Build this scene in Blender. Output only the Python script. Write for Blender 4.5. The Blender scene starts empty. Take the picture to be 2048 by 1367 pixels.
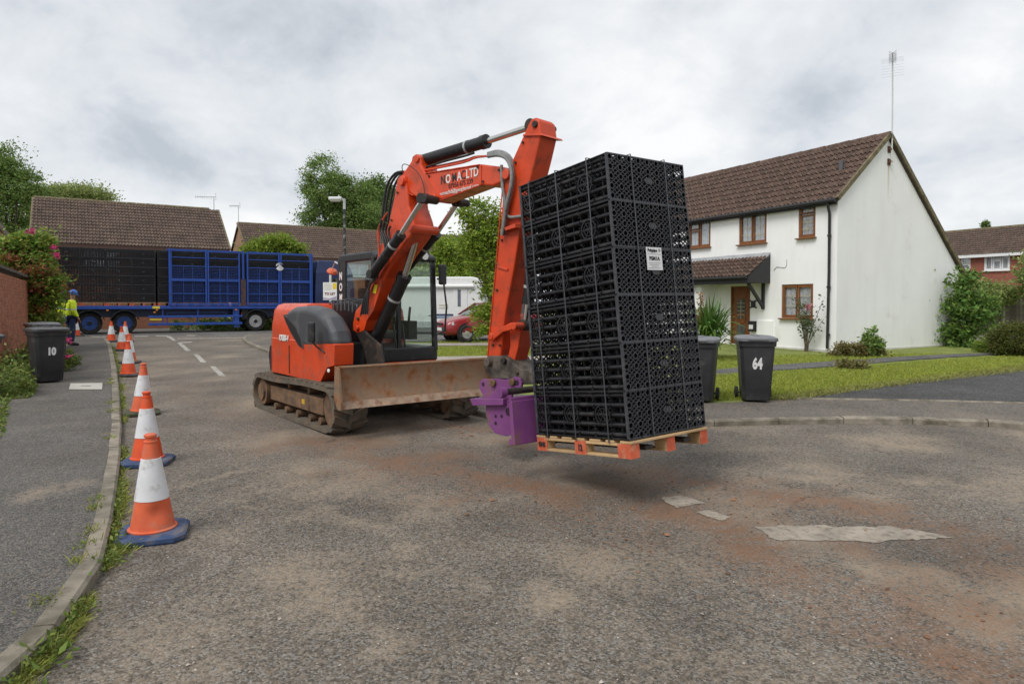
import bpy, bmesh, math, random
import numpy as np
from mathutils import Vector, Matrix
random.seed(7); RNG = np.random.default_rng(7)
S = bpy.context.scene; COL = S.collection
# ---------------------------------------------------------------- camera
FPX, CAMH, HOR, PITCH = 1365.0, 1.8, 608.0, math.radians(1.5)
cam = bpy.data.cameras.new('camera'); camo = bpy.data.objects.new('camera', cam); COL.objects.link(camo)
cam.sensor_width = 36; cam.lens = FPX / 2048 * 36; cam.clip_end = 2000; cam.clip_start = .05
camo.location = (0, 0, CAMH); camo.rotation_euler = (math.pi / 2 - PITCH, 0, 0)
cam.shift_y = -((HOR + FPX * math.tan(PITCH)) - 683.5) / 2048 * -1
S.camera = camo
# ---------------------------------------------------------------- sky, sun, exposure
SUN_EL, SUN_AZ = math.radians(52), math.radians(218)      # azimuth clockwise from +Y
W = bpy.data.worlds.new('World'); S.world = W; W.use_nodes = True
nt = W.node_tree; N = nt.nodes; LK = nt.links; N.clear()
wo = N.new('ShaderNodeOutputWorld'); bg = N.new('ShaderNodeBackground')
sky = N.new('ShaderNodeTexSky'); sky.sky_type = 'NISHITA'; sky.sun_disc = False
sky.sun_elevation = SUN_EL; sky.sun_rotation = SUN_AZ
sc_ = N.new('ShaderNodeMix'); sc_.data_type = 'RGBA'; sc_.blend_type = 'MULTIPLY'; sc_.inputs[0].default_value = 1
sc_.inputs[7].default_value = (1.0, 1.0, 1.0, 1)
LK.new(sky.outputs[0], sc_.inputs[6])
tc = N.new('ShaderNodeTexCoord'); sp = N.new('ShaderNodeSeparateXYZ'); LK.new(tc.outputs['Generated'], sp.inputs[0])
def wm(op, a, b, c=None):
    n = N.new('ShaderNodeMath'); n.operation = op
    for i, x in enumerate((a, b, c)):
        if x is None: continue
        if isinstance(x, (int, float)): n.inputs[i].default_value = x
        else: LK.new(x, n.inputs[i])
    return n.outputs[0]
zz = wm('ADD', wm('ABSOLUTE', sp.outputs[2], 0), .5)
cb = N.new('ShaderNodeCombineXYZ'); LK.new(wm('DIVIDE', sp.outputs[0], zz), cb.inputs[0]); LK.new(wm('DIVIDE', sp.outputs[1], zz), cb.inputs[1])
def wnoise(scale, det, rough, dist, off):
    mp = N.new('ShaderNodeMapping'); mp.inputs['Location'].default_value = off; LK.new(cb.outputs[0], mp.inputs[0])
    n = N.new('ShaderNodeTexNoise'); n.inputs['Scale'].default_value = scale; n.inputs['Detail'].default_value = det
    n.inputs['Roughness'].default_value = rough; n.inputs['Distortion'].default_value = dist
    LK.new(mp.outputs[0], n.inputs['Vector']); return n.outputs[0]
n1 = wnoise(1.7, 7, .52, .35, (3.1, 1.7, 0)); n2 = wnoise(4.6, 8, .58, .3, (8.3, 4.1, 2))
cl = wm('ADD', wm('MULTIPLY', n1, .62), wm('MULTIPLY', n2, .38))
cr = N.new('ShaderNodeValToRGB'); LK.new(cl, cr.inputs[0])
cr.color_ramp.elements[0].position = .385; cr.color_ramp.elements[0].color = (5.5, 5.95, 6.5, 1)
cr.color_ramp.elements[1].position = .615; cr.color_ramp.elements[1].color = (10.2, 10.2, 10.25, 1)
e = cr.color_ramp.elements.new(.47); e.color = (7.6, 7.95, 8.35, 1)
e = cr.color_ramp.elements.new(.56); e.color = (9.2, 9.35, 9.5, 1)
mx = N.new('ShaderNodeMix'); mx.data_type = 'RGBA'; mx.inputs[0].default_value = .93       # thick cloud over the blue sky
LK.new(sc_.outputs[2], mx.inputs[6]); LK.new(cr.outputs[0], mx.inputs[7])
LK.new(mx.outputs[2], bg.inputs[0]); bg.inputs[1].default_value = .069; LK.new(bg.outputs[0], wo.inputs[0])
sl = bpy.data.lights.new('sun', 'SUN'); so = bpy.data.objects.new('sun', sl); COL.objects.link(so)
sl.energy = 1.5; sl.angle = math.radians(28); sl.color = (1, .975, .94)
sd = Vector((math.sin(SUN_AZ) * math.cos(SUN_EL), math.cos(SUN_AZ) * math.cos(SUN_EL), math.sin(SUN_EL)))
so.rotation_euler = sd.to_track_quat('Z', 'Y').to_euler(); so.location = sd * 60
S.view_settings.view_transform = 'Standard'; S.view_settings.look = 'None'; S.view_settings.gamma = 1
S.view_settings.exposure = .55; S.view_settings.use_curve_mapping = False
S.render.engine = 'CYCLES'; S.cycles.use_denoising = True; S.cycles.max_bounces = 7; S.cycles.transparent_max_bounces = 12
S.cycles.caustics_reflective = False; S.cycles.caustics_refractive = False
# ---------------------------------------------------------------- pixels to places
SLOPE, FLATY = .0155, 29.03
def G(y): return SLOPE * min(y, FLATY)                     # the street climbs gently, then the cross road is level
_c, _s = math.cos(PITCH), math.sin(PITCH)
def ray(px, py):
    v = (HOR + FPX * math.tan(PITCH) - py) / FPX
    return Vector(((px - 1024) / FPX, _c + v * _s, -_s + v * _c))
CAMP = Vector((0, 0, CAMH))
def gp(px, py, off=0.0):
    d = ray(px, py); t = (off - CAMH) / (d.z - SLOPE * d.y)
    if t < 0 or t * d.y > FLATY: t = (off + SLOPE * FLATY - CAMH) / d.z
    return CAMP + d * t
def onplane(px, py, P, n):
    d = ray(px, py); n = Vector(n); return CAMP + d * ((Vector(P) - CAMP).dot(n) / d.dot(n))
def atY(px, py, Y): return onplane(px, py, (0, Y, 0), (0, 1, 0))
# ---------------------------------------------------------------- object helpers
FRAME = {}
def tag(o, label=None, cat=None, group=None, kind=None):
    for k, v in (('label', label), ('category', cat), ('group', group), ('kind', kind)):
        if v: o[k] = v
    return o
def empty(name, loc, rz=0, label=None, cat=None, group=None, rot=None):
    o = bpy.data.objects.new(name, None); COL.objects.link(o); o.empty_display_size = .2
    o.location = loc; o.rotation_euler = rot if rot else (0, 0, rz)
    R = o.rotation_euler.to_matrix().to_4x4()
    FRAME[o.name] = Matrix.Translation(Vector(loc)) @ R
    return tag(o, label, cat, group)
def link(name, me, mat, parent=None, kind=None):
    o = bpy.data.objects.new(name, me); COL.objects.link(o)
    if mat is not None and len(me.materials) == 0: me.materials.append(mat)
    if parent is not None:
        o.parent = parent; FRAME[o.name] = FRAME.get(parent.name, Matrix.Identity(4))
    if kind: o['kind'] = kind
    return o
def copy_tree(o, parent=None):
    c = o.copy(); COL.objects.link(c); c.parent = parent
    FRAME[c.name] = FRAME.get(o.name, Matrix.Identity(4))
    for ch in list(o.children): copy_tree(ch, c)
    return c
def setloc(o, loc, rz=0):
    o.location = loc; o.rotation_euler = (0, 0, rz); FRAME[o.name] = Matrix.Translation(Vector(loc)) @ Matrix.Rotation(rz, 4, 'Z')
class MB:
    def __init__(s): s.v = []; s.f = []; s.m = []; s.mi = 0
    def add(s, vs, fs, T=None):
        b = len(s.v)
        for p in vs:
            p = Vector(p); s.v.append(T @ p if T is not None else p)
        for q in fs: s.f.append([b + i for i in q]); s.m.append(s.mi)
        return s
    def box(s, c, d, T=None, rz=0):
        x, y, z = d[0] / 2, d[1] / 2, d[2] / 2
        vs = [Vector((a * x, b * y, e * z)) for a in (-1, 1) for b in (-1, 1) for e in (-1, 1)]
        R = Matrix.Rotation(rz, 3, 'Z')
        return s.add([R @ p + Vector(c) for p in vs], [(0, 1, 3, 2), (4, 6, 7, 5), (0, 4, 5, 1), (2, 3, 7, 6), (0, 2, 6, 4), (1, 5, 7, 3)], T)
    def bar(s, p, q, w, h, up=(0, 0, 1), T=None):
        p, q = Vector(p), Vector(q); d = (q - p).normalized(); u = Vector(up)
        a = d.cross(u)
        if a.length < 1e-4: a = d.cross(Vector((1, 0, 0)))
        a.normalize(); b = a.cross(d).normalized(); a *= w / 2; b *= h / 2
        vs = [p - a - b, p + a - b, p + a + b, p - a + b, q - a - b, q + a - b, q + a + b, q - a + b]
        return s.add(vs, [(0, 3, 2, 1), (4, 5, 6, 7), (0, 1, 5, 4), (1, 2, 6, 5), (2, 3, 7, 6), (3, 0, 4, 7)], T)
    def tube(s, pts, r, n=8, T=None, cap=True):
        pts = [Vector(p) for p in pts]; k = len(pts); rs = r if isinstance(r, (list, tuple)) else [r] * k
        vs = []; prev = None
        for i, p in enumerate(pts):
            d = (pts[min(i + 1, k - 1)] - pts[max(i - 1, 0)]).normalized()
            if prev is None:
                a = d.cross(Vector((0, 0, 1)))
                if a.length < 1e-3: a = d.cross(Vector((1, 0, 0)))
            else: a = prev - d * prev.dot(d)
            a.normalize(); prev = a; b = d.cross(a)
            for j in range(n):
                t = 2 * math.pi * j / n; vs.append(p + (a * math.cos(t) + b * math.sin(t)) * rs[i])
        fs = [(i * n + j, i * n + (j + 1) % n, (i + 1) * n + (j + 1) % n, (i + 1) * n + j) for i in range(k - 1) for j in range(n)]
        if cap: fs += [tuple(range(n - 1, -1, -1)), tuple((k - 1) * n + j for j in range(n))]
        return s.add(vs, fs, T)
    def cyl(s, p, q, r, n=12, T=None, r2=None): return s.tube([p, q], [r, r if r2 is None else r2], n, T)
    def ring(s, p, axis, ro, ri, h, n=14, T=None):
        ax = Vector(axis).normalized(); a = ax.cross(Vector((0, 0, 1)))
        if a.length < 1e-3: a = Vector((1, 0, 0))
        a.normalize(); b = ax.cross(a); p = Vector(p); vs = []
        for r, z in ((ro, 0), (ro, h), (ri, h), (ri, 0)):
            for j in range(n):
                t = 2 * math.pi * j / n; vs.append(p + ax * z + (a * math.cos(t) + b * math.sin(t)) * r)
        fs = [(k * n + j, k * n + (j + 1) % n, ((k + 1) % 4) * n + (j + 1) % n, ((k + 1) % 4) * n + j) for k in range(4) for j in range(n)]
        return s.add(vs, fs, T)
    def prism(s, poly, off, T=None):
        poly = [Vector(p) for p in poly]; off = Vector(off); n = len(poly)
        nrm = Vector((0, 0, 0))
        for i in range(n): nrm += (poly[i] - poly[0]).cross(poly[(i + 1) % n] - poly[0])
        if nrm.dot(off) > 0: poly.reverse()
        vs = poly + [p + off for p in poly]
        return s.add(vs, [tuple(range(n)), tuple(range(2 * n - 1, n - 1, -1))] + [((i + 1) % n, i, i + n, (i + 1) % n + n) for i in range(n)], T)
    def lathe(s, prof, n=20, T=None):
        vs = []; k = len(prof)
        for r, z in prof:
            for j in range(n):
                t = 2 * math.pi * j / n; vs.append((r * math.cos(t), r * math.sin(t), z))
        fs = [(i * n + j, i * n + (j + 1) % n, (i + 1) * n + (j + 1) % n, (i + 1) * n + j) for i in range(k - 1) for j in range(n)]
        fs += [tuple(range(n - 1, -1, -1)), tuple((k - 1) * n + j for j in range(n))]
        return s.add(vs, fs, T)
    def loft(s, rings, T=None, cap=True):
        n = len(rings[0]); vs = [p for r in rings for p in r]; k = len(rings)
        fs = [(i * n + j, i * n + (j + 1) % n, (i + 1) * n + (j + 1) % n, (i + 1) * n + j) for i in range(k - 1) for j in range(n)]
        if cap: fs += [tuple(range(n - 1, -1, -1)), tuple((k - 1) * n + j for j in range(n))]
        return s.add(vs, fs, T)
    def mesh(s, name='m', smooth=None, M=None):
        me = bpy.data.meshes.new(name)
        vs = [M @ p for p in s.v] if M is not None else s.v
        me.from_pydata([tuple(p) for p in vs], [], s.f)
        if any(s.m): me.polygons.foreach_set('material_index', s.m)
        if smooth:
            me.polygons.foreach_set('use_smooth', [True] * len(me.polygons)); me.set_sharp_from_angle(angle=math.radians(smooth))
        me.update(); return me
    def build(s, name, mat, parent=None, smooth=None, bevel=0, world=False, kind=None, seg=2, fix=False):
        M = FRAME[parent.name].inverted() if (world and parent is not None) else None
        me = s.mesh(name, smooth, M)
        if fix:
            bm = bmesh.new(); bm.from_mesh(me); bmesh.ops.recalc_face_normals(bm, faces=bm.faces); bm.to_mesh(me); bm.free()
        mats = mat if isinstance(mat, (list, tuple)) else [mat]
        for m in mats: me.materials.append(m)
        o = link(name, me, None, parent, kind)
        if bevel:
            b = o.modifiers.new('bevel', 'BEVEL'); b.width = bevel; b.segments = seg; b.limit_method = 'ANGLE'; b.angle_limit = math.radians(35)
        return o
def text_part(txt, size, O, X, Y, mat, parent, name='lettering', ext=.002, sx=1.0, bold=0.0, align='CENTER', shear=0):
    """flat lettering laid on a surface: O centre, X reading direction, Y up"""
    cu = bpy.data.curves.new('t', 'FONT'); cu.body = txt; cu.size = size; cu.extrude = ext; cu.align_x = align; cu.align_y = 'CENTER'
    cu.offset = bold; cu.shear = shear; cu.resolution_u = 3
    to = bpy.data.objects.new('t', cu); COL.objects.link(to); bpy.context.view_layer.update()
    me = bpy.data.meshes.new_from_object(to.evaluated_get(bpy.context.evaluated_depsgraph_get()))
    bpy.data.objects.remove(to); bpy.data.curves.remove(cu)
    X = Vector(X).normalized(); Y = Vector(Y); Y = (Y - X * Y.dot(X)).normalized(); Z = X.cross(Y)
    Mx = Matrix(((X.x * sx, Y.x, Z.x, O[0]), (X.y * sx, Y.y, Z.y, O[1]), (X.z * sx, Y.z, Z.z, O[2]), (0, 0, 0, 1)))
    me.transform(FRAME[parent.name].inverted() @ Mx if parent is not None else Mx)
    me.materials.clear(); me.materials.append(mat)
    return link(name, me, None, parent)
# ---------------------------------------------------------------- materials
def nmat(name):
    m = bpy.data.materials.new(name); m.use_nodes = True; n = m.node_tree.nodes
    return m, n, m.node_tree.links, n['Principled BSDF']
def MAT(name, col, rough=.6, metal=0, var=.12, scale=5, bump=0, bscale=40, dirt=None, spec=.5, rnd=0, coat=0, det=5):
    """procedural paint / plastic / stone: noise-varied colour, roughness and fine relief, optional dirt (colour, amount, scale)"""
    m, n, l, b = nmat(name)
    t = n.new('ShaderNodeTexCoord'); no = n.new('ShaderNodeTexNoise'); no.inputs['Scale'].default_value = scale; no.inputs['Detail'].default_value = det
    l.new(t.outputs['Object'], no.inputs['Vector'])
    hs = n.new('ShaderNodeHueSaturation'); hs.inputs['Color'].default_value = (*col, 1)
    mr = n.new('ShaderNodeMapRange'); mr.inputs[1].default_value = .3; mr.inputs[2].default_value = .7
    mr.inputs[3].default_value = 1 - var; mr.inputs[4].default_value = 1 + var; l.new(no.outputs[0], mr.inputs[0])
    val = mr.outputs[0]
    if rnd:
        oi = n.new('ShaderNodeObjectInfo'); ge = n.new('ShaderNodeNewGeometry'); ad = n.new('ShaderNodeMath'); ad.operation = 'ADD'
        l.new(oi.outputs['Random'], ad.inputs[0]); l.new(ge.outputs['Random Per Island'], ad.inputs[1])
        fr = n.new('ShaderNodeMath'); fr.operation = 'FRACT'; l.new(ad.outputs[0], fr.inputs[0])
        r2 = n.new('ShaderNodeMapRange'); r2.inputs[3].default_value = 1 - rnd; r2.inputs[4].default_value = 1 + rnd; l.new(fr.outputs[0], r2.inputs[0])
        mu = n.new('ShaderNodeMath'); mu.operation = 'MULTIPLY'; l.new(val, mu.inputs[0]); l.new(r2.outputs[0], mu.inputs[1]); val = mu.outputs[0]
    l.new(val, hs.inputs['Value']); out = hs.outputs[0]
    if dirt:
        dcol, amt, dsc = dirt
        dn = n.new('ShaderNodeTexNoise'); dn.inputs['Scale'].default_value = dsc; dn.inputs['Detail'].default_value = 8; dn.inputs['Roughness'].default_value = .65
        l.new(t.outputs['Object'], dn.inputs['Vector'])
        dr = n.new('ShaderNodeMapRange'); dr.inputs[1].default_value = .62 - amt * .35; dr.inputs[2].default_value = .8 - amt * .3; l.new(dn.outputs[0], dr.inputs[0])
        mi = n.new('ShaderNodeMix'); mi.data_type = 'RGBA'; l.new(dr.outputs[0], mi.inputs[0]); l.new(out, mi.inputs[6]); mi.inputs[7].default_value = (*dcol, 1); out = mi.outputs[2]
        rr = n.new('ShaderNodeMapRange'); rr.inputs[3].default_value = rough; rr.inputs[4].default_value = .9; l.new(dr.outputs[0], rr.inputs[0]); l.new(rr.outputs[0], b.inputs['Roughness'])
    else: b.inputs['Roughness'].default_value = rough
    l.new(out, b.inputs['Base Color']); b.inputs['Metallic'].default_value = metal; b.inputs['Specular IOR Level'].default_value = spec
    if coat: b.inputs['Coat Weight'].default_value = coat; b.inputs['Coat Roughness'].default_value = .15
    if bump:
        bn = n.new('ShaderNodeTexNoise'); bn.inputs['Scale'].default_value = bscale; bn.inputs['Detail'].default_value = 5; l.new(t.outputs['Object'], bn.inputs['Vector'])
        bu = n.new('ShaderNodeBump'); bu.inputs['Strength'].default_value = bump; bu.inputs['Distance'].default_value = .01; l.new(bn.outputs[0], bu.inputs['Height']); l.new(bu.outputs[0], b.inputs['Normal'])
    return m
def GLASS(name, tint=(.85, .9, .88), refl=.12, opac=.12, dark=(.02, .03, .03), ior=1.5):
    m, n, l, b = nmat(name); n.remove(b); o = n['Material Output']
    tr = n.new('ShaderNodeBsdfTransparent'); tr.inputs[0].default_value = (*tint, 1)
    gl = n.new('ShaderNodeBsdfGlossy'); gl.inputs['Roughness'].default_value = .02
    df = n.new('ShaderNodeBsdfDiffuse'); df.inputs[0].default_value = (*dark, 1)
    a = n.new('ShaderNodeMixShader'); a.inputs[0].default_value = opac; l.new(tr.outputs[0], a.inputs[1]); l.new(df.outputs[0], a.inputs[2])
    lw = n.new('ShaderNodeLayerWeight'); lw.inputs[0].default_value = .5; fr = n.new('ShaderNodeMath'); fr.operation = 'POWER'; fr.inputs[1].default_value = 4.5; l.new(lw.outputs['Facing'], fr.inputs[0])
    ad = n.new('ShaderNodeMath'); ad.operation = 'ADD'; ad.use_clamp = True; ad.inputs[1].default_value = refl * .5; l.new(fr.outputs[0], ad.inputs[0])
    c = n.new('ShaderNodeMixShader'); l.new(ad.outputs[0], c.inputs[0]); l.new(a.outputs[0], c.inputs[1]); l.new(gl.outputs[0], c.inputs[2]); l.new(c.outputs[0], o.inputs[0])
    return m
def LEAF(name, col, var=.35, hue=.03, trans=.35):
    m, n, l, b = nmat(name); n.remove(b); o = n['Material Output']
    ge = n.new('ShaderNodeNewGeometry'); hs = n.new('ShaderNodeHueSaturation'); hs.inputs['Color'].default_value = (*col, 1)
    mr = n.new('ShaderNodeMapRange'); mr.inputs[3].default_value = 1 - var; mr.inputs[4].default_value = 1 + var; l.new(ge.outputs['Random Per Island'], mr.inputs[0]); l.new(mr.outputs[0], hs.inputs['Value'])
    m2 = n.new('ShaderNodeMath'); m2.operation = 'MULTIPLY'; m2.inputs[1].default_value = 7.31; l.new(ge.outputs['Random Per Island'], m2.inputs[0])
    m3 = n.new('ShaderNodeMath'); m3.operation = 'FRACT'; l.new(m2.outputs[0], m3.inputs[0])
    mh = n.new('ShaderNodeMapRange'); mh.inputs[3].default_value = .5 - hue; mh.inputs[4].default_value = .5 + hue; l.new(m3.outputs[0], mh.inputs[0]); l.new(mh.outputs[0], hs.inputs['Hue'])
    d = n.new('ShaderNodeBsdfPrincipled'); d.inputs['Roughness'].default_value = .55; d.inputs['Specular IOR Level'].default_value = .3; l.new(hs.outputs[0], d.inputs['Base Color'])
    t = n.new('ShaderNodeBsdfTranslucent'); l.new(hs.outputs[0], t.inputs[0])
    x = n.new('ShaderNodeMixShader'); x.inputs[0].default_value = trans; l.new(d.outputs[0], x.inputs[1]); l.new(t.outputs[0], x.inputs[2]); l.new(x.outputs[0], o.inputs[0])
    return m
# ---------------------------------------------------------------- foliage
def leaf_mesh(P, size, aspect=.5, up=.3, jitter=.4, rng=RNG, axis=None):
    """one small pointed leaf (4 corners, folded) at each point"""
    n = len(P); P = np.asarray(P, float)
    d = rng.normal(size=(n, 3)); d[:, 2] = d[:, 2] * .7 + up
    if axis is not None: d = d * .6 + axis
    d /= np.linalg.norm(d, axis=1)[:, None]
    q = rng.normal(size=(n, 3)); w = np.cross(d, q); w /= np.linalg.norm(w, axis=1)[:, None] + 1e-9
    s = size * (1 + jitter * rng.uniform(-1, 1, n))[:, None]
    nn = np.cross(d, w)
    V = np.empty((n, 4, 3)); V[:, 0] = P; V[:, 1] = P + d * s * .5 + w * s * aspect * .5 + nn * s * .08
    V[:, 2] = P + d * s; V[:, 3] = P + d * s * .5 - w * s * aspect * .5 + nn * s * .08
    return quads(V)
def quads(V):
    n = len(V); me = bpy.data.meshes.new('leaves'); me.vertices.add(4 * n); me.vertices.foreach_set('co', V.reshape(-1))
    me.loops.add(4 * n); me.loops.foreach_set('vertex_index', np.arange(4 * n, dtype=np.int32))
    me.polygons.add(n); me.polygons.foreach_set('loop_start', np.arange(0, 4 * n, 4, dtype=np.int32))
    me.polygons.foreach_set('loop_total', np.full(n, 4, dtype=np.int32)); me.update(calc_edges=True); return me
def blades(P, h, w, lean=.35, rng=RNG):
    n = len(P); P = np.asarray(P, float); a = rng.uniform(0, 2 * np.pi, n); hh = h * rng.uniform(.45, 1.25, n)
    side = np.stack([np.cos(a), np.sin(a), np.zeros(n)], 1) * (w * rng.uniform(.6, 1.3, n))[:, None]
    tip = P + np.stack([rng.normal(0, lean, n) * hh, rng.normal(0, lean, n) * hh, hh], 1)
    mid = P * .45 + tip * .55 + np.stack([np.zeros(n), np.zeros(n), .12 * hh], 1)
    V = np.stack([P - side, P + side, mid + side * .7, tip], 1); return quads(V)
def clumps(env, nclump, nleaf, spread, rng=RNG, surf=.55):
    """leaf positions: clump centres in a union of ellipsoids (cx,cy,cz,rx,ry,rz), leaves gathered round them"""
    wts = np.array([e[3] * e[4] * e[5] for e in env]) ** .8; wts /= wts.sum(); out = []
    for k in rng.choice(len(env), nclump, p=wts):
        e = env[k]; v = rng.normal(size=3); v /= np.linalg.norm(v); r = rng.uniform(surf, 1.0) ** .6 * rng.uniform(.9, 1.14)
        c = np.array(e[:3]) + v * np.array(e[3:6]) * r; s = spread * rng.uniform(.45, 1.25)
        out.append(c + rng.normal(size=(int(nleaf * rng.uniform(.5, 1.5)), 3)) * [s, s, s * .6])
    return np.concatenate(out)
def tree(name, base, env, mat, label, cat='tree', nclump=120, nleaf=120, spread=.35, leaf=.16, trunk=.16, bark=None, group=None, nlimb=9, seed=1, aspect=.5, up=.1, surf=.45, crown='crown', extra=None):
    rng = np.random.default_rng(seed); base = Vector(base)
    root = empty(name, base, 0, label, cat, group); top = max(e[2] + e[5] * .6 for e in env)
    t = MB(); lo = min(e[2] - e[5] for e in env); h = top
    pts = [Vector((rng.normal(0, .03) * h * .5 * k, rng.normal(0, .03) * h * .5 * k, h * k * .9)) for k in (0, .12, .3, .5, .7, .88)]
    t.tube(pts, [trunk * 1.25, trunk, trunk * .85, trunk * .6, trunk * .35, trunk * .12], 8)
    for i in range(nlimb):
        e = env[i % len(env)]; a = rng.uniform(0, 6.28)
        tip = Vector((e[0] + math.cos(a) * e[3] * .75, e[1] + math.sin(a) * e[4] * .75, e[2] + e[5] * rng.uniform(-.4, .7)))
        z0 = min(max(lo * .9, tip.z * .45), h * .75); st = Vector((0, 0, z0)); md = st.lerp(tip, .5) + Vector((0, 0, -.08 * h * rng.uniform(-.3, 1)))
        t.tube([st, md, tip], [trunk * .42, trunk * .25, trunk * .06], 6)
    t.build('trunk', bark or BARK, root, smooth=60)
    P = clumps(env, nclump, nleaf, spread, rng, surf)
    link(crown, leaf_mesh(P, leaf, aspect, up, rng=rng), mat, root, kind='stuff')
    return root
BARK = MAT('bark', (.11, .085, .06), .9, var=.3, scale=9, bump=.5, bscale=25)
# ================================================================ ground, road, pavements
from mathutils import noise as mn
def fbm(x, y, s, o=0.0, octv=4):
    return mn.fractal(Vector((x * s + o, y * s - o, o * .37)), 1.0, 2.0, octv)
def sheet(name, poly, off, mat, parent=None):
    """flat polygon following the street's slope"""
    m = MB(); m.add([(p[0], p[1], G(p[1]) + off) for p in poly], [tuple(range(len(poly)))])
    me = m.mesh(name); bm = bmesh.new(); bm.from_mesh(me)
    bmesh.ops.triangulate(bm, faces=bm.faces)
    for f in bm.faces:
        if f.normal.z < 0: f.normal_flip()
    bm.to_mesh(me); bm.free()
    return tag(link(name, me, mat, parent), kind='structure' if parent is None else None)
def pxs(pts, off=0.0): return [gp(x, y, off) for x, y in pts]
def asphalt(name, base, attr=True, tint=(1, 1, 1), stone=95):
    m, n, l, b = nmat(name); t = n.new('ShaderNodeTexCoord')
    vo = n.new('ShaderNodeTexVoronoi'); vo.inputs['Scale'].default_value = stone; l.new(t.outputs['Object'], vo.inputs['Vector'])
    sv = n.new('ShaderNodeSeparateColor'); l.new(vo.outputs['Color'], sv.inputs[0])
    r1 = n.new('ShaderNodeValToRGB'); l.new(sv.outputs[0], r1.inputs[0]); E = r1.color_ramp.elements
    E[0].position = 0; E[0].color = (base * .42 * tint[0], base * .42 * tint[1], base * .42 * tint[2], 1); E[1].position = 1; E[1].color = (base * 2.3, base * 2.1, base * 1.8, 1)
    x = E.new(.55); x.color = (base * tint[0], base * tint[1], base * tint[2], 1); x = E.new(.85); x.color = (base * 1.6, base * 1.52, base * 1.42, 1)
    big = n.new('ShaderNodeTexNoise'); big.inputs['Scale'].default_value = .8; big.inputs['Detail'].default_value = 9; big.inputs['Roughness'].default_value = .66; l.new(t.outputs['Object'], big.inputs['Vector'])
    rb = n.new('ShaderNodeMapRange'); rb.inputs[1].default_value = .32; rb.inputs[2].default_value = .68; rb.inputs[3].default_value = .72; rb.inputs[4].default_value = 1.3; l.new(big.outputs[0], rb.inputs[0])
    mu = n.new('ShaderNodeMix'); mu.data_type = 'RGBA'; mu.blend_type = 'MULTIPLY'; mu.inputs[0].default_value = 1; l.new(r1.outputs[0], mu.inputs[6]); l.new(rb.outputs[0], mu.inputs[7]); out = mu.outputs[2]
    fine = n.new('ShaderNodeTexNoise'); fine.inputs['Scale'].default_value = 26; fine.inputs['Detail'].default_value = 8; fine.inputs['Roughness'].default_value = .7; l.new(t.outputs['Object'], fine.inputs['Vector'])
    if attr:
        for nm, col, k in (('dust', (.36, .285, .205), .85), ('mud', (.215, .118, .068), .92), ('dark_patch', (.035, .03, .026), .6)):
            at = n.new('ShaderNodeAttribute'); at.attribute_name = nm
            a = n.new('ShaderNodeMath'); a.operation = 'MULTIPLY_ADD'; a.inputs[1].default_value = 2.3; a.inputs[2].default_value = -1.2; l.new(fine.outputs[0], a.inputs[0])
            s2 = n.new('ShaderNodeMath'); s2.operation = 'ADD'; l.new(at.outputs['Fac'], s2.inputs[0]); l.new(a.outputs[0], s2.inputs[1])
            mr = n.new('ShaderNodeMapRange'); mr.inputs[1].default_value = .12; mr.inputs[2].default_value = .95; mr.inputs[4].default_value = k; l.new(s2.outputs[0], mr.inputs[0])
            mi = n.new('ShaderNodeMix'); mi.data_type = 'RGBA'; l.new(mr.outputs[0], mi.inputs[0]); l.new(out, mi.inputs[6]); mi.inputs[7].default_value = (*col, 1); out = mi.outputs[2]
    if attr:                                              # hairline cracks
        wn = n.new('ShaderNodeTexNoise'); wn.inputs['Scale'].default_value = 2.2; wn.inputs['Detail'].default_value = 6; l.new(t.outputs['Object'], wn.inputs['Vector'])
        wv = n.new('ShaderNodeVectorMath'); wv.operation = 'MULTIPLY_ADD'; wv.inputs[1].default_value = (.9, .9, 0); l.new(wn.outputs['Color'], wv.inputs[0]); l.new(t.outputs['Object'], wv.inputs[2])
        ck = n.new('ShaderNodeTexVoronoi'); ck.feature = 'DISTANCE_TO_EDGE'; ck.inputs['Scale'].default_value = .42; l.new(wv.outputs[0], ck.inputs['Vector'])
        cm = n.new('ShaderNodeMapRange'); cm.inputs[1].default_value = .0; cm.inputs[2].default_value = .0045; cm.inputs[3].default_value = .6; cm.inputs[4].default_value = 0; l.new(ck.outputs['Distance'], cm.inputs[0])
        gate_ = n.new('ShaderNodeMapRange'); gate_.inputs[1].default_value = .5; gate_.inputs[2].default_value = .58; l.new(big.outputs[0], gate_.inputs[0])
        mm_ = n.new('ShaderNodeMath'); mm_.operation = 'MULTIPLY'; l.new(cm.outputs[0], mm_.inputs[0]); l.new(gate_.outputs[0], mm_.inputs[1])
        mi = n.new('ShaderNodeMix'); mi.data_type = 'RGBA'; l.new(mm_.outputs[0], mi.inputs[0]); l.new(out, mi.inputs[6]); mi.inputs[7].default_value = (.03, .026, .022, 1); out = mi.outputs[2]
    l.new(out, b.inputs['Base Color']); b.inputs['Roughness'].default_value = .85; b.inputs['Specular IOR Level'].default_value = .3
    bu = n.new('ShaderNodeBump'); bu.inputs['Strength'].default_value = .55; bu.inputs['Distance'].default_value = .006; l.new(vo.outputs['Distance'], bu.inputs['Height']); bu.invert = True
    b2 = n.new('ShaderNodeBump'); b2.inputs['Strength'].default_value = .35; b2.inputs['Distance'].default_value = .02; l.new(fine.outputs[0], b2.inputs['Height']); l.new(bu.outputs[0], b2.inputs['Normal']); l.new(b2.outputs[0], b.inputs['Normal'])
    return m
ROADM = asphalt('worn_asphalt', .108, tint=(1.18, 1, .79), stone=88); PAVEM = asphalt('pavement_asphalt', .092, True, (1.07, 1, .9), 120); DRIVEM = asphalt('drive_asphalt', .06, False, (1, 1, 1.02), 60)
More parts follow.
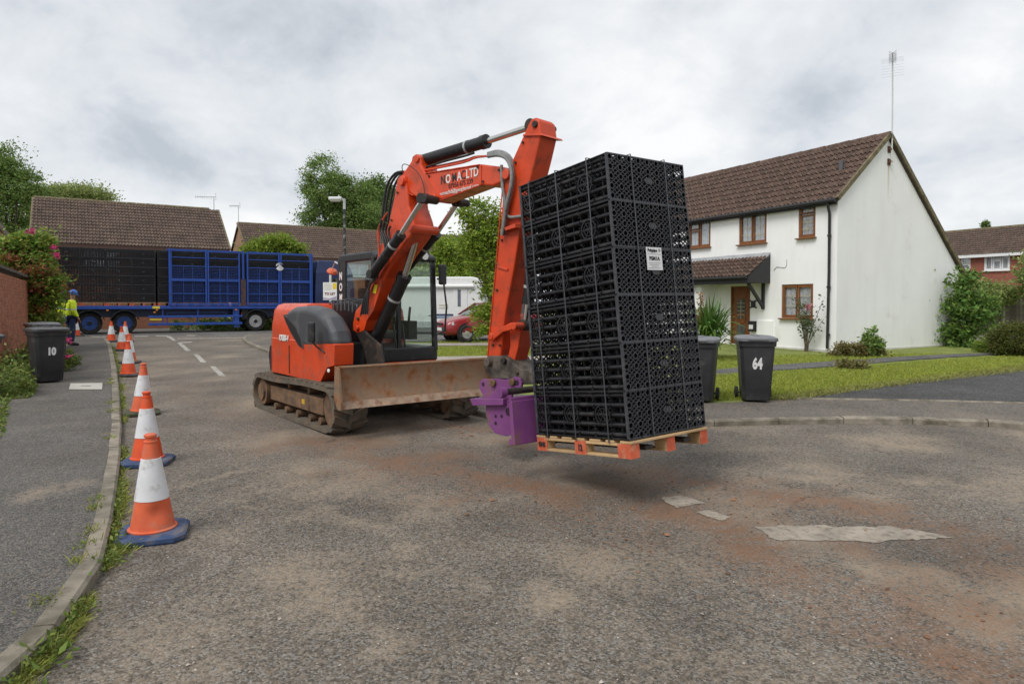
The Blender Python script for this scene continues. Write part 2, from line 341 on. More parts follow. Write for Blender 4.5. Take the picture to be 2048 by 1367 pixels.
CROSSM = asphalt('cross_road_asphalt', .13, False, (1.02, 1, .96), 60); PATHM = asphalt('path_asphalt', .10, False, (1, 1, 1), 60)
PALEPATH = MAT('pale_path', (.33, .29, .25), .9, var=.2, scale=3, bump=.3)
GRASSG = MAT('lawn_soil', (.17, .2, .04), .95, var=.35, scale=2.2, bump=.6, bscale=70, det=9)
EARTH = MAT('earth', (.12, .13, .05), .95, var=.4, scale=.8, bump=.4)
KERBM = MAT('kerb_concrete', (.235, .205, .16), .9, var=.28, scale=5, bump=.5, bscale=70, dirt=((.11, .095, .065), .45, 4), rnd=.18)
# base terrain out to the horizon
g = MB(); ys = [-40, 0, FLATY, 34, 90, 900]
for i, y in enumerate(ys):
    g.v += [Vector((-900, y, G(y) - .09 - (.02 if y > 40 else 0))), Vector((900, y, G(y) - .09 - (.02 if y > 40 else 0)))]
    if i: g.f.append([2 * i - 2, 2 * i - 1, 2 * i + 1, 2 * i]); g.m.append(0)
tag(g.build('ground', EARTH), kind='structure')
# the street: fine grid carrying its mud, dust and dark patches as attributes
xl = np.unique(np.round(np.concatenate([np.arange(-34, -9, .7), np.arange(-9, 9, .11), np.arange(-3, 4, .055), np.arange(9, 34.1, .7)]), 3))
yl = np.unique(np.round(np.concatenate([np.arange(-4, 12, .11), np.arange(3.6, 9.6, .055), np.arange(12, FLATY, .3), [FLATY]]), 3))
def poly_w(pts): return [Vector((p.x, p.y)) for p in pxs(pts)]
MUDL = [(poly_w([(640, 885), (800, 925), (960, 955), (1150, 985), (1400, 1030), (1600, 1110), (1800, 1190), (2048, 1300), (2300, 1420)]), .62, .85),
        (poly_w([(900, 850), (1100, 890), (1300, 955), (1500, 985), (1700, 1010), (1900, 1060), (2100, 1130)]), .5, .7),
        (poly_w([(500, 790), (420, 760), (350, 735), (300, 712)]), .9, .35), (poly_w([(560, 860), (420, 800), (330, 775)]), .5, .4),
        (poly_w([(1150, 1328), (1165, 1335)]), .06, 1.0), (poly_w([(1000, 1000), (1250, 1080), (1480, 1150)]), .35, .45), (poly_w([(760, 860), (900, 850), (1000, 880)]), .8, .5)]
DUSTL = [(poly_w([(1480, 950), (1700, 965), (1950, 975)]), .35, .6), (poly_w([(1750, 1130), (1900, 1200), (2048, 1270)]), .22, .75), (poly_w([(1080, 1215), (1120, 1195), (1200, 1180)]), .16, .62),
         (poly_w([(640, 1010), (690, 1050), (760, 1090), (800, 1130)]), .16, .6), (poly_w([(400, 960), (460, 948)]), .1, .75), (poly_w([(480, 1020), (520, 1018)]), .07, .7),
         (poly_w([(390, 1075), (410, 1072)]), .08, .8), (poly_w([(840, 1130), (930, 1150), (880, 1180)]), .13, .6), (poly_w([(1000, 870), (1030, 885)]), .2, .5),
         (poly_w([(300, 700), (450, 720), (560, 800)]), 1.1, .32), (poly_w([(700, 1250), (760, 1290), (680, 1340)]), .12, .5), (poly_w([(500, 985), (620, 930), (560, 890)]), .3, .42),
         (poly_w([(330, 1340), (420, 1330)]), .25, .5), (poly_w([(1250, 900), (1600, 905), (2000, 900)]), .3, .3)]
DARKL = [(poly_w([(1060, 960), (1200, 975), (1290, 1000)]), .3, .35), (poly_w([(280, 1110), (330, 1150), (300, 1200)]), .14, .5), (poly_w([(620, 885), (760, 865)]), .5, .35), (poly_w([(1450, 1060), (1700, 1100), (2048, 1110)]), .22, .35)]  # strokes along which the asphalt is coloured darker
def segd(p, a, b):
    ab = b - a; t = max(0, min(1, (p - a).dot(ab) / max(ab.length_squared, 1e-9))); return (p - a - ab * t).length
def stain(lst, x, y):
    p = Vector((x, y)); v = 0
    for pl, w, k in lst:
        d = min(segd(p, pl[i], pl[i + 1]) for i in range(len(pl) - 1))
        if d < w * 2.4: v = max(v, k * max(0, 1 - (d / (w * 1.9)) ** 1.5))
    return v
V = []; A = {'dust': [], 'mud': [], 'dark_patch': []}
for y in yl:
    for x in xl:
        V.append((x, y, G(y))); wx = x + .34 * fbm(x, y, 1.9, 5); wy = y + .34 * fbm(x, y, 1.9, 9)
        near = abs(x) < 11
        nz = fbm(x, y, .9, 21) if near else 0
        tp = 0
        if 3.5 < y < 9.8 and -3.2 < x < 4.2:               # lug prints pressed into the clay by the tracks
            for tl_ in (MUDL[0][0], MUDL[1][0]):
                for i_ in range(len(tl_) - 1):
                    a_, b_ = tl_[i_], tl_[i_ + 1]; ab = b_ - a_; t_ = (Vector((x, y)) - a_).dot(ab) / ab.length_squared
                    if 0 <= t_ <= 1:
                        d_ = Vector((-ab.y, ab.x)).normalized().dot(Vector((x, y)) - a_); s_ = t_ * ab.length
                        if abs(d_) < .24: tp = max(tp, .5 * max(0, math.sin(2 * math.pi * (s_ + abs(d_) * .5) / .19)) * (1 - abs(d_) / .26) * max(0, .55 + 1.2 * fbm(x, y, .8, 77)))
        A['mud'].append(tp + (stain(MUDL, wx, wy) * (.7 + .7 * fbm(x, y, 2.1, 2)) * .85 if near else 0))
        A['dust'].append(max(stain(DUSTL, wx, wy) * (.8 + .7 * fbm(x, y, 2.5, 3)) if near else 0, .6 * max(0, nz + .12) ** 1.1 + .2))
        A['dark_patch'].append(stain(DARKL, wx, wy) + max(0, -nz - .25) * .35 if near else 0)
nx, ny = len(xl), len(yl)
F = [(j * nx + i, j * nx + i + 1, (j + 1) * nx + i + 1, (j + 1) * nx + i) for j in range(ny - 1) for i in range(nx - 1)]
me = bpy.data.meshes.new('road'); me.from_pydata(V, [], F)
for k, v in A.items(): me.attributes.new(k, 'FLOAT', 'POINT').data.foreach_set('value', np.array(v, dtype=np.float32))
tag(link('road', me, ROADM), kind='structure')
m = MB(); m.add([(-80, FLATY, G(30)), (80, FLATY, G(30)), (80, 47, G(30)), (-80, 47, G(30))], [(0, 1, 2, 3)]); tag(m.build('cross_road', CROSSM), kind='structure')
# kerb lines (road-side foot of the kerb), in ground coordinates
def dense(pts, step):
    out = [pts[0]]; 
    L = [0]
    for a, b in zip(pts, pts[1:]): L.append(L[-1] + (b - a).length)
    n = max(2, int(L[-1] / step)); res = []
    for k in range(n + 1):
        d = L[-1] * k / n; i = max(j for j in range(len(L)) if L[j] <= d + 1e-9); i = min(i, len(pts) - 2)
        t = (d - L[i]) / max(L[i + 1] - L[i], 1e-9); res.append(pts[i].lerp(pts[i + 1], t))
    return res
def smoothl(pts, it=2):
    for _ in range(it):
        q = [pts[0]]
        for a, b in zip(pts, pts[1:]): q += [a.lerp(b, .25), a.lerp(b, .75)]
        pts = q + [pts[-1]]
    return pts
KL = smoothl([Vector((p.x, p.y, 0)) for p in pxs([(-140, 1520), (51, 1357), (121, 1277), (163, 1202), (200, 1153), (216, 1115), (223, 1062), (234, 994), (242, 907), (244, 860), (240, 809), (236, 759), (230, 722), (224, 699), (219, 684), (208, 678), (150, 676), (20, 676)])], 1)
KR = smoothl([Vector((p.x, p.y, 0)) for p in pxs([(640, 668), (520, 669), (488, 674), (483, 681), (500, 692), (535, 706), (640, 738), (800, 787), (930, 826), (990, 842), (1080, 851), (1250, 854), (1410, 853), (1550, 849), (1700, 846), (1850, 848), (2048, 856), (2350, 885)])], 1)
def kerb(name, line, side, w=.115, h=.086):
    root = bpy.data.objects.new(name, None); COL.objects.link(root); tag(root, kind='structure'); FRAME[root.name] = Matrix.Identity(4)
    pts = dense(line, .91)
    for a, b in zip(pts, pts[1:]):
        d = (b - a).normalized(); nrm = Vector((-d.y, d.x, 0)) * side; m = MB(); g0 = .006
        a2, b2 = a + d * g0, b - d * g0; dz = random.uniform(-.006, .006); j = nrm * random.uniform(-.004, .004)
        prof = [(0, -.05), (0.0, h - .02), (.02, h), (w, h + .004), (w, -.05)]
        R = [[p + j + nrm * u + Vector((0, 0, G(p.y) + z + dz)) for u, z in prof] for p in (a2, a2.lerp(b2, .5), b2)]
        m.loft(R); m.build('kerb_stone', KERBM, root, fix=True)
    return [p + Vector((-(q - p).normalized().y, (q - p).normalized().x, 0)) * side * w for p, q in zip(pts, pts[1:])]
inL = kerb('kerb_along_left_pavement', KL, 1); inR = kerb('kerb_along_right_pavement', KR, 1)
KH = .083
# left pavement with its own worn patches
pl = [(p.x, p.y) for p in inL] + [(-40, 29.5), (-40, -4)]
def grid_sheet(name, poly, off, mat, step, dustf):
    """pavement cut to its outline and subdivided so stains can be stored on it"""
    m = MB(); m.add([(p[0], p[1], 0) for p in poly], [tuple(range(len(poly)))]); me = m.mesh(name); bm = bmesh.new(); bm.from_mesh(me)
    xs = [p[0] for p in poly]; ysv = [p[1] for p in poly]
    for ax, lo, hi in ((0, max(min(xs), -14), min(max(xs), 14)), (1, max(min(ysv), -2), min(max(ysv), 22))):
        c = lo
        while c < hi:
            pt = [0, 0, 0]; pt[ax] = c; no = [0, 0, 0]; no[ax] = 1
            bmesh.ops.bisect_plane(bm, geom=bm.verts[:] + bm.edges[:] + bm.faces[:], plane_co=pt, plane_no=no); c += step
    bmesh.ops.triangulate(bm, faces=[f for f in bm.faces if len(f.verts) > 4])
    for f in bm.faces:
        if f.normal.z < 0: f.normal_flip()
    for v in bm.verts: v.co.z = G(v.co.y) + off
    bm.to_mesh(me); bm.free(); co = [v.co for v in me.vertices]
    me.attributes.new('dust', 'FLOAT', 'POINT').data.foreach_set('value', np.array([dustf(c.x, c.y) for c in co], dtype=np.float32))
    me.attributes.new('mud', 'FLOAT', 'POINT').data.foreach_set('value', np.array([max(0, fbm(c.x, c.y, 1.1, 40) - .45) * .8 for c in co], dtype=np.float32))
    return tag(link(name, me, mat), kind='structure')
PD = [(poly_w([(150, 985), (60, 1010)]), .12, .7), (poly_w([(110, 1155), (100, 1160)]), .07, .7), (poly_w([(60, 870), (200, 850)]), .3, .25)]
grid_sheet('pavement_left', pl, KH, PAVEM, .22, lambda x, y: max(.12 + .3 * max(0, fbm(x, y, .8, 31)), stain(PD, x, y)))
# right hand side: lawn, pavement strip, drive, paths
pr = [(p.x, p.y) for p in inR]
LAWN_OUT = pr + [(34, 8), (34, 29), (-6, 29)]
sheet('lawn', LAWN_OUT, KH - .012, GRASSG)
backline = [gp(x, y, KH) for x, y in [(2350, 832), (2048, 806), (1900, 802), (1750, 799), (1590, 797), (1480, 803), (1410, 806), (1250, 803), (1100, 795), (1000, 783), (900, 762), (760, 735), (600, 703), (560, 690), (600, 680), (700, 676)]]
grid_sheet('pavement_right', pr + [(p.x, p.y) for p in backline], KH, PAVEM, .3, lambda x, y: .3 + .35 * max(0, fbm(x, y, 1.0, 33)))
sheet('driveway', pxs([(1560, 798), (1700, 779), (1830, 763), (1950, 748), (2048, 738), (2300, 716), (2500, 760), (2350, 832), (2048, 805), (1900, 801), (1750, 798)], KH), KH + .006, DRIVEM)
sheet('house_path', pxs([(1395, 757), (1500, 744), (1600, 737), (1700, 730), (1800, 721), (1900, 714), (2048, 706), (2048, 703), (1900, 708), (1800, 713), (1700, 720), (1600, 726), (1500, 733), (1395, 742)], KH), KH + .004, PATHM)
sheet('front_path', pxs([(700, 726), (990, 720), (1200, 722), (1200, 713), (990, 711), (700, 716)], KH), KH + .004, PALEPATH)
sheet('far_path', pxs([(700, 692), (990, 690), (1200, 690), (1200, 685), (990, 685.5), (700, 687)], KH), KH + .004, PALEPATH)
sheet('parking_bay', pxs([(740, 683), (1300, 683), (1300, 668), (740, 668)], KH), KH + .008, CROSSM)
# thin edging strip between pavement and drive
m = MB(); el = [gp(x, y, KH) for x, y in [(1590, 797.5), (1750, 799.5), (1900, 802.5), (2048, 806.5), (2350, 833)]]
m.tube([(p.x, p.y, G(p.y) + KH) for p in el], .028, 5); tag(m.build('edging_strip', KERBM), kind='structure')
# pale worn patches, white road markings
PATCHM = MAT('pale_patch', (.33, .285, .23), .9, var=.22, scale=7, bump=.5, bscale=60, dirt=((.16, .13, .10), .42, 14), det=8)
PAINT = MAT('road_paint', (.46, .44, .40), .85, var=.25, scale=8, dirt=((.17, .15, .125), .6, 9))
def ragged(pts, amp, per=6):
    w = pxs(pts); out = []
    for a, b in zip(w, w[1:] + w[:1]):
        n = max(2, int((b - a).length / .025))
        for k in range(n):
            p = a.lerp(b, k / n); out.append((p.x + amp * (fbm(p.x, p.y, 7, 3) + .5 * fbm(p.x, p.y, 23, 5)), p.y + amp * (fbm(p.x, p.y, 7, 13) + .5 * fbm(p.x, p.y, 23, 8))))
    return out
for nm, q in (('road_patch', [(1318, 997), (1358, 992), (1412, 1006), (1352, 1016)]), ('road_patch', [(1394, 1023), (1410, 1019), (1462, 1034), (1446, 1040), (1420, 1034)]),
              ('road_patch', [(1514, 1054), (1600, 1051), (1760, 1053), (1850, 1063), (1908, 1076), (1800, 1082), (1640, 1084), (1550, 1079)])):
    sheet(nm, ragged(q, .035), .004, PATCHM)
for q in ([(331, 672), (341, 672), (353, 681), (346, 681)], [(354, 685), (362, 685), (382, 701), (372, 702)], [(387, 708), (396, 708), (414, 725), (402, 725)], [(420, 732), (430, 732), (452, 752), (438, 752)],
          [(178, 672.2), (214, 672.2), (212, 674), (180, 674)], [(268, 671.4), (298, 671.4), (296, 673), (268, 673)], [(312, 671), (336, 671), (334, 672.6), (312, 672.6)], [(372, 670), (392, 670), (390, 671.4), (374, 671.4)],
          [(355, 676.5), (560, 674.5), (560, 675.5), (355, 677.6)], [(360, 684), (386, 683), (382, 685), (358, 686)]):
    sheet('road_marking', [(p.x, p.y) for p in pxs(q)], .004, PAINT)
# inspection cover let into the left pavement
cv = pxs([(138, 779), (141, 767), (205, 766), (204, 779)], KH); c0 = sum(cv, Vector()) / 4
COVM = MAT('cover_concrete', (.42, .40, .35), .85, var=.12, scale=7, bump=.3, bscale=50)
co = empty('inspection_cover', (c0.x, c0.y, G(c0.y) + KH), 0, 'pale rectangular inspection cover set into the dark pavement beside the bin numbered 10', 'manhole cover')
m = MB(); m.prism([(p.x, p.y, G(p.y) + KH + .002) for p in cv], (0, 0, .008)); m.build('cover_slab', COVM, co, world=True)
m = MB(); m.bar((-.09, 0, .012), (.09, 0, .012), .03, .006); m.build('lifting_slot', MAT('slot', (.05, .05, .05), .8), co)
m = MB(); q = [Vector((p.x, p.y, G(p.y) + KH + .004)) for p in cv]
for a, b in zip(q, q[1:] + q[:1]): m.bar(a, b, .03, .008)
m.build('cover_frame', MAT('cover_frame', (.10, .09, .08), .8), co, world=True)
# ---------------------------------------------------------------- grass and weeds
def pip(pt, poly):
    x, y = pt; r = False; n = len(poly)
    for i in range(n):
        x1, y1 = poly[i][0], poly[i][1]; x2, y2 = poly[(i + 1) % n][0], poly[(i + 1) % n][1]
        if (y1 > y) != (y2 > y) and x < (x2 - x1) * (y - y1) / (y2 - y1) + x1: r = not r
    return r
def scatter_px(poly, n, off=KH, dens=None):
    """points in a pixel polygon, thrown on the ground so density is even on screen"""
    xs = [p[0] for p in poly]; ys = [p[1] for p in poly]; out = []
    while len(out) < n:
        x, y = random.uniform(min(xs), max(xs)), random.uniform(min(ys), max(ys))
        if pip((x, y), poly):
            p = gp(x, y, off)
            if dens is None or random.random() < dens(p): out.append((p.x, p.y, G(p.y) + off - .01))
    return np.array(out)
GR1 = LEAF('grass_blade', (.32, .36, .06), .35, .03, .3); GR2 = LEAF('dry_grass_blade', (.30, .30, .09), .35, .02, .3); WEED = LEAF('weed_leaf', (.16, .21, .045), .4, .035, .3)
P = np.concatenate([scatter_px([(1380, 800), (1380, 752), (1560, 742), (1750, 730), (1900, 718), (2060, 709), (2060, 738), (1950, 748), (1830, 763), (1700, 779), (1560, 797)], 52000),
                    scatter_px([(1380, 742), (1380, 712), (1672, 708), (1900, 706), (1800, 713), (1700, 720), (1500, 733)], 13000),
                    scatter_px([(860, 712), (1060, 710), (1060, 692), (860, 694)], 9000), scatter_px([(860, 742), (1070, 738), (1070, 722), (860, 727)], 8000), scatter_px([(860, 685), (1060, 684), (1060, 681), (860, 681)], 2500)])
tag(link('lawn_grass', blades(P, .05, .006, .5), GR1), 'short mown green grass covering the lawn in front of the white house', 'grass', kind='stuff')
P = scatter_px([(1540, 800), (1560, 792), (1700, 774), (1830, 758), (2048, 730), (2060, 742), (1830, 768), (1700, 784), (1600, 800)], 5000)
tag(link('lawn_edge_grass', blades(P, .07, .006, .8), GR2), 'dry straggling grass along the lawn edge beside the dark driveway', 'grass', kind='stuff')
# weeds along the foot of the left kerb
out = []; lf = []
for a, b in zip(dense(KL, .08), dense(KL, .08)[1:]):
    y = a.y
    if y > 24: continue
    d = (b - a).normalized(); nr = Vector((d.y, -d.x, 0))
    k = max(0, .35 + fbm(a.x, a.y, .9, 3)) * (2.6 if y < 6 else .8 if y < 12 else .4)
    if 2.2 < y < 5.6: k *= 1.5
    wd = .05 + .15 * max(0, .3 + fbm(a.x, a.y, .7, 11)) * (1.3 if y < 6 else .35)
    for _ in range(int(70 * k)):
        u = abs(random.gauss(0, .55)) * wd; p = a.lerp(b, random.random()) + nr * u; out.append((p.x, p.y, G(p.y)))
    for _ in range(int(34 * k)):
        u = abs(random.gauss(0, .5)) * wd; p = a.lerp(b, random.random()) + nr * u; lf.append((p.x, p.y, G(p.y) + abs(random.gauss(.0, .035))))
for a in dense(KL, .3):                                   # odd tufts in the joint behind the kerb
    if a.y < 14 and random.random() < .42:
        for _ in range(40):
            p = (a.x - .14 + random.gauss(0, .035), a.y + random.gauss(0, .05), G(a.y) + KH); (out if random.random() < .6 else lf).append(p)
kw = tag(link('kerb_grass', blades(np.array(out[::2]), .052, .004, .7), GR1), 'fresh green grass growing in the gutter along the left kerb', 'grass', kind='stuff')
tag(link('kerb_straw', blades(np.array(out[1::2]), .055, .0035, .8), GR2), 'straw coloured dry grass mixed into the gutter grass along the left kerb', 'grass', kind='stuff')
tag(link('kerb_weeds', leaf_mesh(np.array(lf), .032, .5, .5), WEED), 'small leafy weeds growing in the gutter at the foot of the left kerb', 'weeds', kind='stuff')
# loose grit on the road
grit = MB()
for _ in range(420):
    p = gp(random.uniform(150, 2000), random.uniform(960, 1367)); r = random.uniform(.003, .011) * (1.6 if random.random() < .05 else 1)
    a = random.uniform(0, 6.3); R = Matrix.Rotation(a, 4, 'Z') @ Matrix.Rotation(random.uniform(-.5, .5), 4, 'X')
    grit.add([Vector(v) * r for v in ((1, 0, 0), (-.2, .9, .1), (-.9, -.3, 0), (.1, -.8, .1), (.1, .1, .7), (0, 0, -.4))], [(0, 1, 4), (1, 2, 4), (2, 3, 4), (3, 0, 4), (1, 0, 5), (2, 1, 5), (3, 2, 5), (0, 3, 5)], Matrix.Translation((p.x, p.y, G(p.y) + r * .3)) @ R)
clod = MB()
for _ in range(520):
    pl_, w_, k_ = random.choice(MUDL[:2] + MUDL[5:]); i_ = random.randrange(len(pl_) - 1); q = pl_[i_].lerp(pl_[i_ + 1], random.random()); x, y = q.x + random.gauss(0, w_ * .8), q.y + random.gauss(0, w_ * .8)
    if not (2.5 < y < 9.5): continue
    r = random.uniform(.004, .016) * (2 if random.random() < .06 else 1); R = Matrix.Rotation(random.uniform(0, 6.3), 4, 'Z')
    clod.add([Vector(v) * r for v in ((1, 0, 0), (-.2, .9, .1), (-.9, -.3, 0), (.1, -.8, .1), (.1, .1, .55), (0, 0, -.3))], [(0, 1, 4), (1, 2, 4), (2, 3, 4), (3, 0, 4), (1, 0, 5), (2, 1, 5), (3, 2, 5), (0, 3, 5)], Matrix.Translation((x, y, G(y) + r * .2)) @ R)
tag(clod.build('mud_clods', MAT('clay_clod', (.20, .10, .055), .9, rnd=.4)), 'small reddish clods of clay dropped along the muddy track marks', 'mud', kind='stuff')
tag(grit.build('loose_grit', MAT('grit', (.30, .26, .22), .85, rnd=.6)), 'loose stone chippings scattered over the road surface', 'gravel', kind='stuff')
# ================================================================ houses
def lx(root, px, py, axis, val):
    """pixel -> point on the local plane <axis> = val of a thing"""
    F_ = FRAME[root.name]; n = F_.to_3x3() @ Vector([1 if i == axis else 0 for i in range(3)]); P = F_ @ Vector([val if i == axis else 0 for i in range(3)])
    return F_.inverted() @ onplane(px, py, P, n)
TILE = MAT('roof_tile', (.10, .060, .045), .85, var=.25, scale=3, bump=.3, bscale=60, rnd=.32, dirt=((.24, .21, .14), .2, 11))
TILE2 = MAT('far_roof_tile', (.105, .07, .054), .85, var=.25, scale=1.2, rnd=.26, dirt=((.19, .16, .10), .2, 5))
LICHEN = MAT('mossy_ridge', (.16, .13, .075), .9, var=.4, scale=6, bump=.4)
RENDER = MAT('white_render', (.90, .898, .888), .85, var=.03, scale=1.1, bump=.12, bscale=130, det=8, dirt=((.70, .68, .63), .05, 1.3))
_n = RENDER.node_tree.nodes; _l = RENDER.node_tree.links; _b = _n['Principled BSDF']; _src = _b.inputs['Base Color'].links[0].from_socket   # faint vertical weather streaks
_t = _n.new('ShaderNodeTexCoord'); _m = _n.new('ShaderNodeMapping'); _m.inputs['Scale'].default_value = (1.6, 1.6, .22); _l.new(_t.outputs['Object'], _m.inputs[0]); _k = _n.new('ShaderNodeTexNoise'); _k.inputs['Scale'].default_value = 2.2; _k.inputs['Detail'].default_value = 7; _k.inputs['Roughness'].default_value = .6; _l.new(_m.outputs[0], _k.inputs['Vector'])
_r = _n.new('ShaderNodeMapRange'); _r.inputs[1].default_value = .5; _r.inputs[2].default_value = .78; _r.inputs[4].default_value = .2; _l.new(_k.outputs[0], _r.inputs[0]); _x = _n.new('ShaderNodeMix'); _x.data_type = 'RGBA'; _l.new(_r.outputs[0], _x.inputs[0]); _l.new(_src, _x.inputs[6]); _x.inputs[7].default_value = (.62, .605, .565, 1); _l.new(_x.outputs[2], _b.inputs['Base Color'])
BRICKW = MAT('brick_field', (.30, .115, .06), .85, var=.2, scale=8, bump=.2)
def brickwall_mat(name, c1, c2, mortar, sc=1.0):
    m, n, l, b = nmat(name); t = n.new('ShaderNodeTexCoord'); mp = n.new('ShaderNodeMapping'); mp.inputs['Rotation'].default_value = (math.pi / 2, 0, 0)
    l.new(t.outputs['Object'], mp.inputs[0]); br = n.new('ShaderNodeTexBrick'); l.new(mp.outputs[0], br.inputs['Vector'])
    br.inputs['Color1'].default_value = (*c1, 1); br.inputs['Color2'].default_value = (*c2, 1); br.inputs['Mortar'].default_value = (*mortar, 1)
    br.inputs['Scale'].default_value = 1; br.inputs['Brick Width'].default_value = .225; br.inputs['Row Height'].default_value = .075; br.inputs['Mortar Size'].default_value = .006
    l.new(br.outputs[0], b.inputs['Base Color']); b.inputs['Roughness'].default_value = .9
    bu = n.new('ShaderNodeBump'); bu.inputs['Strength'].default_value = .3; bu.inputs['Distance'].default_value = .005; bu.invert = True; l.new(br.outputs['Fac'], bu.inputs['Height']); l.new(bu.outputs[0], b.inputs['Normal'])
    return m
FARBRICK = brickwall_mat('far_brick', (.33, .125, .062), (.25, .09, .05), (.32, .22, .15))
WOOD = MAT('brown_window_frame', (.21, .078, .022), .45, var=.15, scale=9); BLACKP = MAT('black_paint', (.018, .018, .02), .5, var=.2, scale=7)
WHITEP = MAT('white_plastic', (.78, .78, .77), .4, var=.03); LEAD = MAT('lead_flashing', (.30, .31, .32), .6, var=.2, scale=5); CURT = MAT('net_curtain', (.78, .79, .80), .9, var=.25, scale=14)
ROOM_SHADE = MAT('room_shade', (.03, .03, .032), .9); PANE = GLASS('window_pane', (.95, .96, .97), .24, .03, (.05, .06, .06)); LEADB = MAT('glazing_bar', (.55, .47, .26), .5)
def tile_mesh(w, h, lift=.05, tk=.03):
    """interlocking double-roll tile: cross-section along x, laid on the slope"""
    prof = [(0, 0), (.1, .042), (.2, .046), (.3, .006), (.48, .0), (.58, .042), (.7, .046), (.8, .006), (1.0, .0)]
    m = MB(); n = len(prof)
    a = [Vector((x * w, -.03, z + lift)) for x, z in prof]; b = [Vector((x * w, h, z + .004)) for x, z in prof]; c = [Vector((x * w, -.03, z + lift - tk)) for x, z in prof]
    m.add(a + b + c, [(i, i + 1, n + i + 1, n + i) for i in range(n - 1)] + [(2 * n + i, 2 * n + i + 1, i + 1, i) for i in range(n - 1)]); return m
def tile_field(root, roof, O, U, Vv, L, Hs, w, h, mat, cap, order=None, name='tile'):
    """lay tiles from the eave corner O: U along the eave, Vv up the slope; the first <cap> by order are single parts"""
    O, U, Vv = Vector(O), Vector(U).normalized(), Vector(Vv).normalized(); Nn = U.cross(Vv)
    nu, nv = max(1, int(round(L / w))), max(1, int(round(Hs / h))); w, h = L / nu, Hs / nv
    base = tile_mesh(w * .995, h); me = base.mesh('tile', 40); me.materials.append(mat)
    R = Matrix(((U.x, Vv.x, Nn.x, 0), (U.y, Vv.y, Nn.y, 0), (U.z, Vv.z, Nn.z, 0), (0, 0, 0, 1)))
    cells = [(i, j) for j in range(nv) for i in range(nu)]
    if order: cells.sort(key=lambda c: order(O + U * (c[0] * w) + Vv * (c[1] * h)))
    rest = MB()
    for k, (i, j) in enumerate(cells):
        p = O + U * (i * w + random.uniform(-.003, .003)) + Vv * (j * h + random.uniform(-.006, .006)) + Nn * random.uniform(0, .006)
        T = Matrix.Translation(p) @ R @ Matrix.Rotation(random.uniform(-.008, .008), 4, 'Z')
        if k < cap:
            o = link(name, me, None, roof); o.matrix_local = T
        else: rest.add(base.v, base.f, T)
    if rest.v: rest.build('tile_field', mat, roof, smooth=40, kind='stuff')
def wall_holes(m, x0, x1, z0, z1, holes, y=0, depth=.12, tz=None):
    xs = sorted({x0, x1, *[h[0] for h in holes], *[h[1] for h in holes]}); zs = sorted({z0, z1, *[h[2] for h in holes], *[h[3] for h in holes]})
    for a, b in zip(xs, xs[1:]):
        for c, d in zip(zs, zs[1:]):
            cx, cz = (a + b) / 2, (c + d) / 2
            if any(h[0] < cx < h[1] and h[2] < cz < h[3] for h in holes): continue
            m.add([(a, y, c), (b, y, c), (b, y, d), (a, y, d)], [(0, 1, 2, 3)])
    for a, b, c, d in holes:
        for p, q in (((a, c), (b, c)), ((b, c), (b, d)), ((b, d), (a, d)), ((a, d), (a, c))):
            m.add([(p[0], y, p[1]), (q[0], y, q[1]), (q[0], y + depth, q[1]), (p[0], y + depth, p[1])], [(3, 2, 1, 0)])
